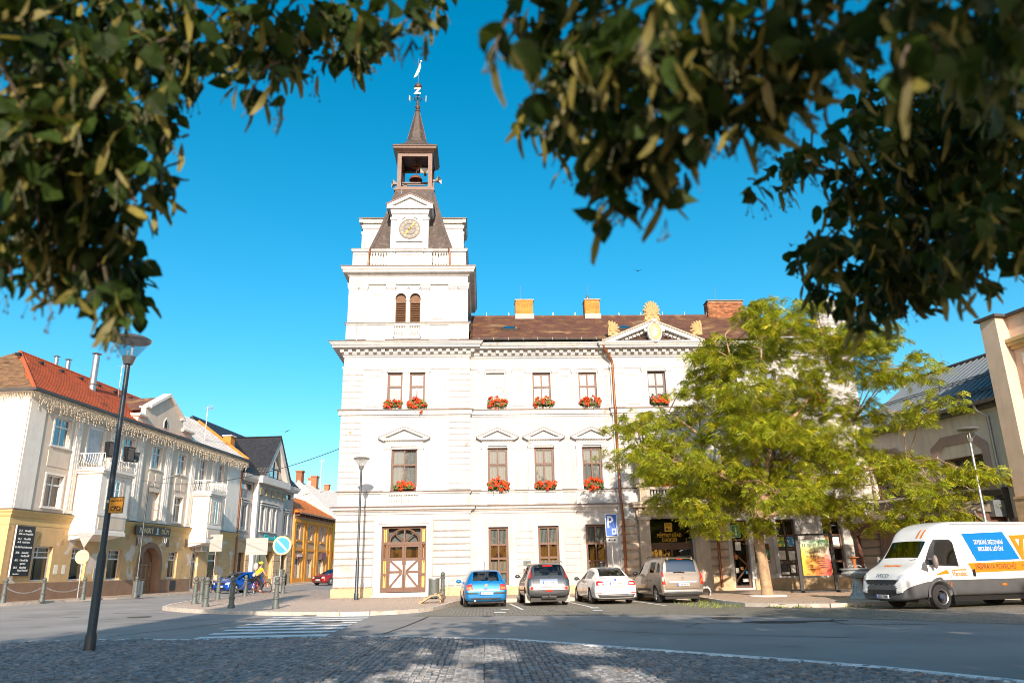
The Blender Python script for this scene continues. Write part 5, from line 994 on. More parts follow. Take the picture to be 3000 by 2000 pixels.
MB().box(-.66, .66, -.03, .0, .75, 2.38).build('poster', pg, bd, smooth=0)
letter(bd, 'Choceňské', .17, BLACK, (-.12, -.036, 1.82), width=.72); letter(bd, 'letní kino', .17, BLACK, (-.15, -.036, 1.63), width=.60)
MB().box(-.56, -.53, -.036, -.031, 2.06, 2.2).box(-.47, -.44, -.036, -.031, 2.06, 2.2).build('logo_bar', BLACK, bd, smooth=0); letter(bd, '✶', .16, BLACK, (-.28, -.036, 2.13)) if False else MB().lathe([(.05, -.036), (.07, -.036), (.07, -.031)], (-.28, 0, 2.13), 6, ax='y', cap=False).build('logo_star', BLACK, bd, smooth=0)
b = MB()
for i, (x, w_, z) in enumerate(((-.5, .3, 1.38), (-.5, .2, 1.29), (-.45, .34, 1.2), (-.42, .25, 1.14), (-.45, .4, 1.03), (-.4, .3, .97), (.05, .34, 1.38), (.05, .4, 1.29), (.08, .33, 1.2), (.14, .4, 1.11), (-.5, .16, .82), (0, .45, .83))): b.box(x, x+w_, -.036, -.031, z-.012, z+.012)
b.build('small_print', BLACK, bd, smooth=0)
# fountain
FSTONE = M('grey_fountain_iron', (.40, .41, .40), .55, metal=.1, var=.2, vs=8, bump=.15)
ft = root('drinking_fountain', 'grey cast fountain with a broad ribbed bowl and rusty spout column', 'fountain', (14.35, 29.9, .13)); ft.scale = (.79,)*3
MB().lathe([(.48, 0), (.48, .06), (.43, .09), (.40, .12), (.30, .20), (.23, .34), (.19, .55), (.18, .82), (.22, .86), (.22, .9), (.18, .94)], n=24).build('pedestal', FSTONE, ft, smooth=40)
b = MB()
for i in range(16): a = 2*PI*i/16; b.tube([(.37*math.cos(a), .37*math.sin(a), .15), (.235*math.cos(a), .235*math.sin(a), .36), (.185*math.cos(a), .185*math.sin(a), .82)], .022, 5)
b.build('flute', FSTONE, ft, smooth=60)
MB().lathe([(.16, .94), (.40, 1.0), (.60, 1.10), (.66, 1.18), (.60, 1.24), (.56, 1.27), (.62, 1.32), (.70, 1.36), (.70, 1.40), (.64, 1.40), (.55, 1.30), (.1, 1.22)], n=32).build('bowl', FSTONE, ft, smooth=40)
b = MB()
for i in range(30): a = 2*PI*i/30; b.tube([(.40*math.cos(a), .40*math.sin(a), 1.0), (.60*math.cos(a), .60*math.sin(a), 1.10), (.655*math.cos(a), .655*math.sin(a), 1.19)], .025, 4)
b.build('rib', FSTONE, ft, smooth=60)
RUSTO = M('orange_rust', (.36, .12, .03), .8, var=.3, vs=8, bump=.2)
MB().lathe([(.12, 1.22), (.10, 1.4), (.075, 1.6), (.1, 1.78), (.12, 1.84), (.26, 1.9), (.27, 1.94), (.05, 1.94)], n=14).build('spout_column', RUSTO, ft, smooth=40)
for i in range(4): a = PI/4+i*PI/2; MB().tube([(.08*math.cos(a), .08*math.sin(a), 1.5), (.22*math.cos(a), .22*math.sin(a), 1.54), (.32*math.cos(a), .32*math.sin(a), 1.46)], .03, 6).build('spout', FSTONE, ft, smooth=60)
b = MB().lathe([(.8, 0), (.8, .05), (.01, .06)], (12.15, 33.6, .14), 24); b.build('tree_surround', KERBN, pav_hall, smooth=0)
# ================================================================ left row: ochre corner house
LZ = R(83.74); L0 = (-26.79, 45.05, 0)
OCH = M('ochre_plaster', (.60, .40, .195), .9, var=.08, vs=1.5, bump=.15, patch=[((.66, .58, .49), .8, .56, .60), ((.46, .27, .11), 1.7, .62, .7)], streak=.1)
OCH2 = M('ochre_moulding', (.58, .40, .17), .85, var=.06, vs=2, bump=.1)
BEI = M('beige_plaster', (.70, .58, .46), .88, var=.05, vs=1.5, bump=.12, streak=.10); BEIL = M('pale_moulding', (.82, .76, .68), .85, var=.05, vs=2, bump=.1, streak=.1)
SOCLE = M('brown_socle', (.27, .165, .105), .9, var=.1, vs=2, bump=.3, bs=40); WFR = M('white_window_frame', (.74, .74, .73), .5, var=.02, bump=0)
CH = root('corner_house', 'ochre and cream corner house with red roof and bay windows', 'house', L0, LZ)
tf = [(2.15, 3.75, 9.28, 11.06), (5.6, 7.35, 8.7, 11.15), (9.65, 11.1, 9.32, 11.06), (13.62, 15.0, 9.32, 11.02), (17.6, 18.9, 9.38, 11.02), (21.4, 22.6, 8.5, 11.08), (24.9, 26.0, 9.3, 11.1)]
ff = [(2.15, 3.75, 5.56, 7.5), (9.45, 11.1, 5.54, 7.55), (17.68, 19.0, 5.54, 7.56), (25.0, 26.2, 5.5, 7.5)]
blind = (13.45, 15.3, 5.5, 7.6)
gf = [(2.1, 3.75, 1.26, 3.26), (5.62, 7.2, 1.26, 3.26), (9.6, 11.25, 1.24, 3.26), (17.72, 19.1, 1.26, 3.30), (21.5, 22.65, .3, 3.26), (24.5, 26.6, .95, 3.28)]
wall(CH, -.34, 30, 5.3, 12.0, 0, tf+ff+[blind], BEI, .28); wall(CH, -.34, 30, .15, 5.3, -.02, gf+[(13.3, 16.5, .2, 3.7)], OCH, .32)
MB().box(-.34, 30, 1.2, 10, 0, 12.0).build('wall', BEIL, CH, smooth=0)
MB().box(-.345, -.335, 0, 10, 5.3, 12.0).build('wall', BEIL, CH, smooth=0); MB().box(-.36, -.34, -.02, 10, .15, 5.3).build('wall', OCH2, CH, smooth=0)
MB().add([(13.3, .6, .2), (16.5, .6, .2), (16.5, .6, 3.7), (13.3, .6, 3.7)], [(0, 1, 2, 3)]).build('porch_wall', SOCLE, CH, smooth=0, recalc=False)
MB().add([(blind[0], .25, blind[2]), (blind[1], .25, blind[2]), (blind[1], .25, blind[3]), (blind[0], .25, blind[3])], [(0, 1, 2, 3)]).build('blind_window', BEI, CH, smooth=0, recalc=False)
for q in tf: 
    if q[0] == 5.6:
        b = MB(); [b.box(q[0], q[1], .12, .16, q[2]+k*.06, q[2]+k*.06+.05) for k in range(38)]; b.build('roller_shutter', M('shutter_grey', (.62, .64, .66), .5, bump=0), CH, smooth=0); MB().box(q[0], q[1], .06, .2, q[3]-.22, q[3]).build('shutter_box', WFR, CH, smooth=0); continue
    window(CH, *q, .14, WFR, cols=2, tr=(.30,), gl=SKYGLASS, curtain=.6, fr=.09)
for q in ff: window(CH, *q, .16, WFR, cols=2, tr=(.28,), gl=GLASS, curtain=.9, fr=.09)
for q in gf[:4]: 
    o = window(CH, *q, .2, WFR, cols=1, tr=(.30,), fr=.09, gl=GLASS, curtain=.35)
    MB().box(q[0]+.55, q[0]+.6, .19, .26, q[3]-.65, q[3]-.08).box(q[0]+.1, q[1]-.1, .19, .26, q[3]-.36, q[3]-.32).build('glazing_bar', WFR, o, smooth=0)
window(CH, *gf[4], .2, WFR, cols=2, tr=(.22,), fr=.1); o = window(CH, *gf[5], .2, WFR, cols=1, tr=(.24,), fr=.1)
MB().box(24.7, 26.4, .3, .34, 1.1, 1.9).build('shop_display', POSTR, o, smooth=0)
for q in tf+ff:      # pale surrounds and sills
    MB().box(q[0]-.14, q[0], -.03, .02, q[2]-.1, q[3]+.12).box(q[1], q[1]+.14, -.03, .02, q[2]-.1, q[3]+.12).box(q[0], q[1], -.03, .02, q[3], q[3]+.12).box(q[0]-.2, q[1]+.2, -.10, .02, q[2]-.1, q[2]-.02).build('window_surround', BEIL, CH, smooth=0)
def led2(P, m_, nm='string_course', x0=-.34, x1=30, par=CH): MB().ring(x0, x1, 0, 10, P).build(nm, m_, par, smooth=0)
led2([(0, 4.35), (.04, 4.40), (.04, 4.78), (.10, 4.84), (.16, 4.95), (.16, 5.02), (.24, 5.10), (.26, 5.2), (0, 5.26)], OCH2); led2([(-.05, 5.28), (.28, 5.2), (.28, 5.225), (-.05, 5.31)], GUTTER, 'metal_flashing')
led2([(0, 11.55), (.03, 11.6), (.06, 11.75), (.16, 11.85), (.28, 11.98), (.45, 12.05), (.45, 12.12), (-.1, 12.15)], BEIL, 'cornice')
MB().box(-.42, 13.2, -.08, .05, .1, 1.18).box(16.6, 21.4, -.08, .05, .1, 1.18).box(22.7, 30, -.08, .05, .1, 1.0).box(-.43, -.33, -.08, 10, .1, 1.18).build('socle', SOCLE, CH, smooth=0)
# fluted pilasters
for x, w_ in ((.45, 1.4), (4.5, .7), (8.4, .7), (11.9, .95), (16.1, .95), (20.1, .85), (23.9, .5), (28.3, 2.8)):
    if w_ > 1.2: MB().box(x-w_/2, x+w_/2, -.05, .02, 5.3, 11.6).build('corner_panel', BEIL, CH, smooth=0); continue
    b = MB().box(x-w_/2, x+w_/2, -.07, .02, 5.45, 11.2).box(x-w_/2-.05, x+w_/2+.05, -.12, .02, 5.3, 5.5).box(x-w_/2-.06, x+w_/2+.06, -.13, .02, 11.15, 11.28).box(x-w_/2-.12, x+w_/2+.12, -.2, .02, 11.28, 11.42).box(x-.16, x+.16, -.16, -.06, 10.7, 11.1)
    for k in (-1, 0, 1): b.box(x+k*w_*.28-w_*.09, x+k*w_*.28+w_*.09, -.115, -.06, 5.55, 10.6)
    b.build('pilaster', BEIL, CH, smooth=0)
for x in (2.95, 10.3, 14.3, 18.3):
    if x == 2.95: MB().box(x-1.0, x+1.0, -.03, .02, 8.0, 8.95).build('spandrel_panel', BEI, CH, smooth=0); continue
    for s in (-.48, .48): MB().prism([(x+s-.42, 8.1), (x+s-.42, 8.9), (x+s-.3, 9.0), (x+s+.3, 9.0), (x+s+.42, 8.8), (x+s+.3, 8.55), (x+s+.42, 8.3), (x+s+.3, 8.0), (x+s-.3, 8.0)], 'y', -.05, .01).build('spandrel_panel', BEI, CH, smooth=0)
# bay windows with balconies
def bay(x0, x1, d, lab):
    zb, zt = 4.0, 8.15
    B_ = MB().box(x0, x1, -d, 0, zb+.2, zt-.25).box(x0-.06, x1+.06, -d-.06, 0, zb, zb+.24).box(x0-.05, x1+.05, -d-.05, 0, 5.2, 5.4).box(x0-.15, x1+.15, -d-.15, 0, zt-.3, zt-.15).box(x0-.25, x1+.25, -d-.25, 0, zt-.15, zt)
    B_.prism([(-d+.1, zb), (0, zb), (0, zb-.3), (-.1, zb-.3)], 'x', x0+.05, x1-.05); o = B_.build('bay_window', BEIL, CH, smooth=0)
    MB().box(x0+.25, x1-.25, -d-.03, -d+.01, 4.4, 5.1).box(x0-.03, x0+.01, -d+.3, -.3, 5.5, 7.7).build('bay_panel', BEI, o, smooth=0)
    xm = (x0+x1)/2
    fr = MB().box(xm-.5, xm-.42, -d-.04, -d+.02, 5.55, 7.55).box(xm+.42, xm+.5, -d-.04, -d+.02, 5.55, 7.55).box(xm-.42, xm+.42, -d-.04, -d+.02, 7.46, 7.55).box(xm-.42, xm+.42, -d-.04, -d+.02, 5.55, 5.64).box(xm-.04, xm+.04, -d-.03, -d+.02, 5.64, 7.46).box(xm-.42, xm+.42, -d-.035, -d+.02, 6.9, 6.97); fr.build('bay_frame', WFR, o, smooth=0)
    MB().box(xm-.44, xm+.44, -d-.012, -d-.004, 5.6, 7.5).build('bay_pane', SKYGLASS, o, smooth=0); MB().box(xm-.44, xm+.44, -d-.003, -d-.001, 5.6, 7.5).build('bay_dark', DARK, o, smooth=0)
    for s in (-1, 1):
        for k in range(2): MB().prism([(xm+s*(.6+.28*k)-.1, 5.6), (xm+s*(.6+.28*k)+.1, 5.6), (xm+s*(.6+.28*k)+.1, 6.4), (xm+s*(.6+.28*k)+.05, 6.6), (xm+s*(.6+.28*k)+.1, 6.8), (xm+s*(.6+.28*k)+.1, 7.6), (xm+s*(.6+.28*k)-.1, 7.6), (xm+s*(.6+.28*k)-.1, 6.8), (xm+s*(.6+.28*k)-.05, 6.6), (xm+s*(.6+.28*k)-.1, 6.4)], 'y', -d-.04, -d+.01).build('bay_strip', BEI, o, smooth=0)
    r_ = MB(); z0, z1 = zt+.02, zt+.98; dd = d+.12
    P = [(x0-.12, 0), (x0-.12, -dd), (x1+.12, -dd), (x1+.12, 0)]
    r_.tube([(p[0], p[1], z1) for p in P], .03, 6).tube([(p[0], p[1], z0+.06) for p in P], .02, 6)
    for a, c in zip(P[:-1], P[1:]):
        n = max(3, int(Vector((c[0]-a[0], c[1]-a[1])).length/.16))
        for k in range(n+1):
            x = a[0]+(c[0]-a[0])*k/n; y = a[1]+(c[1]-a[1])*k/n; out = Vector((c[1]-a[1], -(c[0]-a[0]))).normalized(); out = out if out.dot(Vector((x-xm, y+d*.3))) > 0 else -out
            r_.tube([(x, y, z1), (x+out.x*.01, y+out.y*.01, z0+.6), (x+out.x*.13, y+out.y*.13, z0+.3), (x, y, z0+.06)], .014, 4)
    r_.build('balcony_railing', WFR, CH, smooth=40)
bay(5.0, 8.3, 1.7, ''); bay(20.6, 23.2, 1.5, '')
# stepped gable
gp = [(11.0, 12.1), (11.0, 12.9), (11.9, 12.9), (11.9, 13.75), (12.5, 13.95), (14.9, 15.2), (17.3, 13.95), (17.6, 13.75), (17.6, 12.9), (19.3, 12.9), (19.3, 12.1)]
MB().prism(gp, 'y', -.05, .35).build('gable', BEI, CH, smooth=0)
b = MB()
for a, c in ((11.0, 11.9), (17.6, 19.3)): b.box(a-.1, c+.05, -.2, .45, 12.82, 12.9).box(a-.18, c+.1, -.3, .5, 12.9, 13.04)
b.box(11.8, 12.55, -.2, .45, 13.66, 13.78).box(17.1, 17.75, -.2, .45, 13.66, 13.78)
for s in (-1, 1): b.prism([(14.9+s*2.6, 13.72), (14.9+s*2.6, 13.95), (14.9, 15.38), (14.9, 15.13)], 'y', -.25, .45)
b.build('gable_cornice', BEIL, CH, smooth=0); MB().prism([(14.6, 12.6), (14.6, 13.1), (14.9, 13.45), (15.2, 13.1), (15.2, 12.6)], 'y', -.09, -.04).build('gable_frame', BEIL, CH, smooth=0); MB().prism([(14.7, 12.62), (14.7, 13.06), (14.9, 13.3), (15.1, 13.06), (15.1, 12.62)], 'y', -.1, -.085).build('gable_window', DARK, CH, smooth=0)
MB().prism([(12.4, 13.6), (17.4, 13.6), (14.9, 15.1)], 'y', .35, 5).build('gable_roof', LICHEN, CH, smooth=0)
# roofs
ye, yr, zr = -.5, 5.0, 16.1
MB().add([(-.8, ye, 12.1), (19.3, ye, 12.1), (19.3, yr, zr-.03), (4.5, yr, zr-.03), (-.8, 10.5, 12.1), (19.3, 10.5, 12.1)], [(0, 1, 2, 3), (0, 3, 4), (3, 2, 5, 4)]).build('roof', REDTILE, CH, smooth=0)
MB().add([(19.3, ye, 12.1), (30.1, ye, 12.1), (30.1, yr, zr-.03), (19.3, yr, zr-.03), (30.1, 10.5, 12.1), (19.3, 10.5, 12.1)], [(0, 1, 2, 3), (3, 2, 4, 5), (1, 4, 2)]).build('roof', PALETILE, CH, smooth=0)
V_ = Vector((0, yr-ye, zr-12.1)); sl = V_.length
tiles(CH, (-.8, ye, 12.1), (1, 0, 0), V_, int(20.1/.36), int(sl/.24), REDTILE, .36, .25, keep=lambda u, v: u-.8 > -.8+5.3*v/sl+.15 and not (abs(u-.8-14.9) < 2.6-v*.75 and v < 3.6), thick=.035)
tiles(CH, (-.8, 10.5, 12.1), (0, -1, 0), (5.3, 0, 4.0), int(11/.36), int(math.hypot(5.3, 4)/.24), BROWNTILE, .36, .25, keep=lambda u, v: abs(u-5.5) < 5.5*(1-v/math.hypot(5.3, 4))-.1, thick=.04, nobj=200)
tiles(CH, (19.3, ye, 12.1), (1, 0, 0), V_, int(10.8/.5), int(sl/.42), PALETILE, .5, .44, thick=.03, nobj=120)
MB().tube([(-.8, ye, 12.13), (4.5, yr, zr)], .12, 8).tube([(4.5, yr, zr), (19.3, yr, zr)], .12, 8).build('ridge_tiles', REDTILE, CH, smooth=40)
MB().box(29.9, 30.25, ye-.05, ye+.2, 12.0, 12.3).tube([(30.1, ye, 12.2), (30.1, yr, zr+.1)], .17, 6).build('verge', ORANGETILE, CH, smooth=0)
MB().box(-.9, 30.1, -.72, -.46, 12.02, 12.18).box(-.95, -.75, -.7, 10, 12.02, 12.18).build('gutter', GUTTER, CH, smooth=0); MB().tube([(-.7, 3.2, 12.0), (-.45, 3.2, 11.4), (-.45, 3.2, .3)], .07).build('downpipe', PIPE, CH, smooth=60); MB().tube([(29.8, -.6, 12.1), (29.75, -.15, 11.5), (29.75, -.15, .3)], .07).build('downpipe', PIPE, CH, smooth=60)
b = MB()
for k in range(8): b.box(1+k*2.2, 1.25+k*2.2, yr-1.0, yr-.7, zr-.62, zr-.45)
b.build('roof_vent', BLACK, CH, smooth=0)
for x, y, z0, z1, r_ in ((9.7, 3.0, 14.4, 17.2, .24), (9.0, 5.6, 15.3, 16.9, .16), (10.6, 5.8, 15.4, 17.1, .18)): MB().lathe([(r_*1.05, z0), (r_*1.05, z0+.55), (r_*1.35, z0+.58), (r_*.95, z0+.66), (r_*.95, z1), (r_*.5, z1+.02), (r_*.5, z1+.12), (r_*1.5, z1+.14), (r_*.3, z1+.24)], (x, y, 0), 14).build('flue_pipe', STEEL, CH, smooth=40)
# arched doorway
A_ = MB(); n = 16; xc, zc, ri, ro = 14.9, 2.1, 1.42, 1.78
for i in range(n):
    a, d = PI*i/n, PI*(i+1)/n; A_.prism([(xc+ri*math.cos(a), zc+ri*math.sin(a)), (xc+ro*math.cos(a), zc+ro*math.sin(a)), (xc+ro*math.cos(d), zc+ro*math.sin(d)), (xc+ri*math.cos(d), zc+ri*math.sin(d))], 'y', -.12, .5)
A_.box(xc-ro, xc-ri, -.12, .5, .2, zc).box(xc+ri, xc+ro, -.12, .5, .2, zc); A_.build('door_arch', SOCLE, CH, smooth=0)
A_ = MB(); DOORT = M('tan_door', (.36, .22, .12), .6, bump=.05)
for x in (xc-ri, xc-.06, xc+ri-.14, xc-.75, xc+.6): A_.box(x, x+.13, .52, .6, .2, 2.5)
A_.box(xc-ri, xc+ri, .51, .6, 2.2, 2.32).box(xc-ri, xc+ri, .51, .6, .2, .6).box(xc-ri, xc+ri, .51, .6, 1.2, 1.28).box(xc-.06, xc+.06, .51, .6, 2.3, 3.4); A_.build('entrance_door', DOORT, CH, smooth=0)
for i in range(10):
    a, d = PI*i/10, PI*(i+1)/10
MB().prism([(xc-1.7, zc)]+[(xc-1.7, 3.72), (xc+1.7, 3.72), (xc+1.7, zc)]+[(xc+1.6*math.cos(PI*i/12), zc+1.6*math.sin(PI*i/12)) for i in range(13)], 'y', .02, .3).build('arch_spandrel', OCH, CH, smooth=0)
# stucco sample patches, vents, service box
for x in (4.25, 4.62, 5.0): MB().box(x-.17, x+.17, -.03, -.015, 1.65, 2.2).build('sample_patch', BEIL if x != 4.62 else OCH2, CH, smooth=0)
for x, z in ((13.0, 3.9), (17.3, 3.9), (20.3, 4.0)): MB().box(x-.2, x+.2, -.04, -.01, z-.3, z+.3).build('vent_grille', WOODDK, CH, smooth=0)
MB().box(18.2, 19.0, -.12, -.07, .35, 1.1).build('cellar_hatch', BLACK, CH, smooth=0); MB().box(8.1, 8.6, -.06, -.01, 1.3, 2.0).build('meter_box', SIGNGREY, CH, smooth=0)
def on_left(x, y, z): 
    c_, s_ = math.cos(LZ), math.sin(LZ); return (L0[0]+x*c_-y*s_, L0[1]+x*s_+y*c_, z)
# house sign
sg = root('hotel_sign', 'dark sign board with gold capital letters above the arched doorway', 'sign', on_left(14.4, -.35, 4.66), LZ)
MB().box(-2.45, 2.45, -.06, .06, -.32, .32).build('board', M('sign_brown', (.05, .028, .02), .5, bump=0), sg, smooth=0); CREML = M('cream_letter', (.80, .62, .34), .5, bump=0)
letter(sg, 'PANSKÝ', .52, CREML, (-1.05, -.07, .0), width=1.9, bold=.008); letter(sg, 'DŮM', .50, CREML, (1.65, -.07, 0), width=1.05)
MB().prism([(.22, -.22), (.72, -.22), (.62, -.12), (.60, .22), (.68, .25), (.28, .25), (.36, .22), (.38, -.12)], 'y', -.075, -.065).build('hat_logo', STEEL, sg, smooth=0)
for s in (-1, 1):
    for k in range(3): MB().tube([(s*(1.55+.25*k), 0, -.32), (s*(1.45+.25*k), -.05, -.75), (s*(1.2+.25*k), .1, -1.05)], .022, 5).build('scroll_bracket', WFR, sg, smooth=40)
    MB().tube([(s*1.5, -.02, -.55), (s*2.1, -.02, -.55)], .018, 4).build('scroll_bracket', WFR, sg, smooth=40)
pb = root('event_banner', 'tall black banner of summer events on the ochre wall', 'banner', on_left(.93, -.14, 2.95), LZ)
MB().box(-.78, .78, -.02, .02, -1.38, 1.38).build('panel', BLACK, pb, smooth=0); MB().box(-.82, -.78, -.04, .03, -1.4, 1.4).build('edge_strip', BEIL, pb, smooth=0)
for t, x, z in (('31.7.', -.42, 1.12), ('31.8.', -.42, .94), ('Divadýlka', .18, 1.12), ('na koupališti', .22, .94), ('16.7.', -.42, .66), ('-1.8.', -.42, .48), ('Choceňské', .2, .66), ('letní kino', .16, .48), ('8.-9.8.', -.45, .2), ('Pivní slavnosti', .24, .2), ('29.8.', -.42, -.1), ('Sousedský', .2, -.1), ('dlouhý stůl', .24, -.28), ('6.9.', -.42, -.52), ('Choceň žije', .2, -.52), ('sportem', .14, -.70), ('20.9.', -.42, -.92), ('Choceňský', .2, -.92), ('Food Festival', .22, -1.08), ('kulturní Choceň', -.3, -1.27)):
    letter(pb, t, .15 if z > -1.2 else .08, SIGNWHITE, (x, -.026, z), width=len(t)*.062 if z > -1.2 else .45, bold=.003)
ic = MB(); rnd = random.Random(3); CORD = M('warm_light_string', (.56, .46, .33), .5, bump=0)
ic.tube([(-.5, -.6, 11.98), (30, -.6, 11.98)], .015, 4).tube([(-.6, 8, 11.98), (-.6, -.6, 11.98)], .015, 4)
def strand(x, y, L_):
    p = [(x+rnd.uniform(-.05, .05), y+rnd.uniform(-.04, .04), 11.98-L_*k/5) for k in range(6)]; ic.tube(p, .013, 3, cap=False)
    for k in range(1, 6):
        for _ in range(2): ic.box(p[k][0]-.016+.04*rnd.uniform(-1, 1), p[k][0]+.016, y-.035, y, p[k][2]-.03+rnd.uniform(-.05, .05), p[k][2]+.03)
for k in range(310): strand(-.4+k*.098, -.6, rnd.choice((.25, .35, .5, .62, .8, .95)))
for k in range(50): strand(-.62, -.4+k*.17, rnd.choice((.2, .3, .4)))
o = ic.build('icicle_lights', CORD, None, smooth=0); o.location = Vector(L0)+Matrix.Rotation(LZ, 3, 'Z') @ o.location; o.rotation_euler = (0, 0, LZ); tag(o, 'string of unlit icicle lights along the eaves of the ochre house', 'light string')
for x, y, l in ((5.1, -1.95, 'left black loudspeaker on the nearer balcony railing'), (7.2, -2.0, 'right black loudspeaker on the nearer balcony railing'), (8.6, -1.6, 'small loudspeaker at the far end of the nearer balcony')):
    s_ = root('balcony_loudspeaker', l, 'loudspeaker', on_left(x, y, 9.35), LZ+R(-20), group='loudspeakers on the balcony'); k = 1 if x < 8 else .7
    MB().prism([(-.25*k, -.5*k), (.25*k, -.45*k), (.3*k, .5*k), (-.3*k, .5*k)], 'y', -.2, .2).build('cabinet', BLACK, s_, smooth=0); MB().box(-.22*k, .22*k, -.215, -.2, -.4*k, .42*k).build('grille', GUTTER, s_, smooth=0)
ac = root('air_conditioner', 'cream air conditioning unit under the farther bay window', 'air conditioner', on_left(22.3, -.35, 3.72), LZ); MB().box(-.45, .45, -.3, .3, -.35, .35).build('casing', BEIL, ac, smooth=0); b = MB()
for k in range(7): b.box(-.47, -.45, -.25, .25, -.28+k*.08, -.24+k*.08); b.box(-.4, .4, -.32, -.3, -.28+k*.08, -.24+k*.08)
b.build('louvre', SIGNGREY, ac, smooth=0)
def antenna(c, h, lab, dirs=1):
    a = root('roof_antenna', lab, 'antenna', c, LZ, group='rooftop antennas'); MB().tube([(0, 0, 0), (0, 0, h)], .03, 6).build('mast', STEEL, a, smooth=40); b = MB().tube([(-.1, 0, h-.1), (1.0, 0, h+.1)], .02, 4)
    for k in range(7): b.tube([(k*.15, -.35, h-.08+k*.03), (k*.15, .35, h-.08+k*.03)], .012, 4); b.tube([(k*.15, 0, h-.35+k*.03), (k*.15, 0, h+.2+k*.03)], .012, 4)
    b.build('yagi', STEEL, a, smooth=0)
antenna(on_left(13.8, 3.5, 15.0), 2.6, 'pale antenna above the stepped gable'); antenna(on_left(23.3, .8, 12.9), 3.2, 'thin antenna mast above the pale roof'); antenna(on_left(66, 4, 12.6), 4.6, 'tall antenna on the far roof beside the tower')
# ================================================================ bank
GREY = M('warm_grey_render', (.44, .40, .37), .88, var=.05, vs=2, bump=.12); GREYL = M('pale_grey_render', (.62, .58, .53), .85, var=.05, vs=2, bump=.1); SANDS = M('sand_block', (.50, .36, .21), .9, var=.1, vs=3, bump=.35, bs=40)
BK = root('bank_building', 'grey and sandstone bank with black tiled roof and a glazed gable', 'bank', L0, LZ)
x0, x1 = 30.35, 45.0
bw = [(30.9, 32.1, 5.8, 8.0)]+[(34.75+1.55*k, 35.65+1.55*k, 5.85, 8.0) for k in range(3)]+[(42.2, 43.4, 5.85, 7.8)]
wall(BK, x0, x1, 4.7, 10.4, .15, [bw[0], bw[4], (30.6, 33.0, 9.5, 10.1), (41.6, 44.2, 9.5, 10.1)], GREY, .25); wall(BK, 33.4, 40.9, 4.7, 10.4, -.25, bw[1:4], GREY, .25); wall(BK, x0, x1, .1, 4.7, .05, [(30.7, 32.3, .2, 3.5), (34.6, 39.6, 1.0, 3.75), (42.0, 43.6, .2, 3.5)], SANDS, .4)
MB().box(33.3, 33.7, -.4, .1, .2, 10.4).build('corner_pier', GREYL, BK, smooth=0); MB().box(x0, x1, 1.3, 11, 0, 10.5).build('wall', GREY, BK, smooth=0)
for q in bw: window(BK, *q, q[0] > 34 and q[0] < 40 and -.07 or .33, WFR, cols=1, tr=(), gl=SKYGLASS, curtain=.95, fr=.08); y = -.25 if 34 < q[0] < 40 else .15; MB().box(q[0]-.25, q[0], y-.08, y+.02, q[2]-.2, q[3]+.2).box(q[1], q[1]+.25, y-.08, y+.02, q[2]-.2, q[3]+.2).box(q[0]-.3, q[1]+.3, y-.16, y+.02, q[3]+.25, q[3]+.37).box(q[0]-.35, q[1]+.35, y-.22, y+.02, q[3]+.47, q[3]+.6).box(q[0]-.3, q[1]+.3, y-.14, y+.02, q[2]-.3, q[2]-.18).build('window_surround', GREYL, BK, smooth=0)
for q in ((30.6, 33.0, 9.5, 10.1), (41.6, 44.2, 9.5, 10.1)): window(BK, *q, .3, GUTTER, cols=1, tr=(), gl=SKYGLASS, fr=.06)
for k in range(5): MB().box(33.9+k*1.6, 34.6+k*1.6, -.45, -.2, 9.2, 9.95).build('parapet_block', M('olive_block', (.28, .23, .14), .8), BK, smooth=0)
led2([(0, 10.3), (.25, 10.35), (.3, 10.5), (.45, 10.6), (.5, 10.95), (-.2, 11.0)], GREYL, 'cornice', x0, x1, BK); MB().box(33.2, 41.1, -.85, .1, 10.35, 11.05).build('cornice', GREYL, BK, smooth=0); MB().box(x0, x1, -.06, .1, 4.55, 4.75).box(33.3, 41, -.45, .1, 4.55, 4.8).build('string_course', SANDS, BK, smooth=0)
o = window(BK, 34.6, 39.6, 1.0, 3.75, .4, M('amber_frame', (.55, .30, .04), .5), cols=2, tr=(), gl=SKYGLASS, fr=.14); 
for q in ((30.7, 32.3, .2, 3.5), (42.0, 43.6, .2, 3.5)): MB().box(q[0], q[1], .4, .45, q[2], q[3]).build('doorway', WOODDK, BK, smooth=0)
for xa, xb in ((30.4, 30.7), (32.4, 33.2), (33.7, 34.5), (39.7, 41.9), (43.7, 44.9)):
    for k in range(7): MB().cbox(xa, xb, -.04, .1, .45+k*.58, 1.0+k*.58, .03).build('sand_stone', SANDS, BK, smooth=0)
# steep gable with triangular glazing
GAB = MB(); gx0, gx1, gm, gz, gt = 33.9, 41.2, 37.5, 11.0, 15.5
for s, xe in ((-1, gx0), (1, gx1)): GAB.prism([(xe, gz), (xe-s*.75, gz), (gm, gt-1.0), (gm, gt)], 'y', -.75, .2)
GAB.build('gable_frame', GREYL, BK, smooth=0)
MB().add([(gx0+.6, -.2, gz), (gx1-.6, -.2, gz), (gm, -.2, gt-.8)], [(0, 1, 2)]).build('gable_glazing', glass('blue_gable_glass', (.05, .12, .16), .45, boost=1), BK, smooth=0, recalc=False); MB().add([(gx0+.6, .3, gz), (gx1-.6, .3, gz), (gm, .3, gt-.8)], [(0, 1, 2)]).build('gable_room', DARK, BK, smooth=0, recalc=False)
MB().box(gm-.06, gm+.06, -.26, -.2, gz, gt-.9).box(gx0+1.5, gx1-1.5, -.26, -.2, gz+1.15, gz+1.27).box(gm-1.3, gm-1.2, -.26, -.2, gz, gz+1.2).box(gm+1.2, gm+1.3, -.26, -.2, gz, gz+1.2).build('gable_bars', GUTTER, BK, smooth=0)
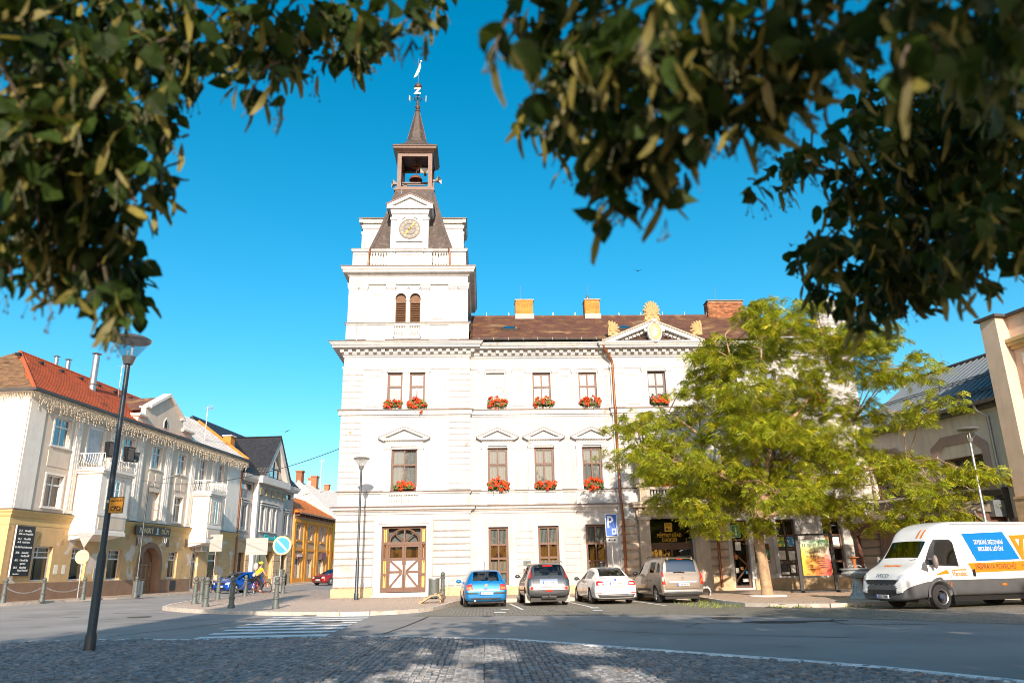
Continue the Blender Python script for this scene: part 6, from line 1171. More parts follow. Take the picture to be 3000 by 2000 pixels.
for s, xe in ((-1, gx0-.3), (1, gx1+.3)):
    Vv = Vector((gm-xe, 0, gt+.15-gz)); P = Vector((xe, -.85, gz+.0)); MB().add([tuple(P), tuple(P+Vv), tuple(P+Vv+Vector((0, 7, 0))), tuple(P+Vector((0, 7, 0)))], [(0, 1, 2, 3)]).build('gable_roof', BLACKTILE, BK, smooth=0)
    tiles(BK, P if s > 0 else P, (0, 1, 0), Vv, 18, int(Vv.length/.34), BLACKTILE, .34, .35, nobj=60, thick=.03, round_=True)
V_ = Vector((0, 6.2, 5.8)); MB().add([(x0-.3, -.45, 11.0), (x1, -.45, 11.0), (x1, 5.75, 16.8-.03), (x0-.3, 5.75, 16.8-.03), (x1, 12, 11.0), (x0-.3, 12, 11.0)], [(0, 1, 2, 3), (3, 2, 4, 5), (1, 4, 2), (0, 3, 5)]).build('roof', BLACKTILE, BK, smooth=0)
tiles(BK, (x0-.3, -.45, 11.03), (1, 0, 0), V_, int((x1-x0+.3)/.34), int(V_.length/.36), BLACKTILE, .34, .37, nobj=200, thick=.035, round_=True)
MB().box(32.5, 33.5, 2.6, 3.4, 13.6, 15.05).build('chimney', BRICKO, BK, smooth=0); MB().box(32.4, 33.6, 2.5, 3.5, 15.05, 15.18).build('chimney_cap', GREYL, BK, smooth=0)
bs = root('bank_sign', 'turquoise bank lettering on the grey facade', 'sign', on_left(37.9, -.36, 5.05), LZ); TEAL = M('turquoise_letter', (.0, .42, .46), .4, bump=0)
letter(bs, 'Partners banka', .62, TEAL, (.35, 0, 0), width=3.4, bold=.02, depth=.03); MB().lathe([(.18, -.03), (.34, -.03), (.34, .03), (.18, .03)], (-1.75, 0, .03), 16, ax='y', cap=False).box(-1.72, -1.55, -.035, .03, -.4, .1).build('logo', TEAL, bs, smooth=0)
# ================================================================ orange house, yellow house, far roofs
ORG = M('orange_plaster', (.66, .27, .03), .88, var=.06, vs=2, bump=.12); SAL = M('salmon_plaster', (.50, .30, .17), .88, var=.06, vs=2, bump=.12); YEL = M('amber_plaster', (.72, .36, .02), .88, var=.05, vs=2, bump=.1)
OH = root('orange_house', 'orange two storey shop house with an orange tiled roof', 'house', L0, LZ); x0, x1 = 45.3, 59.4
ow = [(46.4, 47.6, 5.3, 7.0), (50.6, 51.8, 5.3, 7.0), (55.2, 56.4, 5.3, 7.0)]; od = [(46.2, 48.0, .5, 3.2), (50.3, 52.2, .9, 3.1), (54.8, 56.9, .9, 3.2)]
wall(OH, x0, x1, .2, 8.3, 0, ow+od, SAL, .35); MB().box(x0, x1, 1.2, 9, 0, 8.3).build('wall', ORG, OH, smooth=0)
for q in ow+od: window(OH, *q, .25, WFR, cols=2, tr=(.3,), gl=SKYGLASS, curtain=.9, fr=.08)
for xa in (45.3, 48.6, 49.4, 52.8, 53.6, 57.6, 58.8): MB().box(xa, xa+.55, -.12, .02, .3, 7.2).build('pilaster', ORG, OH, smooth=0)
MB().box(x0, x1, -.18, .02, 7.2, 7.55).box(x0, x1, -.1, .02, 4.0, 4.25).box(x0, x1, -.1, .02, .2, .95).build('string_course', ORG, OH, smooth=0)
for q in ow: MB().box(q[0]-.3, q[1]+.3, -.14, .02, q[2]-.25, q[2]-.1).build('sill', ORG, OH, smooth=0)
b = MB(); [b.box(x0+.3+k*.9, x0+.55+k*.9, -.5, 0, 7.9, 8.2) for k in range(16)]; b.build('rafter_end', WOODDK, OH, smooth=0)
MB().add([(x0-.2, -.7, 8.25), (x1+.2, -.7, 8.25), (x1+.2, 4, 10.9), (x0-.2, 4, 10.9), (x1+.2, 10, 8.25), (x0-.2, 10, 8.25)], [(0, 1, 2, 3), (3, 2, 4, 5), (1, 4, 2), (0, 3, 5)]).build('roof', ORANGETILE, OH, smooth=0); V_ = Vector((0, 4.7, 2.65))
tiles(OH, (x0-.2, -.7, 8.28), (1, 0, 0), V_, int(14.4/.45), int(V_.length/.4), ORANGETILE, .45, .42, nobj=100, thick=.03)
MB().tube([(x1, -.6, 8.2), (x1, -.1, 7.6), (x1, -.1, .4)], .09).box(x0-.2, x1+.2, -.85, -.68, 8.1, 8.28).build('downpipe', PIPE, OH, smooth=40)
def shopsign(x, z, w_, h_, col, txt, tcol, lab):
    s_ = root('shop_sign', lab, 'sign', on_left(x, -.16, z), LZ); MB().box(-w_/2, w_/2, -.05, .05, -h_/2, h_/2).build('board', col, s_, smooth=0); letter(s_, txt, h_*.8, tcol, (0, -.06, 0), width=w_*.85)
shopsign(47.1, 3.45, 2.3, .5, M('dark_red_sign', (.20, .03, .03), .5, bump=0), 'ASIJSKÉ BISTRO', BEIL, 'dark red bistro sign above the door of the orange house'); s_ = root('projecting_sign', 'plum coloured sign panel on the orange house wall', 'sign', on_left(55.8, -.3, 3.5), LZ); MB().box(-1.0, 1.0, -.05, .05, -.35, .4).build('board', M('plum_sign', (.16, .05, .07), .5, bump=0), s_, smooth=0)
YH = root('amber_house', 'bright amber house partly hidden behind the tower', 'house', L0, LZ); wall(YH, 59.7, 76, .3, 8.3, .1, [(61.2, 62.6, 5.2, 7.0), (61, 62.8, .9, 3.2), (66, 67.4, 5.2, 7.0)], YEL, .3); MB().box(59.7, 76, 1.3, 9, 0, 8.4).build('wall', YEL, YH, smooth=0)
window(YH, 61.2, 62.6, 5.2, 7.0, .35, WFR, gl=SKYGLASS); window(YH, 61, 62.8, .9, 3.2, .35, WFR, gl=SKYGLASS); window(YH, 66, 67.4, 5.2, 7.0, .35, WFR, gl=SKYGLASS)
MB().add([(59.5, -.5, 8.4), (76, -.5, 8.4), (76, 5, 13.5), (59.5, 5, 13.5), (76, 10, 8.4), (59.5, 10, 8.4)], [(0, 1, 2, 3), (3, 2, 4, 5), (0, 3, 5)]).build('roof', PALETILE, YH, smooth=0); [MB().box(x-.5, x+.5, 4.6, 5.4, 12.6, 15.0).box(x-.58, x+.58, 4.5, 5.5, 14.8, 15.0).build('chimney', BRICKR, YH, smooth=0) for x in (60.2, 66.5)]; MB().tube([(59.5, -.5, 8.4), (59.5, 5, 13.55)], .2, 5).build('verge', BEIL, YH, smooth=0); shopsign(61.9, 3.75, 2.4, .8, OCH2, 'DOMINO', WOODDK, 'amber shop sign with dark letters beside the tower')
def farhouse(name, lab, x0, x1, y0, z, zr, roofm, wallm, chims):
    h = root(name, lab, 'house', L0, LZ); MB().box(x0, x1, y0, y0+9, 0, z).build('wall', wallm, h, smooth=0)
    MB().add([(x0-.3, y0-.5, z-.1), (x1+.3, y0-.5, z-.1), (x1+.3, y0+4.5, zr), (x0-.3, y0+4.5, zr), (x1+.3, y0+9.5, z-.1), (x0-.3, y0+9.5, z-.1)], [(0, 1, 2, 3), (3, 2, 4, 5), (1, 4, 2), (0, 3, 5)]).build('roof', roofm, h, smooth=0)
    for x, y, h0, h1 in chims: MB().box(x-.45, x+.45, y-.4, y+.4, h0, h1).box(x-.52, x+.52, y-.47, y+.47, h1-.15, h1).build('chimney', BRICKR, h, smooth=0)
    MB().box(x0+3, x0+3.8, y0+1.2, y0+1.3, z+1.0, z+1.8).build('dormer', WOODDK, h, smooth=0)
farhouse('tall_far_house', 'house with a long pale tiled roof and brick chimneys beyond the amber house', 77, 96, 6, 9.5, 14.6, PALETILE, BEI, ((80, 10.2, 13.6, 16.4), (88, 10, 13.4, 16.2)))
farhouse('far_house', 'farther house with pale roof and brick chimney by the tower edge', 82, 104, 3, 10.2, 14.6, PALETILE, YEL, ((86, 6.5, 13, 15.6), (95, 6.5, 13, 15.6)))
sd = root('satellite_dish', 'white satellite dish on the far roof near the tower', 'satellite dish', on_left(75, 8.5, 14.0), LZ-R(40)); MB().lathe([(.02, .22), (.35, .15), (.7, 0), (.72, .03), (.35, .19)], (0, 0, .7), 18, ax='y').build('dish', SIGNWHITE, sd, smooth=50); MB().tube([(0, .2, .7), (0, .2, -1.2)], .05, 6).build('mast', STEEL, sd, smooth=40)
# overhead wire
cw = MB(); a, c = Vector(on_left(12, -.2, 8.2)), Vector((-7.6, 40.9, 7.9)); pts = []
for k in range(25): p = a.lerp(c, k/24); p.z -= .9*4*(k/24)*(1-k/24); pts.append(p)
# ================================================================ right side: restaurant and neighbour
RZ = math.atan2(-.98103, .19383); R0 = (21.3, 41.0, 0)
def on_right(x, y, z): c_, s_ = math.cos(RZ), math.sin(RZ); return (R0[0]+x*c_-y*s_, R0[1]+x*s_+y*c_, z)
RSW = M('off_white_render', (.76, .68, .60), .9, var=.06, vs=1.5, bump=.2, bs=50, streak=.15); MAUVE = M('mauve_band', (.40, .29, .26), .9, var=.06, vs=2, bump=.15); BRWN = M('brown_timber_fascia', (.13, .055, .035), .7, var=.2, vs=6, bump=.15); PINK = M('pinkish_roughcast', (.68, .50, .37), .92, var=.08, vs=1.5, bump=.5, bs=45, streak=.12)
SEAMB = M('blue_grey_sheet_roof', (.19, .215, .23), .42, metal=.35, var=.06, vs=2, bump=.03); BRONZ = M('bronze_sheet_roof', (.23, .19, .15), .45, metal=.35, var=.08, vs=2, bump=.03)
RS = root('restaurant_building', 'off white building with a blue grey seamed metal roof and bronze canopy', 'building', R0, RZ)
rw = [(.2, 2.6, 4.63, 6.13), (5.05, 7.6, 4.63, 6.13)]
wall(RS, -.6, 9.5, 3.2, 8.3, 0, rw, RSW, .3); wall(RS, -.6, 9.5, .1, 3.2, 0, [(1.4, 3.4, .9, 2.9), (5, 7, .2, 2.8)], MAUVE, .3); MB().box(-.6, 9.5, 1.2, 10, 0, 8.2).build('wall', RSW, RS, smooth=0)
for q in rw:
    o = window(RS, *q, .2, WOODDK, cols=4, tr=(.5,), fr=.12, gl=GLASS, curtain=.9)
    m0 = (q[0]+q[1])/2; b = MB(); z0, z1 = 4.0, 7.2
    P = [(q[0]-.42, z0), (q[0]-.42, 6.75), (q[0]+.35, z1), (q[1]-.35, z1), (q[1]+.42, 6.55), (q[1]+.42, z0)]; I = [(q[0]-.06, z0), (q[0]-.06, 6.35), (q[0]+.45, 6.75), (q[1]-.45, 6.75), (q[1]+.06, 6.3), (q[1]+.06, z0)]
    for i in range(5): b.prism([P[i], P[i+1], I[i+1], I[i]], 'y', -.06, .01)
    b.build('window_surround', MAUVE, RS, smooth=0); MB().box(q[0]-.05, q[1]+.05, -.14, .02, 4.5, 4.62).build('sill', RSW, RS, smooth=0)
window(RS, 1.4, 3.4, .9, 2.9, .2, WOODDK, cols=2, gl=GLASS); MB().box(1.5, 3.2, -.04, -.01, 2.45, 2.85).build('notice', M('menu_sign', (.55, .45, .33), .6), RS, smooth=0); window(RS, 5, 7, .2, 2.8, .2, WOODDK, cols=2, gl=GLASS)
MB().lathe([(.001, -.05), (.22, -.05), (.22, -.02)], (2.3, 0, 1.9), 16, ax='y').build('round_sticker', POSTB, RS, smooth=30)
for k, (xa, xb) in enumerate(((.2, .5), (3.7, 4.2))): MB().box(xa, xb, -.2, .02, .1, 3.2).build('pier', MAUVE, RS, smooth=0)
zz, yy = 11.92, 5.0
MB().add([(-1.0, -.45, 8.35), (9.45, -.45, 8.35), (9.45, yy, zz), (-1.4, yy, zz), (9.45, 10.5, 8.3), (-1, 10.5, 8.3)], [(0, 1, 2, 3), (3, 2, 4, 5), (0, 3, 5)]).build('roof', SEAMB, RS, smooth=0)
for k in range(26):
    x = -1.0+k*.42; MB().prism([(-.45, 8.35), (-.45, 8.42), (yy, zz+.07), (yy, zz)], 'x', x-.03, x+.03).build('roof_seam', SEAMB, RS, smooth=0)
def atr(v): t = v; return (-.45+(yy+.45)*t, 8.35+(zz-8.35)*t)
for t in (.14, .46):
    b = MB(); y, z = atr(t)
    for dz in (.12, .22): b.tube([(-.8, y, z+dz), (9.3, y, z+dz)], .025, 5)
    for k in range(12): b.tube([(-.8+k*.9, y, z), (-.8+k*.9, y, z+.25)], .02, 4)
    for k in range(60): b.tube([(-.8+k*.17, y, z+.06), (-.8+k*.17, y, z+.2)], .012, 3) if t < .3 else None
    b.build('snow_guard', GUTTER, RS, smooth=0)
MB().tube([(-1.4, yy, zz+.08), (9.45, yy, zz+.08)], .1, 8).build('ridge', GUTTER, RS, smooth=40); MB().box(-1, 9.4, -.62, -.42, 8.2, 8.36).box(-1, 9.4, -.40, 0, 8.05, 8.2).build('gutter', GUTTER, RS, smooth=0); MB().tube([(8.15, -.5, 8.2), (8.2, -.45, 7.95), (8.4, -.12, 7.7), (8.42, -.12, .4)], .07).build('downpipe', STEEL, RS, smooth=60)
for x in (1.2, 5.0): MB().tube([(x, yy, zz), (x, yy, zz+1.2)], .012, 4).build('lightning_rod', STEEL, RS, smooth=0)
MB().prism([(-1.4, 8.3), (-1.4, zz-.1), (-1.7, zz+.1), (-2.2, 8.3)], 'y', 4.4, 5.2).build('gable_end', RSW, RS, smooth=0)
# canopy
MB().add([(-.5, -1.6, 3.55), (8.3, -1.6, 3.55), (8.5, 0, 4.15), (-.5, 0, 4.15), (-.5, -1.6, 3.48), (8.3, -1.6, 3.48)], [(0, 1, 2, 3), (0, 4, 5, 1)]).prism([(-1.6, 3.5), (-1.6, 3.56), (0, 4.16), (0, 3.4)], 'x', 8.3, 8.36).build('canopy_roof', BRONZ, RS, smooth=0)
for k in range(15): MB().prism([(-1.6, 3.55), (-1.6, 3.61), (0, 4.21), (0, 4.15)], 'x', -.4+k*.6-.025, -.4+k*.6+.025).build('canopy_seam', BRONZ, RS, smooth=0)
MB().box(-.5, 8.2, -1.55, -1.42, 2.85, 3.45).box(8.1, 8.22, -1.5, 0, 2.85, 3.4).build('canopy_fascia', BRWN, RS, smooth=0); MB().tube([(-.5, -1.68, 3.5), (8.3, -1.68, 3.46)], .06, 7).tube([(8.2, -1.65, 3.45), (8.3, -1.5, 3.2), (8.7, -.2, 2.6)], .045, 6).build('canopy_gutter', STEEL, RS, smooth=50); MB().box(-.5, 8.6, -.12, 0, 4.15, 4.45).box(8.5, 8.6, -.3, 0, 3.2, 4.5).build('flashing', GUTTER, RS, smooth=0); MB().box(8.2, 8.55, -.9, 0, 3.25, 3.95).build('canopy_cheek', SEAMB, RS, smooth=0)
for x in (.0, 4.2, 8.1): MB().box(x-.1, x+.1, -1.5, -1.3, .1, 2.9).build('canopy_post', BRWN, RS, smooth=0)
MB().box(8.75, 8.95, -.2, 0, 4.5, 4.85).build('wall_lamp', M('amber_plastic', (.65, .30, .06), .4), RS, smooth=0)
NB = root('pilaster_building', 'tall pinkish roughcast building with a projecting pilaster at the right edge', 'building', R0, RZ)
MB().box(9.45, 10.28, -.62, 8, 0, 11.75).build('pilaster', PINK, NB, smooth=0); MB().box(10.28, 30, -.0, 8, 0, 11.75).build('wall', PINK, NB, smooth=0); MB().box(9.3, 10.45, -.78, 8.1, 11.75, 11.86).box(10.45, 30, -.2, 8.1, 11.75, 11.86).build('coping', GUTTER, NB, smooth=0)
MB().box(10.32, 30, -.35, 0, 10.55, 10.7).box(10.32, 30, -.28, 0, 10.4, 10.55).box(10.32, 30, -.15, 0, 10.25, 10.4).build('cornice', OCH2, NB, smooth=0); MB().box(10.7, 11.4, -.06, 0, 4, 10).build('wall_panel', BEIL, NB, smooth=0); MB().box(9.4, 30, -.66, 8, .1, 3.9).box(9.4, 30, -.7, 0, 3.9, 4.0).build('socle', TAN, NB, smooth=0)
# houses and trees behind the camera that shade the foreground

BIRD = M('dark_bird', (.03, .03, .035), .8, bump=0)
for (x, y, z, l) in ((-30, 60, 27.5, 'tiny bird gliding below the left branches'), (-11.8, 45, 9.6, 'tiny bird left of the tower ledge'), (13.5, 60, 26, 'tiny bird above the brick chimneys')):
    MB().add([(-.35, 0, .12), (-.1, .04, .02), (0, .12, 0), (.12, .04, .02), (.38, 0, .16), (0, -.1, -.02)], [(0, 1, 5), (1, 2, 5), (2, 3, 5), (3, 4, 5)]).build('bird', BIRD, None, smooth=0, recalc=False, label=l, cat='bird').location = (x, y, z)
cw.tube(pts, .018, 4).build('overhead_cable', BLACK, None, smooth=0, label='thin overhead cable from the ochre house to the tower', cat='cable')
# ================================================================ vehicles
def paint(name, col, metal=.35, rough=.32): return M(name, col, rough, metal=metal, var=.04, vs=3, bump=0, bs=0, coat=.8)
LIGHTR = M('red_lamp', (.50, .02, .012), .15, var=.05, bump=0, coat=.8); LIGHTO = M('orange_lamp', (.75, .16, .01), .2, var=.05, bump=0, coat=.8); LIGHTW = M('clear_lamp', (.70, .70, .70), .12, metal=.3, bump=0, coat=1); CHROME = M('chrome', (.75, .75, .75), .12, metal=1, var=0, bump=0)
TRIM = M('grey_plastic_trim', (.045, .047, .052), .6, var=.1, bump=.1, bs=120); SEATM = M('car_seat', (.05, .052, .055), .9, bump=0); PLATE = M('number_plate', (.74, .74, .72), .4, bump=0)
def hull(root_, S, matl, arches, wins, mats, name='body', sub=2):
    """loft stations (y, zb, zbelt, ztop, wlow, wbelt, wtop) into a body, cut wheel arches, split the glass off"""
    bm = bmesh.new(); rows = []
    for (y, zb, zs, zt, wl_, wb, wt) in S:
        h = max(zt-zs, .03); half = [(0, zb), (wl_*.86, zb), (wl_*.985, zb+.07), (wl_*1.0+.012, zb+(zs-zb)*.55), (wb+.008, zs-.035), (wb-.012, zs), (wt+(wb-wt)*.12, zt-h*.16), (wt*.90, zt-.012), (wt*.45, zt), (0, zt+.004)]
        ring_ = [(x, z) for x, z in half]+[(-x, z) for x, z in half[-2:0:-1]]
        rows.append([bm.verts.new((x, y, z)) for x, z in ring_])
    n = len(rows[0])
    for i in range(len(rows)-1):
        for j in range(n):
            f = bm.faces.new((rows[i][j], rows[i][(j+1) % n], rows[i+1][(j+1) % n], rows[i+1][j])); jj = j if j < 9 else n-1-j
            f.material_index = 0
            for k, (i0, i1, js) in enumerate(wins):
                if i0 <= i < i1 and jj in js: f.material_index = k+1
    bm.faces.new(rows[0]); f = bm.faces.new(rows[-1][::-1])
    for k, w_ in enumerate(wins):
        if w_[1] == len(S)-1: f.material_index = k+1
    bmesh.ops.recalc_face_normals(bm, faces=bm.faces)
    me = bpy.data.meshes.new('tmp'); bm.to_mesh(me); bm.free()
    for _ in range(len(wins)+1): me.materials.append(matl)
    t = bpy.data.objects.new('tmp', me); C.objects.link(t); m_ = t.modifiers.new('s', 'SUBSURF'); m_.levels = m_.render_levels = sub
    cut = []
    for (y, z, r_) in arches:
        q = MB().lathe([(r_, -1.3), (r_, 1.3)], (0, y, z), 28, ax='x'); c_ = bpy.data.meshes.new('cut'); c_.from_pydata(q.v, [], q.f); finish(c_, 0); c_.materials.append(matl); co = bpy.data.objects.new('cut', c_); C.objects.link(co); cut.append(co)
        bo = t.modifiers.new('b', 'BOOLEAN'); bo.object = co; bo.operation = 'DIFFERENCE'; bo.solver = 'EXACT'
    dg = bpy.context.evaluated_depsgraph_get(); ev = bpy.data.meshes.new_from_object(t.evaluated_get(dg))
    for c_ in cut+[t]: bpy.data.objects.remove(c_)
    bm = bmesh.new(); bm.from_mesh(ev); bvh = BVHTree.FromBMesh(bm); out = []
    for k in range(len(wins)+1):
        b2 = bm.copy(); bmesh.ops.delete(b2, geom=[f for f in b2.faces if f.material_index != k], context='FACES')
        if not b2.faces: b2.free(); continue
        for e in b2.edges:
            if len(e.link_faces) == 2 and e.calc_face_angle(0) > R(40): e.smooth = False
        for f in b2.faces: f.smooth = True; f.material_index = 0
        nm = name if k == 0 else mats[k-1][0]; m2 = bpy.data.meshes.new(nm); b2.to_mesh(m2); b2.free(); m2.materials.clear(); m2.materials.append(matl if k == 0 else mats[k-1][1])
        o = bpy.data.objects.new(nm, m2); C.objects.link(o); link(o, root_, (0, 0, 0)); out.append(o)
    bm.free(); return out[0], bvh
AX = {'rear': ((0, 1, 0), lambda a, c, far: Vector((a, far, c)), -6), 'front': ((0, -1, 0), lambda a, c, far: Vector((a, far, c)), 9), 'left': ((1, 0, 0), lambda a, c, far: Vector((far, a, c)), -4), 'right': ((-1, 0, 0), lambda a, c, far: Vector((far, a, c)), 4), 'top': ((0, 0, -1), lambda a, c, far: Vector((a, c, far)), 6)}
def hit(bvh, view, a, c):
    d, mk, far = AX[view]; loc, nn, _, _ = bvh.ray_cast(mk(a, c, far), Vector(d)); return loc
def patch(parent, bvh, view, poly, name, mat, off=.012, inner=.03, grid=7):
    """a panel that follows the body: outline given in the view plane, dropped on the surface"""
    d = Vector(AX[view][0]); P = []
    for i, p in enumerate(poly):
        q = poly[(i+1) % len(poly)]
        for k in range(3): P.append(Vector(p).lerp(Vector(q), k/3))
    cen = sum(P, Vector((0, 0)))/len(P); vs = []; n = len(P); rings = 3
    ok = None
    for r_ in range(rings+1):
        for p in P:
            w_ = p.lerp(cen, r_/rings*.999); h_ = hit(bvh, view, w_.x, w_.y)
            if h_ is None: h_ = ok
            else: ok = h_
            if h_ is None: h_ = Vector((0, 0, 0))
            vs.append(h_-d*off)
    fs = [(r_*n+i, r_*n+(i+1) % n, (r_+1)*n+(i+1) % n, (r_+1)*n+i) for r_ in range(rings) for i in range(n)]+[tuple(rings*n+i for i in range(n))]
    k = len(vs); vs += [vs[i]+d*(off+inner) for i in range(n)]; fs += [(i, k+i, k+(i+1) % n, (i+1) % n) for i in range(n)]
    b = MB(); b.add([tuple(v) for v in vs], fs); return b.build(name, mat, parent, smooth=40)
def on_body(parent, bvh, view, txt, size, mat, a, c, width=None, bold=0, shear=0, off=.006, name='lettering', flip=False):
    me = text_mesh(txt, size, mat, bold, shear, depth=.0); xs = [v.co.x for v in me.vertices]; k = width/(max(xs)-min(xs)) if width else 1; d = Vector(AX[view][0]); s = -1 if flip else 1
    bm = bmesh.new(); bm.from_mesh(me); bmesh.ops.subdivide_edges(bm, edges=[e for e in bm.edges if e.calc_length() > .05], cuts=2); bm.to_mesh(me); bm.free()
    last = None
    for v in me.vertices:
        h_ = hit(bvh, view, a+s*v.co.x*k, c+v.co.y); last = h_ or last
        v.co = (h_ or last or Vector((0, 0, 0)))-d*off
    o = bpy.data.objects.new(name, me); C.objects.link(o); link(o, parent, (0, 0, 0)); return o
def wheel(parent, x, y, r_, w_=.2, rim=ALLOY, spokes=7, rr=.66):
    s = 1 if x > 0 else -1; t = MB().lathe([(r_*.62, -w_/2), (r_*.9, -w_/2), (r_, -w_*.36), (r_, w_*.36), (r_*.9, w_/2), (r_*.62, w_/2)], (x, y, r_), 28, ax='x', cap=False); 
    o = t.build('wheel', RUBBER, parent, smooth=40); k = MB().lathe([(r_*rr, -w_*.3), (r_*rr, w_*.47), (r_*rr*.9, w_*.42), (r_*rr*.9, -w_*.2), (.01, -w_*.2)] if s > 0 else [(r_*rr, w_*.3), (r_*rr, -w_*.47), (r_*rr*.9, -w_*.42), (r_*rr*.9, w_*.2), (.01, w_*.2)], (x, y, r_), 28, ax='x', cap=False)
    for i in range(spokes):
        a = 2*PI*i/spokes; xo = x+s*w_*.38; k.tube([(xo, y, r_), (xo, y+math.cos(a)*r_*rr*.92, r_+math.sin(a)*r_*rr*.92)], [.045, .03], 6)
    k.lathe([(.01, s*w_*.46), (.06, s*w_*.44), (.07, s*w_*.2)], (x, y, r_), 12, ax='x'); k.build('rim', rim, o, smooth=40)
    MB().lathe([(r_*.58, -s*w_*.1), (.01, -s*w_*.1)], (x, y, r_), 20, ax='x').build('brake_disc', TRIM, o, smooth=0)
def plate(parent, bvh, view, a, c, txt, w_=.5, h_=.105, blue=True, y=None):
    q = hit(bvh, view, a, c); yy = q.y if y is None else y; s = -1 if view == 'rear' else 1; rz = 0 if view == 'rear' else PI
    o = MB().box(a-w_/2, a+w_/2, min(yy, yy+s*.03), max(yy, yy+s*.03), c-h_/2, c+h_/2).build('number_plate', PLATE, parent, smooth=0); yf = yy+s*.034
    bx_ = a-w_/2 if view == 'rear' else a+w_/2-.045
    if blue: MB().box(bx_, bx_+.045, min(yf, yf-s*.005), max(yf, yf-s*.005), c-h_/2, c+h_/2).build('plate_band', SIGNBLUE, o, smooth=0)
    letter(o, txt, h_*.85, WOODDK, (a+(.02 if view == 'rear' else -.02), yf, c), rz=rz, width=w_*.78, bold=.002)
def mirror(parent, s, y, z, w_, col):
    MB().ball((s*(w_+.13), y, z), .1, 10, (1.15, .55, .8)).box(min(s*(w_-.03), s*(w_+.08)), max(s*(w_-.03), s*(w_+.08)), y-.02, y+.03, z-.06, z-.02).build('mirror', col, parent, smooth=50)
def line(parent, bvh, view, pts, w_=.008, mat=None, name='panel_gap', off=.004):
    vs = []; d = Vector(AX[view][0]); P = []
    for a, c in zip(pts[:-1], pts[1:]): P += [Vector(a).lerp(Vector(c), k/6) for k in range(6)]
    P.append(Vector(pts[-1]))
    for i, p in enumerate(P):
        t = (P[min(i+1, len(P)-1)]-P[max(i-1, 0)]).normalized(); n_ = Vector((-t.y, t.x))*w_
        for s in (-1, 1):
            h_ = hit(bvh, view, p.x+n_.x*s, p.y+n_.y*s)
            if h_ is None: h_ = Vector(vs[-1]) if vs else Vector((0, 0, 0))
            else: h_ = h_-d*off
            vs.append(tuple(h_))
    b = MB(); b.add(vs, [(2*i, 2*i+1, 2*i+3, 2*i+2) for i in range(len(P)-1)]); return b.build(name, mat or BLACK, parent, smooth=0, recalc=False)
def gaps(G_, bv, hw, zl, zb, doors, zs, zt):
    line(G_, bv, 'rear', [(-hw+.06, zb), (-hw, zl+.04), (-hw+.05, zl), (hw-.05, zl), (hw, zl+.04), (hw-.06, zb)])
    for y in doors: line(G_, bv, 'left', [(y, zs), (y-.02, zt)])
    line(G_, bv, 'left', [(doors[0], zs), (doors[-1], zs)], .006)
def interior(parent, w_, ys, z, floor):
    b = MB(); b.box(-w_+.12, w_-.12, floor[0], floor[1], .30, z-.28)
    for y in ys:
        for s in (-1, 1): b.prism([(y, z-.3), (y+.1, z-.3), (y-.05, z+.18), (y-.17, z+.18)], 'x', s*.38-.24, s*.38+.24); b.ball((s*.38, y-.13, z+.30), .1, 8, (1.3, .6, 1.0))
    b.build('seats', SEATM, parent, smooth=40)
SIDE = (5,); TOP = (7, 8)
def car(name, lab, loc, rz, col, S, wheels, wr, wins, cat='car', arch=1.13, sub=2, grp='cars parked in the town hall bays', track=.76, sc=1, rim=ALLOY):
    r_ = root(name, lab, cat, loc, rz, group=grp); 
    if sc != 1: r_.scale = (sc, sc, sc)
    mats = [(w[3], CARGLASS) for w in wins]
    body, bvh = hull(r_, S, col, [(y, wr, wr*arch) for y in wheels], [w[:3] for w in wins], mats, sub=sub)
    for y in wheels:
        for s in (-1, 1): wheel(r_, s*track, y, wr, rim=rim)
    MB().box(-.72, .72, S[2][0]+.1, S[-3][0]-.1, .17, .32).build('underbody', BLACK, r_, smooth=0)
    return r_, bvh
# --- blue hatchback
S = [(-.80,.36,.54,.60,.62,.66,.56), (-.78,.27,.62,.70,.76,.77,.64), (-.70,.23,.86,.92,.82,.80,.66), (-.66,.22,.92,.975,.835,.81,.63), (-.46,.21,.94,1.27,.85,.82,.58), (-.36,.21,.945,1.38,.855,.825,.57), (-.2,.21,.945,1.425,.86,.83,.57), (.10,.2,.945,1.44,.865,.835,.58), (.85,.2,.94,1.445,.867,.84,.59), (.95,.2,.94,1.44,.867,.84,.59), (1.35,.2,.93,1.41,.867,.84,.58), (1.75,.2,.92,1.22,.867,.835,.62), (2.15,.2,.91,.99,.86,.82,.66), (2.55,.2,.86,.93,.85,.80,.64), (3.0,.22,.76,.84,.82,.76,.60), (3.25,.25,.62,.72,.76,.70,.55), (3.36,.32,.5,.58,.62,.58,.45)]
W1 = [(3, 5, TOP, 'rear_window'), (10, 12, TOP, 'windscreen'), (7, 8, SIDE, 'side_window'), (9, 12, SIDE, 'side_window')]
BLUE = paint('azure_blue_paint', (.006, .18, .46))
G_, bv = car('blue_hatchback', 'azure blue hatchback with a rusty tailgate patch, leftmost in the bays', (.03, 32.35, 0), R(4.5), BLUE, S, (0, 2.51), .315, W1)
for s in (-1, 1):
    patch(G_, bv, 'rear', [(s*.52, .66), (s*.78, .66), (s*.775, .87), (s*.56, .89)], 'tail_light', LIGHTR, .02); patch(G_, bv, 'rear', [(s*.58, .70), (s*.77, .70), (s*.77, .78), (s*.58, .79)], 'indicator', LIGHTO, .026)
    patch(G_, bv, 'rear', [(s*.32, .52), (s*.80, .52), (s*.80, .575), (s*.32, .575)], 'bumper_strip', TRIM, .03); mirror(G_, s, 1.9, .97, .84, BLUE)
patch(G_, bv, 'rear', [(-.78, .30), (.78, .30), (.78, .37), (-.78, .37)], 'bumper_lip', TRIM, .02); plate(G_, bv, 'rear', 0, .545, 'ERA 55NR', y=-.84)
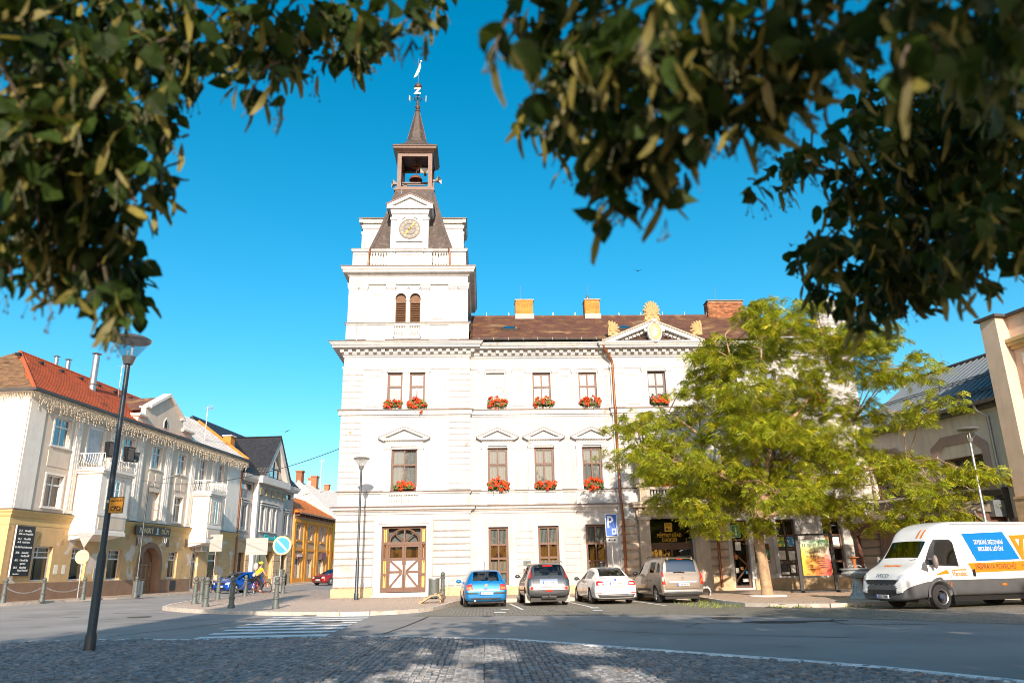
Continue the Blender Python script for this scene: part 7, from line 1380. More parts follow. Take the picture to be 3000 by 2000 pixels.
q = hit(bv, 'rear', 0, .84); MB().lathe([(.045, q.y-.03), (.06, q.y-.03), (.06, q.y)], (0, 0, .84), 18, ax='y').build('badge_ring', CHROME, G_, smooth=30); letter(G_, 'W', .07, CHROME, (0, q.y-.035, .83), bold=.003, name='badge_letter'); letter(G_, 'V', .06, CHROME, (0, q.y-.035, .868), bold=.003, name='badge_letter')
patch(G_, bv, 'rear', [(-.28, .655), (-.1, .69), (.12, .685), (.3, .655), (.12, .645), (-.1, .648)], 'rust_patch', RUSTO, .006); patch(G_, bv, 'rear', [(-.3, .69), (-.2, .72), (-.12, .70), (-.2, .68)], 'filler_patch', SIGNGREY, .005); patch(G_, bv, 'rear', [(-.1, .70), (.1, .70), (.1, .73), (-.1, .73)], 'handle', BLACK, .02)
MB().tube([(-.02, -.15, 1.43), (-.02, -.3, 1.75)], .008, 5).build('aerial', BLACK, G_, smooth=0); interior(G_, .8, (.25, 1.3), .95, (-.3, 2.1)); MB().box(-.1, .12, 1.5, 1.53, 1.22, 1.28).build('rear_view_mirror', BLACK, G_, smooth=0); MB().tube([(.1, -.69, .96), (.25, -.66, 1.02), (.5, -.60, 1.08)], .012, 5).build('wiper', BLACK, G_, smooth=0)
MB().box(.52, .78, -.3, -.27, .1, .35).build('mud_flap', TRIM, G_, smooth=0); MB().lathe([(.035, -.86), (.035, -.6)], (-.45, 0, .26), 10, ax='y').build('exhaust', STEEL, G_, smooth=40)
gaps(G_, bv, .60, .62, .92, (.05, .92, 1.95), .32, .90)
for y in (.2, 1.05): patch(G_, bv, 'left', [(y, .76), (y+.2, .77), (y+.2, .80), (y, .79)], 'door_handle', BLUE, .02)
# --- grey SUV
S = [(-.98,.42,.62,.70,.66,.70,.62), (-.95,.38,.72,.84,.80,.80,.70), (-.86,.34,.98,1.07,.85,.83,.70), (-.82,.33,1.02,1.12,.86,.84,.68), (-.62,.32,1.06,1.50,.87,.85,.64), (-.52,.32,1.07,1.60,.875,.85,.63), (-.36,.31,1.07,1.645,.88,.855,.63), (.05,.3,1.06,1.665,.882,.86,.64), (.86,.3,1.05,1.67,.883,.86,.65), (.96,.3,1.05,1.67,.883,.86,.65), (1.45,.3,1.04,1.63,.883,.86,.63), (1.85,.3,1.03,1.38,.883,.855,.66), (2.2,.3,1.02,1.10,.88,.84,.70), (2.7,.3,.97,1.05,.87,.83,.68), (3.15,.32,.88,.98,.85,.79,.66), (3.42,.36,.7,.82,.78,.74,.6), (3.52,.42,.58,.66,.62,.6,.5)]
SUVP = paint('steel_grey_paint', (.085, .092, .102), .6)
G_, bv = car('grey_suv', 'steel grey off-roader with tall red tail lights and a tow bar', (2.57, 32.7, 0), R(3), SUVP, S, (0, 2.62), .35, W1, track=.77)
for s in (-1, 1):
    patch(G_, bv, 'rear', [(s*.70, 1.07), (s*.83, 1.08), (s*.735, 1.60), (s*.66, 1.60)], 'tail_light', LIGHTR, .03); patch(G_, bv, 'rear', [(s*.62, .62), (s*.79, .62), (s*.79, .76), (s*.62, .76)], 'fog_panel', SIGNGREY, .02); q = hit(bv, 'rear', s*.70, .69); MB().lathe([(.001, -.03), (.06, -.03), (.06, 0)], (s*.70, q.y-.01, .69), 14, ax='y').build('fog_light', LIGHTR, G_, smooth=30); mirror(G_, s, 1.95, 1.13, .86, SUVP); MB().tube([(s*.66, -.3, 1.66), (s*.66, -.1, 1.72), (s*.66, 1.2, 1.72), (s*.66, 1.4, 1.67)], .02, 6).build('roof_rail', STEEL, G_, smooth=40); MB().box(s*.78-.13, s*.78+.13, -.42, -.38, .12, .48).build('mud_flap', SIGNGREY, G_, smooth=0)
patch(G_, bv, 'rear', [(-.80, .44), (.80, .44), (.80, .60), (-.80, .60)], 'lower_bumper', TRIM, .03); patch(G_, bv, 'rear', [(-.60, .62), (.60, .62), (.60, .70), (-.60, .70)], 'bumper_pad', STEEL, .04); patch(G_, bv, 'rear', [(-.14, .555), (.14, .555), (.14, .60), (-.14, .60)], 'reflector', LIGHTR, .045); patch(G_, bv, 'rear', [(-.36, .83), (.36, .83), (.36, 1.03), (-.36, 1.03)], 'plate_surround', CHROME, .012); plate(G_, bv, 'rear', .0, .90, '5K4 6928', y=-.93)
patch(G_, bv, 'rear', [(-.2, 1.525), (.2, 1.525), (.2, 1.575), (-.2, 1.575)], 'brake_light', LIGHTR, .02); interior(G_, .82, (.25, 1.25), 1.1, (-.4, 2.1)); MB().box(-.12, .1, 1.5, 1.53, 1.42, 1.49).build('rear_view_mirror', BLACK, G_, smooth=0); MB().tube([(0, -.84, 1.1), (.1, -.80, 1.16), (.35, -.74, 1.26)], .014, 5).build('wiper', BLACK, G_, smooth=0)
MB().lathe([(.10, -.3), (.10, .3)], (0, -.85, .36), 12, ax='x').tube([(0, -.9, .38), (0, -1.1, .40)], .03, 6).ball((0, -1.1, .46), .035, 8).build('tow_bar', TRIM, G_, smooth=40)
gaps(G_, bv, .66, .72, 1.05, (.0, .92, 1.95), .42, 1.0)
for y in (.15, 1.05): patch(G_, bv, 'left', [(y, .88), (y+.2, .89), (y+.2, .92), (y, .91)], 'door_handle', CHROME, .02)
line(G_, bv, 'left', [(-.5, .60), (2.2, .56)], .03, TRIM, 'side_moulding', .01)
# --- white saloon
S = [(-1.07,.36,.60,.66,.60,.64,.56), (-1.04,.25,.72,.82,.78,.78,.66), (-.96,.22,.86,.95,.86,.82,.68), (-.90,.21,.90,1.0,.875,.83,.70), (-.72,.2,.92,1.03,.885,.84,.70), (-.60,.2,.93,1.05,.89,.845,.66), (-.05,.2,.94,1.36,.90,.85,.58), (.15,.2,.94,1.42,.90,.855,.57), (.5,.2,.94,1.45,.905,.86,.58), (.95,.2,.935,1.46,.905,.86,.59), (1.05,.2,.93,1.46,.905,.86,.59), (1.5,.2,.925,1.41,.905,.86,.57), (1.95,.2,.915,1.2,.905,.85,.62), (2.35,.2,.90,.99,.90,.83,.68), (2.8,.2,.84,.92,.88,.81,.66), (3.25,.22,.72,.82,.84,.76,.62), (3.5,.26,.58,.68,.76,.68,.56), (3.6,.34,.48,.55,.62,.58,.46)]
WS = [(5, 7, TOP, 'rear_window'), (11, 13, TOP, 'windscreen'), (6, 9, SIDE, 'side_window'), (10, 13, SIDE, 'side_window')]
WHP = paint('white_car_paint', (.74, .74, .73), 0, .25)
G_, bv = car('white_saloon', 'white saloon parked third from the left in the bays', (5.28, 33.0, 0), R(5), WHP, S, (0, 2.69), .325, WS, track=.79)
for s in (-1, 1):
    patch(G_, bv, 'rear', [(s*.50, .76), (s*.82, .74), (s*.80, .93), (s*.54, .90)], 'tail_light', LIGHTR, .02); patch(G_, bv, 'rear', [(s*.54, .79), (s*.74, .78), (s*.74, .84), (s*.56, .85)], 'reversing_light', LIGHTW, .026); patch(G_, bv, 'rear', [(s*.60, .44), (s*.84, .45), (s*.84, .475), (s*.60, .47)], 'reflector', LIGHTR, .02); mirror(G_, s, 2.0, .99, .86, TRIM)
patch(G_, bv, 'rear', [(-.70, .27), (.70, .27), (.78, .40), (-.78, .40)], 'diffuser', TRIM, .02); patch(G_, bv, 'rear', [(-.66, .34), (.66, .34), (.66, .36), (-.66, .36)], 'chrome_strip', STEEL, .03); plate(G_, bv, 'rear', 0, .815, '7E1 6204', y=-1.07)
q = hit(bv, 'rear', 0, .95); MB().lathe([(.001, q.y-.03), (.045, q.y-.03), (.05, q.y)], (0, 0, .945), 16, ax='y').build('badge', SIGNBLUE, G_, smooth=30); patch(G_, bv, 'rear', [(-.6, .745), (.6, .745), (.6, .75), (-.6, .75)], 'boot_seam', BLACK, .003); interior(G_, .84, (.55, 1.6), .95, (-.3, 2.3))
gaps(G_, bv, .64, .70, .96, (.35, 1.02, 2.1), .32, .9)
for y in (.45, 1.2): patch(G_, bv, 'left', [(y, .78), (y+.2, .79), (y+.2, .82), (y, .81)], 'door_handle', CHROME, .02)
# --- beige people carrier
S = [(-.86,.40,.62,.70,.70,.74,.66), (-.83,.33,.80,.92,.84,.84,.74), (-.79,.30,1.02,1.10,.88,.87,.76), (-.76,.29,1.08,1.16,.90,.88,.76), (-.67,.28,1.12,1.60,.905,.89,.72), (-.61,.28,1.12,1.74,.91,.89,.70), (-.46,.28,1.12,1.79,.915,.89,.70), (-.1,.27,1.11,1.81,.92,.89,.71), (.0,.27,1.11,1.81,.92,.89,.71), (.82,.27,1.1,1.815,.922,.89,.72), (.92,.27,1.1,1.815,.922,.89,.72), (1.6,.27,1.08,1.79,.922,.89,.70), (1.7,.27,1.08,1.78,.922,.89,.70), (2.1,.27,1.06,1.56,.92,.88,.70), (2.62,.27,1.04,1.14,.915,.86,.72), (3.0,.27,.98,1.06,.90,.84,.70), (3.35,.3,.86,.96,.86,.79,.66), (3.55,.34,.68,.8,.78,.72,.6), (3.63,.4,.56,.64,.64,.62,.5)]
WV = [(3, 5, TOP, 'rear_window'), (12, 14, TOP, 'windscreen'), (5, 7, SIDE, 'side_window'), (8, 9, SIDE, 'side_window'), (10, 11, SIDE, 'side_window'), (12, 14, SIDE, 'side_window')]
BEIP = paint('sand_metallic_paint', (.25, .205, .16), .45)
DKGL = glass('smoked_glass', (.10, .11, .12), .12, boost=1.2)
CARGLASS, _cg = DKGL, CARGLASS
G_, bv = car('beige_minivan', 'sand coloured high roofed people carrier, rightmost in the bays', (7.98, 32.65, 0), R(6.5), BEIP, S, (0, 2.78), .335, WV, cat='minivan', track=.79)
CARGLASS = _cg
for s in (-1, 1):
    patch(G_, bv, 'rear', [(s*.755, .74), (s*.87, .74), (s*.85, 1.22), (s*.79, 1.24), (s*.76, 1.05)], 'tail_light', LIGHTR, .03); patch(G_, bv, 'rear', [(s*.79, .86), (s*.85, .86), (s*.85, .95), (s*.79, .95)], 'indicator', LIGHTO, .034); mirror(G_, s, 2.15, 1.16, .90, BLACK); MB().box(s*.52-.03, s*.52+.03, -.66, -.58, 1.68, 1.78).build('hinge', BEIP, G_, smooth=0)
    MB().tube([(s*.66, -.35, 1.78), (s*.66, -.2, 1.84), (s*.66, 1.3, 1.84), (s*.66, 1.5, 1.78)], .018, 6).build('roof_rail', TRIM, G_, smooth=40)
patch(G_, bv, 'rear', [(-.82, .43), (.82, .43), (.82, .52), (-.82, .52)], 'bumper_step', STEEL, .05); patch(G_, bv, 'rear', [(-.80, .33), (.80, .33), (.80, .42), (-.80, .42)], 'lower_bumper', TRIM, .03); plate(G_, bv, 'rear', 0, .72, '1AB 9646', y=-.885); patch(G_, bv, 'rear', [(-.55, .80), (.55, .80), (.60, .86), (-.60, .86)], 'chrome_strip', CHROME, .025)
q = hit(bv, 'rear', 0, .98); MB().lathe([(.05, q.y-.025), (.06, q.y-.025), (.06, q.y)], (0, 0, .97), 16, ax='y', cap=False).box(-.05, .05, q.y-.02, q.y, .975, .99).build('badge', CHROME, G_, smooth=30); patch(G_, bv, 'rear', [(-.13, 1.70), (.13, 1.70), (.13, 1.735), (-.13, 1.735)], 'brake_light', LIGHTR, .02); MB().tube([(.12, -.80, 1.19), (-.05, -.80, 1.21), (-.35, -.79, 1.2)], .018, 6).build('wiper', BLACK, G_, smooth=0); interior(G_, .86, (.4, 1.45), 1.15, (-.3, 2.4))
for y in (.5, .95): patch(G_, bv, 'left', [(y-.06, .86), (y+.06, .86), (y+.06, .90), (y-.06, .90)], 'door_handle', BLACK, .02)
for y in (.86, 1.66): patch(G_, bv, 'left', [(y-.006, .4), (y+.006, .4), (y+.006, 1.06), (y-.006, 1.06)], 'door_seam', BLACK, .003)
patch(G_, bv, 'left', [(.2, .5), (2.3, .46), (2.3, .54), (.2, .58)], 'side_moulding', TRIM, .015)
line(G_, bv, 'rear', [(-.70, 1.72), (-.80, 1.15), (-.74, .9), (-.72, .56), (.72, .56), (.74, .9), (.80, 1.15), (.70, 1.72)])
# --- cars in the left street
FAB = paint('royal_blue_paint', (.005, .07, .42))
S = [(-.76,.36,.54,.62,.62,.64,.56), (-.72,.26,.72,.82,.76,.74,.64), (-.62,.22,.92,1.0,.80,.77,.60), (-.36,.2,.95,1.38,.81,.78,.55), (-.2,.2,.95,1.43,.82,.785,.55), (.1,.2,.95,1.45,.822,.79,.55), (.85,.2,.94,1.45,.823,.79,.56), (.95,.2,.94,1.45,.823,.79,.56), (1.35,.2,.93,1.42,.823,.79,.55), (1.75,.2,.92,1.22,.823,.785,.6), (2.2,.2,.90,.98,.82,.77,.64), (2.6,.2,.84,.92,.81,.76,.62), (3.0,.21,.76,.86,.79,.72,.58), (3.14,.24,.66,.76,.75,.68,.55), (3.2,.32,.52,.62,.64,.6,.48)]
WF = [(2, 3, TOP, 'rear_window'), (8, 10, TOP, 'windscreen'), (5, 6, SIDE, 'side_window'), (7, 10, SIDE, 'side_window')]
def frontface(G_, bv, txt, grille=True, big=1):
    for s in (-1, 1): patch(G_, bv, 'front', [(s*.44, .60), (s*.72, .62), (s*.70, .76), (s*.48, .74)], 'headlight', LIGHTW, .02)
    patch(G_, bv, 'front', [(-.36, .60), (.36, .60), (.40, .73), (-.40, .73)], 'grille', BLACK, .012); patch(G_, bv, 'front', [(-.38, .72), (.38, .72), (.38, .75), (-.38, .75)], 'chrome_strip', CHROME, .02)
    patch(G_, bv, 'front', [(-.52, .30), (.52, .30), (.48, .40), (-.48, .40)], 'lower_grille', BLACK, .012); q = hit(bv, 'front', 0, .5); plate(G_, bv, 'front', 0, .48, txt, y=q.y)
G_, bv = car('blue_small_car', 'royal blue small hatchback with its nose towards the square behind the bollards', (-18.3, 62.5, .1), R(158), FAB, S, (0, 2.46), .30, WF, grp='cars in the side street', track=.71, sc=1.06)
frontface(G_, bv, '2E5 4471'); interior(G_, .76, (.3, 1.3), .95, (-.3, 2.1)); [mirror(G_, s, 1.95, .98, .79, FAB) for s in (-1, 1)]
b = MB(); rnd = random.Random(5)
for i in range(14): 
    q = hit(bv, 'top', rnd.uniform(-.45, .45), rnd.uniform(2.35, 2.9)); b.ball((q.x, q.y, q.z+.004), .045, 6, (1, 1, .15))
b.build('flower_sticker', SIGNWHITE, G_, smooth=0)
REDP = paint('burgundy_red_paint', (.33, .018, .012), .3)
G_, bv = car('red_hatchback', 'dark red hatchback parked in front of the orange house', (-14.95, 84.0, .27), R(150), REDP, [(y*1.08, a, c_, d, e*1.09, f_*1.09, g*1.09) for (y, a, c_, d, e, f_, g) in S], (0, 2.64), .32, WF, grp='cars in the side street', track=.78, sc=1.1)
frontface(G_, bv, '4E9 1830'); interior(G_, .82, (.3, 1.4), .95, (-.3, 2.2)); [mirror(G_, s, 2.1, .99, .86, REDP) for s in (-1, 1)]; patch(G_, bv, 'front', [(-.42, .36), (.42, .36), (.36, .30), (-.36, .30)], 'chrome_mouth', CHROME, .02)
# --- white van
GP = M('van_grey_plastic', (.075, .077, .082), .6, var=.1, bump=.1, bs=120)
VW = paint('white_van_paint', (.76, .75, .73), 0, .3); VO = M('van_orange', (.80, .20, .01), .4, var=.02, bump=0, bs=0); VB = M('van_blue', (.0, .16, .46), .4, var=.02, bump=0, bs=0)
S = [(-1.9,.44,1.2,2.45,.9,.97,.80), (-1.85,.40,1.3,2.62,.96,.99,.84), (-1.7,.38,1.3,2.69,.985,1.0,.86), (0,.36,1.3,2.70,.99,1.005,.86), (2.0,.36,1.3,2.70,.99,1.005,.86), (2.95,.36,1.3,2.69,.99,1.005,.86), (3.05,.36,1.3,2.68,.99,1.005,.855), (3.45,.36,1.3,2.63,.99,1.0,.84), (3.92,.34,1.32,2.42,.99,.99,.82), (4.04,.34,1.32,2.14,.985,.985,.80), (4.62,.32,1.27,1.47,.98,.97,.82), (4.80,.30,1.22,1.36,.975,.95,.82), (5.12,.28,1.12,1.24,.955,.92,.80), (5.34,.27,1.00,1.10,.92,.88,.76), (5.46,.27,.84,.92,.86,.82,.72), (5.51,.30,.70,.76,.78,.74,.68)]
V_, bv = None, None
V_ = root('white_van', 'large white high roofed van with blue and orange lettering at the right edge', 'van', (17.95, 26.35, 0), R(106.5))
body, bv = hull(V_, S, VW, [(0, .37, .46), (4.1, .37, .47)], [(9, 10, TOP), (0, 15, (0, 1, 2))], [('windscreen', DKGL), ('lower_cladding', GP)], sub=2)
for y in (0, 4.1):
    for s in (-1, 1): wheel(V_, s*.86, y, .37, .24, rim=STEEL, spokes=0, rr=.62)
for s in (-1, 1): wheel(V_, s*.62, 0, .37, .22, rim=STEEL, spokes=0)
for s in (-1, 1):
    b = MB(); xw = s*.985
    for k in range(6): a = 2*PI*k/6; b.lathe([(.012, 0), (.022, .02)] if s > 0 else [(.022, -.02), (.012, 0)], (xw, 4.1+.11*math.cos(a), .37+.11*math.sin(a)), 8, ax='x')
    b.lathe([(.001, s*.03), (.085, s*.03), (.10, 0)], (xw-s*.02, 4.1, .37), 16, ax='x'); b.build('hub_cap', M('hub_blue_grey', (.10, .12, .2), .4, metal=.5, bump=0), V_, smooth=30)
MB().box(-.8, .8, -1.7, 4.9, .22, .4).build('underbody', BLACK, V_, smooth=0)
vl = 'left'      # van's own left side faces the square
patch(V_, bv, vl, [(3.26, 1.27), (4.56, 1.33), (4.50, 1.42), (4.06, 1.98), (3.95, 2.10), (3.36, 2.10), (3.26, 2.0)], 'window_surround', BLACK, .014); patch(V_, bv, vl, [(3.32, 1.32), (4.16, 1.38), (4.02, 1.86), (3.88, 2.04), (3.40, 2.04), (3.32, 1.92)], 'door_window', DKGL, .022)
patch(V_, bv, vl, [(4.52, 1.12), (4.76, 1.20), (4.56, 1.42), (4.50, 1.42)], 'pillar_foot', GP, .016)
b = MB(); n = 14
for i in range(n):
    a, d = PI*i/n*1.0-.05, PI*(i+1)/n-.05
    b.add([(-.995, 4.1+.47*math.cos(a), .40+.47*math.sin(a)), (-.995, 4.1+.56*math.cos(a), .40+.56*math.sin(a)), (-.995, 4.1+.56*math.cos(d), .40+.56*math.sin(d)), (-.995, 4.1+.47*math.cos(d), .40+.47*math.sin(d)), (-.93, 4.1+.47*math.cos(a), .40+.47*math.sin(a)), (-.93, 4.1+.47*math.cos(d), .40+.47*math.sin(d))], [(0, 1, 2, 3), (0, 3, 5, 4)])
b.build('wheel_arch', GP, V_, smooth=40)
MB().box(-.98, -.72, 3.6, 3.63, .12, .5).build('mud_flap', BLACK, V_, smooth=0)
patch(V_, bv, vl, [(2.78, 2.28), (.98, 2.34), (.55, 1.46), (2.45, 1.42)], 'blue_panel', VB, .012); patch(V_, bv, vl, [(2.86, 1.36), (-1.8, 1.44), (-1.8, 1.14), (2.70, 1.07)], 'orange_stripe', VO, .012); patch(V_, bv, vl, [(4.30, 1.02), (3.78, 1.18), (3.70, 1.06)], 'orange_wedge', VO, .016)
def vt(txt, size, m_, y, z, w_, **k): on_body(V_, bv, vl, txt, size, m_, y, z, width=w_, flip=True, off=.020, **k)
vt('TRYSKÁNÍ, FRÉZOVÁNÍ', .19, SIGNWHITE, 1.75, 2.00, 1.28, bold=.001, shear=.1); vt('BROUŠENÍ, LEŠTĚNÍ', .19, SIGNWHITE, 1.72, 1.79, 1.10, bold=.001, shear=.1); vt('PŘÍPRAVA POVRCHŮ', .24, WOODDK, 1.70, 1.235, 1.75, shear=.1); vt('Kroměříž / +420', .11, WOODDK, .10, 1.27, .9)
vt('V', .98, VO, .42, 1.80, .66, bold=.055); vt('acutec', .66, VO, -.75, 1.74, 1.7, bold=.03); patch(V_, bv, vl, [(.68, 2.22), (-1.7, 2.3), (-1.7, 2.18), (.60, 2.10)], 'logo_bar', VO, .018)
vt('Vacutec', .24, VO, 3.28, 1.05, .62, bold=.002); vt('11', .20, VO, 3.76, .72, .18, shear=.15); patch(V_, bv, vl, [(3.58, 1.18), (2.98, 1.19), (2.98, 1.15), (3.55, 1.15)], 'logo_bar', VO, .018)
patch(V_, bv, vl, [(2.62, .96), (2.72, .96), (2.74, 1.16), (2.64, 1.18)], 'door_handle', BLACK, .03); patch(V_, bv, vl, [(1.35, .66), (1.55, .66), (1.53, .73), (1.37, .73)], 'side_marker', LIGHTO, .02)
for y in (2.55, .95): patch(V_, bv, vl, [(y-.006, .5), (y+.006, .5), (y+.006, 2.3), (y-.006, 2.3)], 'door_seam', GUTTER, .003)
patch(V_, bv, vl, [(3.62, 1.25), (3.63, .62), (3.645, .62), (3.635, 1.25)], 'door_seam', GUTTER, .003); MB().tube([(-.87, -1.7, 2.60), (-.87, 3.2, 2.60)], .02, 5).build('roof_drip_rail', VW, V_, smooth=40)
for s in (-1, 1):
    patch(V_, bv, 'front', [(s*.62, .88), (s*.91, 1.0), (s*.90, 1.16), (s*.66, 1.02)], 'headlight', LIGHTW, .02); patch(V_, bv, 'front', [(s*.62, .50), (s*.82, .52), (s*.82, .58), (s*.62, .58)], 'fog_lamp', LIGHTW, .045)
    MB().ball((s*1.16, 4.35, 1.42), .17, 10, (.55, .45, 1.25)).tube([(s*.95, 4.4, 1.5), (s*1.16, 4.36, 1.5)], .03, 6).tube([(s*.95, 4.4, 1.3), (s*1.16, 4.36, 1.3)], .03, 6).build('mirror', M('mirror_brown_grey', (.20, .16, .14), .5, bump=0), V_, smooth=50)
patch(V_, bv, vl, [(5.40, .84), (5.30, .92), (4.86, 1.08), (4.70, 1.17), (4.92, 1.16), (5.30, 1.02), (5.40, .93)], 'headlight_side', LIGHTW, .012)
patch(V_, bv, 'front', [(-.55, .76), (.55, .76), (.70, .90), (-.70, .90)], 'grille', BLACK, .015); patch(V_, bv, 'front', [(-.50, .46), (.50, .46), (.56, .60), (-.56, .60)], 'lower_grille', BLACK, .04)
plate(V_, bv, 'front', -.05, .40, '5Z5 7726', y=5.55); on_body(V_, bv, 'front', 'IVECO', .13, CHROME, 0, 1.02, width=.5, bold=.003, flip=True, off=.012, name='maker_badge')
on_body(V_, bv, 'top', 'Vacutec', .22, VO, 0, 4.86, width=.75, bold=.008, off=.008, flip=True) if False else None
me = text_mesh('Vacutec', .2, VO, .01, depth=0); xs = [v.co.x for v in me.vertices]; kx = .75/(max(xs)-min(xs)); last = Vector((0, 5, 1.2))
for v in me.vertices: h_ = hit(bv, 'top', -v.co.x*kx, 4.93-v.co.y); last = h_ or last; v.co = last+Vector((0, 0, .006))
o = bpy.data.objects.new('lettering', me); C.objects.link(o); link(o, V_, (0, 0, 0))
on_body(V_, bv, 'front', '11', .34, VO, -.40, 2.28, bold=.012, shear=.15, flip=True, off=.02)
for x in (-.3, .25): MB().tube([(x, 4.66, 1.44), (x-.35, 4.60, 1.50)], .015, 5).build('wiper', BLACK, V_, smooth=0)
# ================================================================ bicycles and cyclist
def bicycle(name, lab, loc, rz, col, sc=1, tilt=0):
    r_ = root(name, lab, 'bicycle', loc, rz); r_.scale = (sc,)*3; r_.rotation_euler = (tilt, 0, rz); wr = .34
    for x in (0, 1.04):
        n = 28; o = MB().tube([(x+wr*math.cos(2*PI*i/n), 0, wr+wr*math.sin(2*PI*i/n)) for i in range(n+1)], .022, 6, cap=False).build('wheel', RUBBER, r_, smooth=60); b = MB()
        for i in range(14): a = 2*PI*i/14; b.tube([(x, .02*(-1)**i, wr), (x+(wr-.02)*math.cos(a), 0, wr+(wr-.02)*math.sin(a))], .003, 3, cap=False)
        b.lathe([(.03, -.04), (.03, .04)], (x, 0, wr), 8, ax='y'); b.build('spokes', STEEL, o, smooth=0)
    f = MB(); bb, st, hd = (.45, 0, .29), (.30, 0, .82), (.86, 0, .86)
    for a, c, q in ((bb, st, .018), (bb, (.90, 0, .74), .02), (st, hd, .016), ((0, .05, wr), bb, .012), ((0, -.05, wr), bb, .012), ((0, .05, wr), st, .01), ((0, -.05, wr), st, .01), (hd, (.9, 0, .74), .022)): f.tube([a, c], q, 6)
    f.tube([(.90, 0, .74), (.93, .05, .66), (1.04, .06, wr)], .014, 6).tube([(.90, 0, .74), (.93, -.05, .66), (1.04, -.06, wr)], .014, 6).build('frame', col, r_, smooth=50)
    MB().tube([(hd[0], 0, .86), (.84, 0, 1.0), (.84, .15, 1.03), (.76, .3, 1.0)], .013, 6).tube([(.84, 0, 1.0), (.84, -.15, 1.03), (.76, -.3, 1.0)], .013, 6).build('handlebar', BLACK, r_, smooth=50)
    MB().tube([st, (.27, 0, .92)], .014, 6).ball((.24, 0, .95), .12, 10, (1.2, .65, .3)).build('saddle', BLACK, r_, smooth=60); MB().lathe([(.09, -.01), (.09, .01)], (.45, -.05, .29), 14, ax='y').tube([(.45, -.07, .29), (.50, -.08, .13), (.50, -.18, .13)], .01, 5).tube([(.45, .07, .29), (.40, .08, .45), (.40, .18, .45)], .01, 5).build('crank', STEEL, r_, smooth=40)
    MB().tube([(-.35, 0, .55), (-.2, 0, .68), (0, 0, .73), (.2, 0, .66)], .022, 5).build('mudguard', BLACK, r_, smooth=50); return r_
RBK = M('red_bicycle_frame', (.45, .03, .01), .4, bump=0); bx_, by_, bz_, brz = -15.4, 53.2, .13, R(52)
bk = bicycle('cyclist_bicycle', 'red and black bicycle being ridden by the person in yellow', (bx_, by_, bz_), brz, RBK, 1.12)
MB().box(-.25, .12, -.14, .14, .74, .94).build('rack_bag', BLACK, bk, smooth=0); MB().lathe([(.03, -.01), (.035, .01)], (-.36, 0, .62), 10, ax='x').build('rear_light', LIGHTR, bk, smooth=30)
def skin_body(parent, name, verts, edges, mat, sub=2):
    me = bpy.data.meshes.new(name); me.from_pydata([v[:3] for v in verts], edges, []); o = bpy.data.objects.new(name, me); C.objects.link(o)
    o.modifiers.new('s', 'SKIN'); ly_ = me.skin_vertices[0].data if me.skin_vertices else None
    if ly_ is None:
        bm = bmesh.new(); bm.from_mesh(me); bm.verts.layers.skin.verify(); bm.to_mesh(me); bm.free(); ly_ = me.skin_vertices[0].data
    for i, v in enumerate(verts): q = v[3] if len(v) > 3 else .1; ly_[i].radius = q if isinstance(q, tuple) else (q, q); ly_[i].use_root = (i == 0)
    m2 = o.modifiers.new('u', 'SUBSURF'); m2.levels = m2.render_levels = sub
    dg = bpy.context.evaluated_depsgraph_get(); ev = bpy.data.meshes.new_from_object(o.evaluated_get(dg)); bpy.data.objects.remove(o); ev.materials.clear(); ev.materials.append(mat)
    for p in ev.polygons: p.use_smooth = True
    ev.name = name; q = bpy.data.objects.new(name, ev); C.objects.link(q); link(q, parent, (0, 0, 0)); return q
SKIN = M('skin', (.52, .28, .18), .6, bump=0); SHIRT = M('yellow_shirt', (.80, .50, .02), .85, bump=.1); PANTS = M('dark_trousers', (.03, .03, .035), .85, bump=.1)
pr = root('person', 'cyclist in a yellow shirt and helmet with a pale backpack, riding away', 'person', (bx_, by_, bz_), brz); pr.scale = (1.12,)*3
# one continuous body: pelvis, spine, neck, head, arms to the grips, legs to the pedals
PV = [(.24, 0, 1.02, (.13, .16)), (.30, 0, 1.18, (.12, .15)), (.40, 0, 1.38, (.13, .18)), (.45, 0, 1.50, (.10, .12)), (.48, 0, 1.58, .055), (.51, 0, 1.66, .075), (.52, 0, 1.76, .10), (.52, 0, 1.85, .07),
      (.44, .19, 1.48, .06), (.58, .26, 1.25, .046), (.74, .30, 1.06, .036), (.78, .31, 1.03, .032), (.44, -.19, 1.48, .06), (.58, -.26, 1.25, .046), (.74, -.30, 1.06, .036), (.78, -.31, 1.03, .032),
      (.26, .10, .97, .10), (.52, .13, .78, .078), (.40, .13, .50, .055), (.38, .13, .48, .042), (.50, .13, .46, .035), (.26, -.10, .97, .10), (.58, -.13, .62, .075), (.48, -.13, .24, .05), (.46, -.13, .18, .042), (.60, -.13, .14, .035)]
PE = [(0, 1), (1, 2), (2, 3), (3, 4), (4, 5), (5, 6), (6, 7), (3, 8), (8, 9), (9, 10), (10, 11), (3, 12), (12, 13), (13, 14), (14, 15), (0, 16), (16, 17), (17, 18), (18, 19), (19, 20), (0, 21), (21, 22), (22, 23), (23, 24), (24, 25)]
skin_body(pr, 'body', PV, PE, SKIN)
def grow(ids, k=.012): return [(PV[i][0], PV[i][1], PV[i][2], tuple(q+k for q in (PV[i][3] if isinstance(PV[i][3], tuple) else (PV[i][3],)*2))) for i in ids]
sh = grow([0, 1, 2, 3]); sh += [(.44, .19, 1.48, .078), (.53, .235, 1.33, .068), (.44, -.19, 1.48, .078), (.53, -.235, 1.33, .068)]
skin_body(pr, 'shirt', sh, [(0, 1), (1, 2), (2, 3), (3, 4), (4, 5), (3, 6), (6, 7)], SHIRT)
skin_body(pr, 'trousers', grow([0])+grow([16, 17, 18, 21, 22, 23]), [(0, 1), (1, 2), (2, 3), (0, 4), (4, 5), (5, 6)], PANTS)
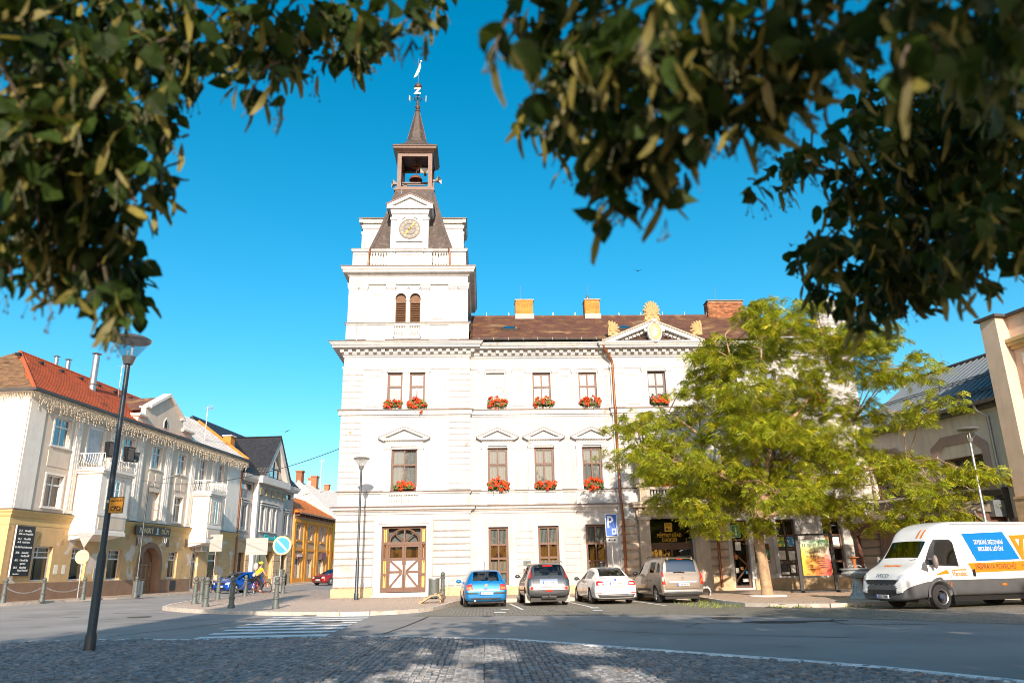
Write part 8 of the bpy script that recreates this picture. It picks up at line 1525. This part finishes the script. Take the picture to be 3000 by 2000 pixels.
b = MB().ball((.50, 0, 1.83), .135, 14, (1.2, .95, .72)); 
b.build('helmet', M('yellow_green_helmet', (.72, .70, .04), .4, bump=0), pr, smooth=60); b = MB()
for s in (-.06, 0, .06): b.box(.38, .62, s-.012, s+.012, 1.88, 1.935)
b.build('helmet_vent', GUTTER, pr, smooth=0); MB().ball((.44, 0, 1.72), .1, 10, (.8, 1, 1)).build('hair', WOODDK, pr, smooth=60)
BPK = M('pale_backpack', (.46, .41, .40), .85, bump=.1); b = MB(); b.m = Matrix.Translation((.24, 0, 1.34)) @ Matrix.Rotation(R(18), 4, 'Y'); b.ball((0, 0, 0), .2, 14, (.62, .9, 1.2)).ball((-.08, 0, -.08), .13, 10, (.6, 1, .9)); b.build('backpack', BPK, pr, smooth=60)
for s in (-1, 1): MB().tube([(.3, s*.1, 1.5), (.42, s*.11, 1.58), (.53, s*.11, 1.48), (.48, s*.12, 1.25), (.3, s*.12, 1.18)], .018, 5).build('strap', BPK, pr, smooth=50)
for i in (20, 25): 
    v = PV[i]; MB().ball((v[0]+.02, v[1], v[2]), .06, 10, (1.9, .8, .7)).build('shoe', RBK, pr, smooth=60)
for s in (-1, 1):       # fingers closed round the grips
    b = MB()
    for k in range(4): x0 = .80; yy = s*(.27+.022*k); b.tube([(.775, yy, 1.05), (.80, yy, 1.055), (.815, yy, 1.03), (.80, yy, 1.008)], [.011, .011, .01, .008], 6)
    b.tube([(.77, s*.265, 1.03), (.785, s*.25, 1.02), (.80, s*.25, 1.0)], [.012, .011, .009], 6); b.build('fingers', SKIN, pr, smooth=60)
bicycle('parked_bicycle', 'dark bicycle leaning by the ochre house shop window', (-20.6, 62.3, .2), R(70), BLACK, 1.1); bicycle('parked_bicycle', 'second dark bicycle behind the bollard cluster', (-20.1, 58.2, .2), R(95), BLACK, 1.1)
# ================================================================ honey locust in front of the town hall
BARK = M('locust_bark', (.36, .24, .14), .9, var=.25, vs=6, bump=.7, bs=14); LOC = M('locust_leaf', (.26, .31, .012), .55, var=.2, vs=.6, bump=0, isl=.35, bs=0, patch=[((.50, .43, .015), 2.2, .50, .64)])
def leafy(m, tr=.45, col=(.35, .42, .03)):       # thin leaves pass some light
    N = m.node_tree.nodes; L = m.node_tree.links; b = N['Principled BSDF']; out = [n for n in N if n.type == 'OUTPUT_MATERIAL'][0]; t = N.new('ShaderNodeBsdfTranslucent'); mx = N.new('ShaderNodeMixShader'); mx.inputs[0].default_value = tr
    t.inputs[0].default_value = (*col, 1); L.new(b.outputs[0], mx.inputs[1]); L.new(t.outputs[0], mx.inputs[2]); L.new(mx.outputs[0], out.inputs[0])
leafy(LOC, .25, (.5, .5, .03))
HL = root('honey_locust', 'broad yellow green honey locust tree on the forecourt', 'tree', (12.15, 33.6, .16)); OFF[HL.name] = Vector((12.15, 33.6, .16))
rnd = random.Random(11); tb = Vector((12.15, 33.6, .1)); fork = Vector((12.28, 33.6, 4.3)); tr = MB()
tr.tube([tb+Vector((0, 0, -.1)), tb+Vector((.0, 0, .25)), tb+Vector((-.04, 0, 1.4)), tb+Vector((-.12, 0, 2.3)), tb+Vector((-.1, 0, 3.0)), fork], [.30, .25, .225, .225, .235, .21], 14)
tr.tube([tb+Vector((-.1, 0, 2.75)), tb+Vector((.35, -.1, 3.3)), tb+Vector((1.2, -.2, 3.75))], [.12, .10, .06], 8)
tr.build('trunk', BARK, HL, smooth=60)
# foliage pads: (x, z, half width, half height, depth offset); heights in metres above the square
pads = []
def pad(x, z, w, h, n=1.0, d=None): pads.append((x, z, w, h, rnd.uniform(-2.6, 2.2) if d is None else d, n))
PADS=[ (7.2,7.9,1.17,0.50),(6.1,7.6,0.78,0.34),(8.5,8.3,1.09,0.50),(7.3,6.7,1.48,0.62),(8.8,7.0,1.32,0.70),(8.3,5.7,1.71,0.70),(10.2,5.5,1.71,0.78),(7.4,5.4,0.93,0.54),(9.6,9.4,1.09,0.47),(10.8,8.6,1.71,0.70),(11.3,7.2,1.71,0.78),(10.0,10.6,0.78,0.28),(11.1,10.1,1.09,0.54),(11.9,11.4,1.48,0.70),(11.1,11.6,0.78,0.54),(12.8,12.2,1.71,0.62),(11.5,10.8,1.40,0.54),(13.7,11.4,1.71,0.78),(15.2,12.2,1.48,0.54),(16.7,11.9,1.32,0.59),(15.6,10.8,1.71,0.78),(17.4,11.0,1.40,0.62),(18.6,11.2,0.93,0.44),(15.0,12.7,0.62,0.34),(16.4,9.8,1.71,0.70),(14.1,9.5,1.87,0.78),(17.8,9.3,1.32,0.62),(18.8,9.8,0.78,0.47),(12.5,8.4,1.87,0.78),(14.4,8.1,1.87,0.78),(16.5,8.4,1.71,0.70),(18.1,8.0,1.40,0.59),(19.3,7.7,1.40,0.44),(20.3,8.1,0.47,0.25),(12.8,6.8,1.87,0.78),(15.0,6.8,1.87,0.78),(17.2,6.8,1.87,0.70),(19.1,6.4,1.56,0.59),(20.5,6.1,0.93,0.47),(12.6,5.4,1.87,0.78),(14.5,5.3,1.87,0.70),(16.7,5.4,2.02,0.70),(18.9,5.2,1.71,0.59),(20.6,5.0,1.24,0.50),(21.8,4.0,0.93,0.31),(22.5,3.7,0.39,0.19),(10.7,4.6,1.87,0.70),(9.0,4.6,1.09,0.62),(12.5,4.2,1.71,0.70),(14.7,4.4,1.56,0.54),(17.5,4.3,1.87,0.54),(19.6,4.2,1.40,0.50),(8.4,4.3,0.93,0.44),(9.5,3.7,1.09,0.54),(10.6,3.2,0.93,0.44),(11.8,3.1,0.78,0.44),(18.0,3.6,1.40,0.44),(16.2,4.0,1.24,0.44),(18.5,3.0,0.93,0.28),(20.1,3.2,1.09,0.37),(17.3,3.0,0.62,0.25),(20.1,10.6,0.44,0.28),(19.4,10.2,0.54,0.25),(20.5,10.0,0.34,0.19),(12.5,12.7,0.47,0.28),(6.6,7.2,0.70,0.34),(6.8,6.1,0.62,0.39) ]
CL_LEFT = [(-1.07,1.49,2.65,0.142), (-1.28,1.98,3.03,0.182), (-1.11,1.97,3.03,0.177), (-0.82,1.68,2.79,0.132), (-0.77,1.88,2.93,0.135), (-0.63,1.88,2.93,0.124), (-0.56,2.04,3.05,0.123), (-0.46,2.14,3.17,0.120), (-0.27,1.66,2.79,0.085), (-0.18,1.62,2.77,0.067), (-0.15,2.15,3.27,0.071), (-1.21,1.76,2.68,0.176), (-1.23,2.02,2.87,0.177), (-0.84,1.54,2.56,0.118), (-0.88,1.86,2.82,0.106), (-0.81,2.09,2.99,0.078), (-0.61,1.80,2.71,0.073), (-0.71,2.25,3.17,0.104), (-0.44,2.27,3.17,0.082), (-1.05,1.56,2.39,0.150), (-0.96,1.60,2.42,0.135), (-1.06,1.98,2.68,0.128), (-1.11,2.29,2.89,0.083), (-0.89,1.92,2.62,0.043), (-1.15,1.74,2.36,0.162), (-1.13,1.93,2.46,0.157), (-0.88,1.69,2.35,0.105), (-0.87,1.86,2.44,0.057), (-0.97,2.04,2.46,0.062), (-1.28,1.99,2.34,0.162), (-1.07,1.85,2.26,0.131), (-0.99,1.88,2.30,0.098), (-1.05,1.89,2.18,0.113), (-1.07,2.10,2.28,0.089), (-1.14,1.90,2.21,0.083), (-0.93,1.79,2.06,0.074), (-1.19,2.42,2.34,0.081), (-1.10,2.22,2.17,0.055), (-1.17,2.29,2.15,0.038), (-1.18,1.80,2.12,0.035)]
CL_MID = [(0.15,1.59,2.75,0.104), (0.26,1.53,2.67,0.128), (0.30,1.16,2.35,0.109), (0.43,1.25,2.42,0.117), (0.62,1.40,2.56,0.122), (0.72,1.35,2.54,0.109), (0.88,1.42,2.61,0.116), (0.82,1.15,2.39,0.098), (1.04,1.29,2.50,0.127), (1.05,1.20,2.41,0.106), (0.17,1.31,2.39,0.093), (0.29,1.45,2.48,0.129), (0.45,1.59,2.57,0.143), (0.57,1.54,2.54,0.127), (0.61,1.35,2.39,0.100), (0.70,1.35,2.43,0.078), (0.70,1.02,2.20,0.052), (0.89,1.06,2.22,0.079), (0.24,1.63,2.48,0.111), (0.32,1.41,2.33,0.110), (0.39,1.27,2.23,0.088), (0.55,1.43,2.36,0.077), (0.67,1.47,2.41,0.067), (0.13,1.57,2.44,0.054), (0.27,1.44,2.25,0.072), (0.36,1.46,2.26,0.073), (0.43,1.50,2.26,0.056), (0.27,1.70,2.33,0.034), (0.32,1.56,2.22,0.044), (0.38,1.46,2.19,0.043), (0.27,1.57,2.17,0.018), (0.04,1.14,2.33,0.029), (0.03,1.17,2.31,0.017)]
CL_RIGHT = [(1.37,2.24,2.98,0.087), (1.61,2.36,3.03,0.139), (1.56,2.08,2.85,0.168), (1.58,1.92,2.72,0.159), (1.15,2.01,2.66,0.093), (1.39,2.17,2.74,0.144), (1.71,2.39,2.86,0.209), (1.75,2.20,2.74,0.198), (1.17,2.31,2.78,0.083), (1.18,2.58,2.86,0.079), (0.92,2.22,2.61,0.041), (1.28,2.30,2.65,0.123), (1.58,2.52,2.75,0.207), (1.57,2.22,2.58,0.210), (1.64,2.08,2.50,0.182), (1.14,2.25,2.41,0.096), (1.36,2.37,2.48,0.166), (1.67,2.56,2.55,0.207), (1.39,1.90,2.26,0.160), (1.83,2.30,2.47,0.155), (1.24,2.67,2.55,0.062), (1.35,2.71,2.47,0.113), (1.44,2.55,2.39,0.131), (1.57,2.54,2.40,0.156), (1.56,2.29,2.31,0.072), (1.67,2.26,2.29,0.038), (1.25,2.40,2.26,0.077), (1.17,2.15,2.10,0.039), (1.58,2.62,2.33,0.063)]
import numpy as np
nr = np.random.default_rng(5)
for x, z, w, h in PADS: pad(x, z, w, h)
for x, z, w, h in [q for q in PADS if q[2] > 1.2][::2]: pad(x+rnd.uniform(-.8, .8), z-.1, w*.9, h*.9, 1, rnd.choice((-3.4, 3.2)))
# limbs: nine main branches out of the fork, then one shoot to every pad
axis = []; b = MB()
for (dx, dy, dz) in ((-5.2, -.6, 2.0), (-3.4, 1.4, 4.2), (-1.2, -1.2, 7.2), (1.2, .6, 7.6), (3.4, -1.0, 5.6), (5.2, .8, 3.6), (6.6, -.6, 1.4), (-2.6, -2.0, .9), (.6, 2.2, 4.5)):
    e = fork+Vector((dx, dy, dz)); m1 = fork.lerp(e, .3)+Vector((-dx*.10, 0, dz*.12)); m2 = fork.lerp(e, .65)+Vector((0, 0, dz*.06)); pts = [fork+Vector((0, 0, -.3)), m1, m2, e]
    b.tube(pts, [.15, .11, .07, .03], 8); axis += [(pts[0].lerp(m1, t)) for t in (.4, .8)]+[m1.lerp(m2, t) for t in (0, .33, .66)]+[m2.lerp(e, t) for t in (0, .25, .5, .75, 1)]
b.build('limb', BARK, HL, smooth=60)
b = MB(); PT = []
for (x, z, w, h, d, n) in pads:
    c = Vector((x, 33.6+d, z)); a = min(axis, key=lambda p: (p-c).length+max(0, p.z-c.z)*.5); m1 = a.lerp(c, .5)+Vector((0, 0, .25+.1*(c-a).length*.3)); b.tube([a, m1, c], [.035, .024, .012], 5, cap=False)
    for k in range(5):
        an = rnd.uniform(0, 6.28); e = c+Vector((math.cos(an)*w*.9, math.sin(an)*w*.7, rnd.uniform(-.5, .3)*h)); s0 = a.lerp(c, rnd.uniform(.55, 1)); mm = s0.lerp(e, .5)+Vector((0, 0, .12)); b.tube([s0, mm, e], [.014, .009, .004], 4, cap=False); PT.append((s0, mm, e, w, h))
b.build('twig', BARK, HL, smooth=60, kind='stuff')
def frames(d, roll):       # orthonormal frames along directions d (n,3)
    d = d/np.linalg.norm(d, axis=1, keepdims=True); r = np.cross(d, np.array([0, 0, 1.0])); bad = np.linalg.norm(r, axis=1) < 1e-3; r[bad] = (1, 0, 0); r /= np.linalg.norm(r, axis=1, keepdims=True); u = np.cross(r, d)
    c, s = np.cos(roll)[:, None], np.sin(roll)[:, None]; return d, r*c+u*s, u*c-r*s
def scatter(name, tv, tf, P, D, roll, size, mat, parent, kind='stuff', label=None):
    d, r, u = frames(D, roll); tv = np.array(tv); V = P[:, None, :]+size[:, None, None]*(tv[None, :, 0:1]*d[:, None, :]+tv[None, :, 1:2]*r[:, None, :]+tv[None, :, 2:3]*u[:, None, :])
    k = len(tv); n = len(P); V = V.reshape(-1, 3); off = OFF[parent.name] if parent is not None else Vector((0, 0, 0)); V = V-np.array(off)
    me = bpy.data.meshes.new(name); me.vertices.add(len(V)); me.vertices.foreach_set('co', V.astype(np.float32).ravel())
    F = np.array(tf); q = F.shape[1]; A = (F[None, :, :]+(np.arange(n)*k)[:, None, None]).reshape(-1, q)
    me.loops.add(A.size); me.loops.foreach_set('vertex_index', A.ravel().astype(np.int32)); me.polygons.add(len(A)); me.polygons.foreach_set('loop_start', (np.arange(len(A))*q).astype(np.int32)); me.polygons.foreach_set('loop_total', np.full(len(A), q, dtype=np.int32))
    me.update(); me.validate(); me.materials.append(mat); o = bpy.data.objects.new(name, me); C.objects.link(o); OFF[o.name] = Vector(off)
    if parent is not None: o.parent = parent
    return tag(o, label, kind=kind)
# a compound leaf: drooping rachis with pairs of leaflets
sv_, sf_ = [], []
for k in range(6):
    t = .12+k*.16; z = -.34*t*t
    for s in (-1, 1):
        i = len(sv_); sv_ += [(t, 0, z), (t+.12, s*.15, z-.02), (t+.13, s*.34, z-.08), (t-.01, s*.18, z-.03)]; sf_.append((i, i+1, i+2, i+3))
P, Dd = [], []
for (x, z, w, h, d, n) in pads:
    N_ = int((190 if x < 8 else 420 if x < 17 else 200)*w*(h+.30)*n)
    for i in range(N_//7):
        a = rnd.uniform(0, 6.283); rr = math.sqrt(rnd.random()); lay = rnd.choice((-.8, -.25, .3, .85)); p = (x+math.cos(a)*rr*w*1.02, 33.6+d+math.sin(a)*rr*w*.8, z+h*(lay+rnd.gauss(0, .16))*(1-.55*rr*rr)-.18*rr*rr)
        for k in range(7):
            t = rnd.uniform(0, 6.283); P.append((p[0]+rnd.gauss(0, .05), p[1]+rnd.gauss(0, .05), p[2]+rnd.gauss(0, .04))); Dd.append((math.cos(t)+math.cos(a)*.5*rr, math.sin(t)+math.sin(a)*.5*rr, rnd.gauss(-.35, .35)))
for (s0, mm, e, w, h) in PT:
    for k in range(16):
        t = rnd.uniform(.3, 1.05); p = s0.lerp(mm, t*2) if t < .5 else mm.lerp(e, t*2-1); dv = (e-s0).normalized(); P.append(tuple(p)); Dd.append((dv.x+rnd.gauss(0, .6), dv.y+rnd.gauss(0, .6), rnd.gauss(-.3, .3)))
n = len(P); scatter('foliage', sv_, sf_, np.array(P), np.array(Dd), nr.normal(0, .5, n), nr.uniform(.20, .36, n), LOC, HL)
# ================================================================ lime trees overhead and behind the camera
LIME = M('lime_leaf', (.022, .042, .007), .6, var=.2, vs=9, bump=.1, bs=60, isl=.5, spec=.18); leafy(LIME, .22, (.12, .17, .02))
BRACT = M('lime_bract', (.17, .15, .03), .6, var=.2, vs=9, bump=0, isl=.45); leafy(BRACT, .3, (.30, .27, .05)); BERRY = M('lime_fruit', (.075, .08, .035), .7, bump=0); LBARK = M('lime_bark', (.09, .07, .05), .9, var=.2, bump=.5, bs=25)
lv_ = [(0, 0, 0), (.10, .34, .03), (.42, .47, .05), (.75, .30, .04), (1.08, 0, -.10), (.75, -.30, .04), (.42, -.47, .05), (.10, -.34, .03), (.42, 0, -.03), (.75, 0, -.04), (.08, .12, .0), (.08, -.12, .0)]
lf_ = [(0, 8, 2, 1), (8, 9, 3, 2), (9, 4, 4, 3), (0, 7, 6, 8), (8, 6, 5, 9), (9, 5, 4, 4)]
lf_ = [(0, 8, 2, 1), (8, 9, 3, 2), (9, 4, 3, 3), (0, 7, 6, 8), (8, 6, 5, 9), (9, 5, 4, 4)]
ltri = [(0, 8, 2), (0, 2, 1), (8, 9, 3), (8, 3, 2), (9, 4, 3), (0, 7, 6), (0, 6, 8), (8, 6, 5), (8, 5, 9), (9, 5, 4)]
btri = [(0, 1, 2), (1, 3, 2), (2, 3, 4), (3, 5, 4), (4, 5, 6)]
bv_ = [(0, 0, 0), (.25, .075, .02), (.25, -.075, .03), (.62, .09, .10), (.62, -.085, .06), (.92, .06, .03), (1.0, -.02, 0)]
patches = [Vector((.06, 13.57, .08)), Vector((1.75, 13.9, .08)), Vector((-.45, 10.7, .08)), Vector((1.75, 10.4, .08)), Vector((-.8, 25.2, 0)), Vector((1.2, 24.9, 0))]  # unseen crowns are cut open along the sun rays to light these points
def lime_tree(x, y, lab, cl, d0, hgt=12.0, wide=5.2, dens=8500):
    T = root('lime_tree', lab, 'tree', (x, y, .05), group='lime trees along the near pavement'); OFF[T.name] = Vector((x, y, .05)); rn = random.Random(int(x*7)+3); base = Vector((x, y, 0))
    t = MB(); t.tube([base, base+Vector((0, 0, .3)), base+Vector((.05, 0, 3.2)), base+Vector((.1, 0, 6)), base+Vector((0, 0, hgt-2.5))], [.36, .28, .22, .16, .05], 12)
    for k in range(9): a = k*2.4; z = 3.2+k*.6; e = base+Vector((math.cos(a)*wide*.8, math.sin(a)*3.2, z+1.6)); t.tube([base+Vector((.05, 0, z)), base+Vector((math.cos(a)*1.6, math.sin(a)*1.2, z+1.1)), e], [.10, .07, .02], 6)
    t.build('trunk', LBARK, T, smooth=60)
    # crown: leaf sized faces in clumps through the whole volume
    n = dens; nc = 150; cc = nr.normal(0, 1, (nc, 3)); cc /= np.linalg.norm(cc, axis=1, keepdims=True); cc *= nr.uniform(.35, 1, (nc, 1)); cc = cc*np.array([wide*.92, 3.3, (hgt-3.2)/2*.92])+np.array([x, y, (hgt+3.2)/2])
    p = cc[nr.integers(0, nc, n)]+nr.normal(0, .55, (n, 3)); keep_ = p[:, 1] < -.8
    sd_ = np.array(sdir)
    for q in patches:
        v = p-np.array(q); pr_ = v-(v@sd_)[:, None]*sd_; keep_ &= np.linalg.norm(pr_, axis=1) > nr.uniform(.55, .75, len(p))
    p = p[keep_]; n = len(p)
    scatter('crown', lv_, ltri, p, nr.normal(0, 1, (n, 3)), nr.uniform(0, 6.28, n), nr.uniform(.26, .42, n), LIME, T)
    if not cl: return T
    # hanging shoots in front of the lens
    cand = []; twg = MB(); ber = MB(); br = []
    for (X, Y, Z, r) in cl:
        c = Vector((X, Y, Z)); dist = (c-Vector((0, 0, 1.4))).length; area = PI*r*r; N_ = max(3, int(area*3.9/(.0036)))
        far = Vector((X*.9, Y-2.2, Z+1.3)); sd = Vector((rn.uniform(-1, 1), rn.uniform(-.6, .6), rn.uniform(-.2, 1))).normalized(); twg.tube([c+sd*r*1.1, c+sd*r*.3+Vector((0, 0, .02)), c-sd*r*.5-Vector((0, 0, r*.3)), c-sd*r*.8-Vector((0, 0, r*.7))], [.004, .0035, .0025, .001], 5, cap=False)
        for i in range(N_):
            d = Vector((rn.gauss(0, 1), rn.gauss(0, 1.5), rn.gauss(0, 1))); d = d.normalized()*r*(rn.random()**.38); p_ = c+d
            if (p_-Vector((0, 0, 1.4))).length < 1.0: continue
            cand.append((p_, Vector((rn.gauss(0, .8), rn.gauss(0, .8), rn.gauss(-.75, .5))), rn.uniform(.036, .07), rn.gauss(0, 1.1)))
            for _ in range(1 if rn.random() < .55 else 0): br.append((p_+Vector((0, 0, -.01)), Vector((rn.gauss(0, .45), rn.gauss(0, .45), rn.gauss(-.9, .25))), rn.uniform(.06, .115), rn.uniform(0, 6.28)))
            if rn.random() < .12:
                q = p_+Vector((0, 0, -.05)); s_ = [q+Vector((rn.uniform(-.02, .02), rn.uniform(-.02, .02), -rn.uniform(.02, .06))) for _ in range(4)]
                for w_ in s_: ber.tube([q, w_], .0008, 3, cap=False); ber.ball(tuple(w_), .0038, 6)
    cand.sort(key=lambda k: (k[0]-Vector((0, 0, 1.4))).length); lm = bpy.data.meshes.new('leaf'); lm.from_pydata(lv_, [], ltri); lm.materials.append(LIME)
    for p_, dv, s_, ro in cand[:300]:
        d_, r_, u_ = frames(np.array([dv]), np.array([ro])); mm = Matrix(((d_[0][0]*s_, r_[0][0]*s_, u_[0][0]*s_, p_.x), (d_[0][1]*s_, r_[0][1]*s_, u_[0][1]*s_, p_.y), (d_[0][2]*s_, r_[0][2]*s_, u_[0][2]*s_, p_.z), (0, 0, 0, 1))); place(lm, 'leaf', T, mm)
    rest = cand[300:]
    for rest, tv_ in ((rest[::2], lv_), (rest[1::2], [(a*.97, c*.8, e+.35*abs(c)-.22*a*a) for a, c, e in lv_])):
        scatter('leaves', tv_, ltri, np.array([tuple(k[0]) for k in rest]), np.array([tuple(k[1]) for k in rest]), np.array([k[3] for k in rest]), np.array([k[2] for k in rest]), LIME, T)
    scatter('bracts', bv_, btri, np.array([tuple(k[0]) for k in br]), np.array([tuple(k[1]) for k in br]), np.array([k[3] for k in br]), np.array([k[2] for k in br]), BRACT, T)
    twg.build('twig', LBARK, T, smooth=60, kind='stuff'); ber.build('fruit', BERRY, T, smooth=60, kind='stuff'); return T
lime_tree(-5.0, -4.6, 'lime tree whose dark leafy boughs hang in the upper left', CL_LEFT, 2.5)
lime_tree(4.6, -4.6, 'lime tree whose big near leaves hang in the upper middle', CL_MID, 1.7)
lime_tree(12.5, -4.2, 'lime tree whose dense boughs hang in the upper right', CL_RIGHT, 2.9)
for x, h, l in ((-13.5, 10.2, 'left'), (21, 11.5, 'right'), (30, 9.0, 'far right')): lime_tree(x, -4.8, 'lime tree behind the viewer beyond the %s picture edge' % l, None, 0, h)
# unseen spruce added in a spire's place, shaped to cast its pointed shadow
SP = root('spire_stand_in', 'unseen spruce shape added behind the viewer to throw a spire shadow', 'tree', (-7.6, -3.4, 0)); OFF[SP.name] = Vector((-7.6, -3.4, 0)); MB().tube([(-7.6, -3.4, 0), (-7.6, -3.4, 21.5)], [.3, .03], 8).build('trunk', LBARK, SP, smooth=60)
n = 9000; hh = nr.uniform(4, 20.6, n)**1.0; rad = np.clip((20.6-hh)*.12, .05, 1.3)*np.sqrt(nr.uniform(0, 1, n)); an = nr.uniform(0, 6.283, n); p = np.stack([-7.6+rad*np.cos(an), -3.4+rad*np.sin(an), hh], 1); dd = np.stack([np.cos(an), np.sin(an), np.full(n, -.4)], 1)
scatter('crown', bv_, btri, p, dd, nr.uniform(-.4, .4, n), nr.uniform(.4, .7, n), M('stand_in_needle', (.03, .05, .02), .8, bump=0), SP)
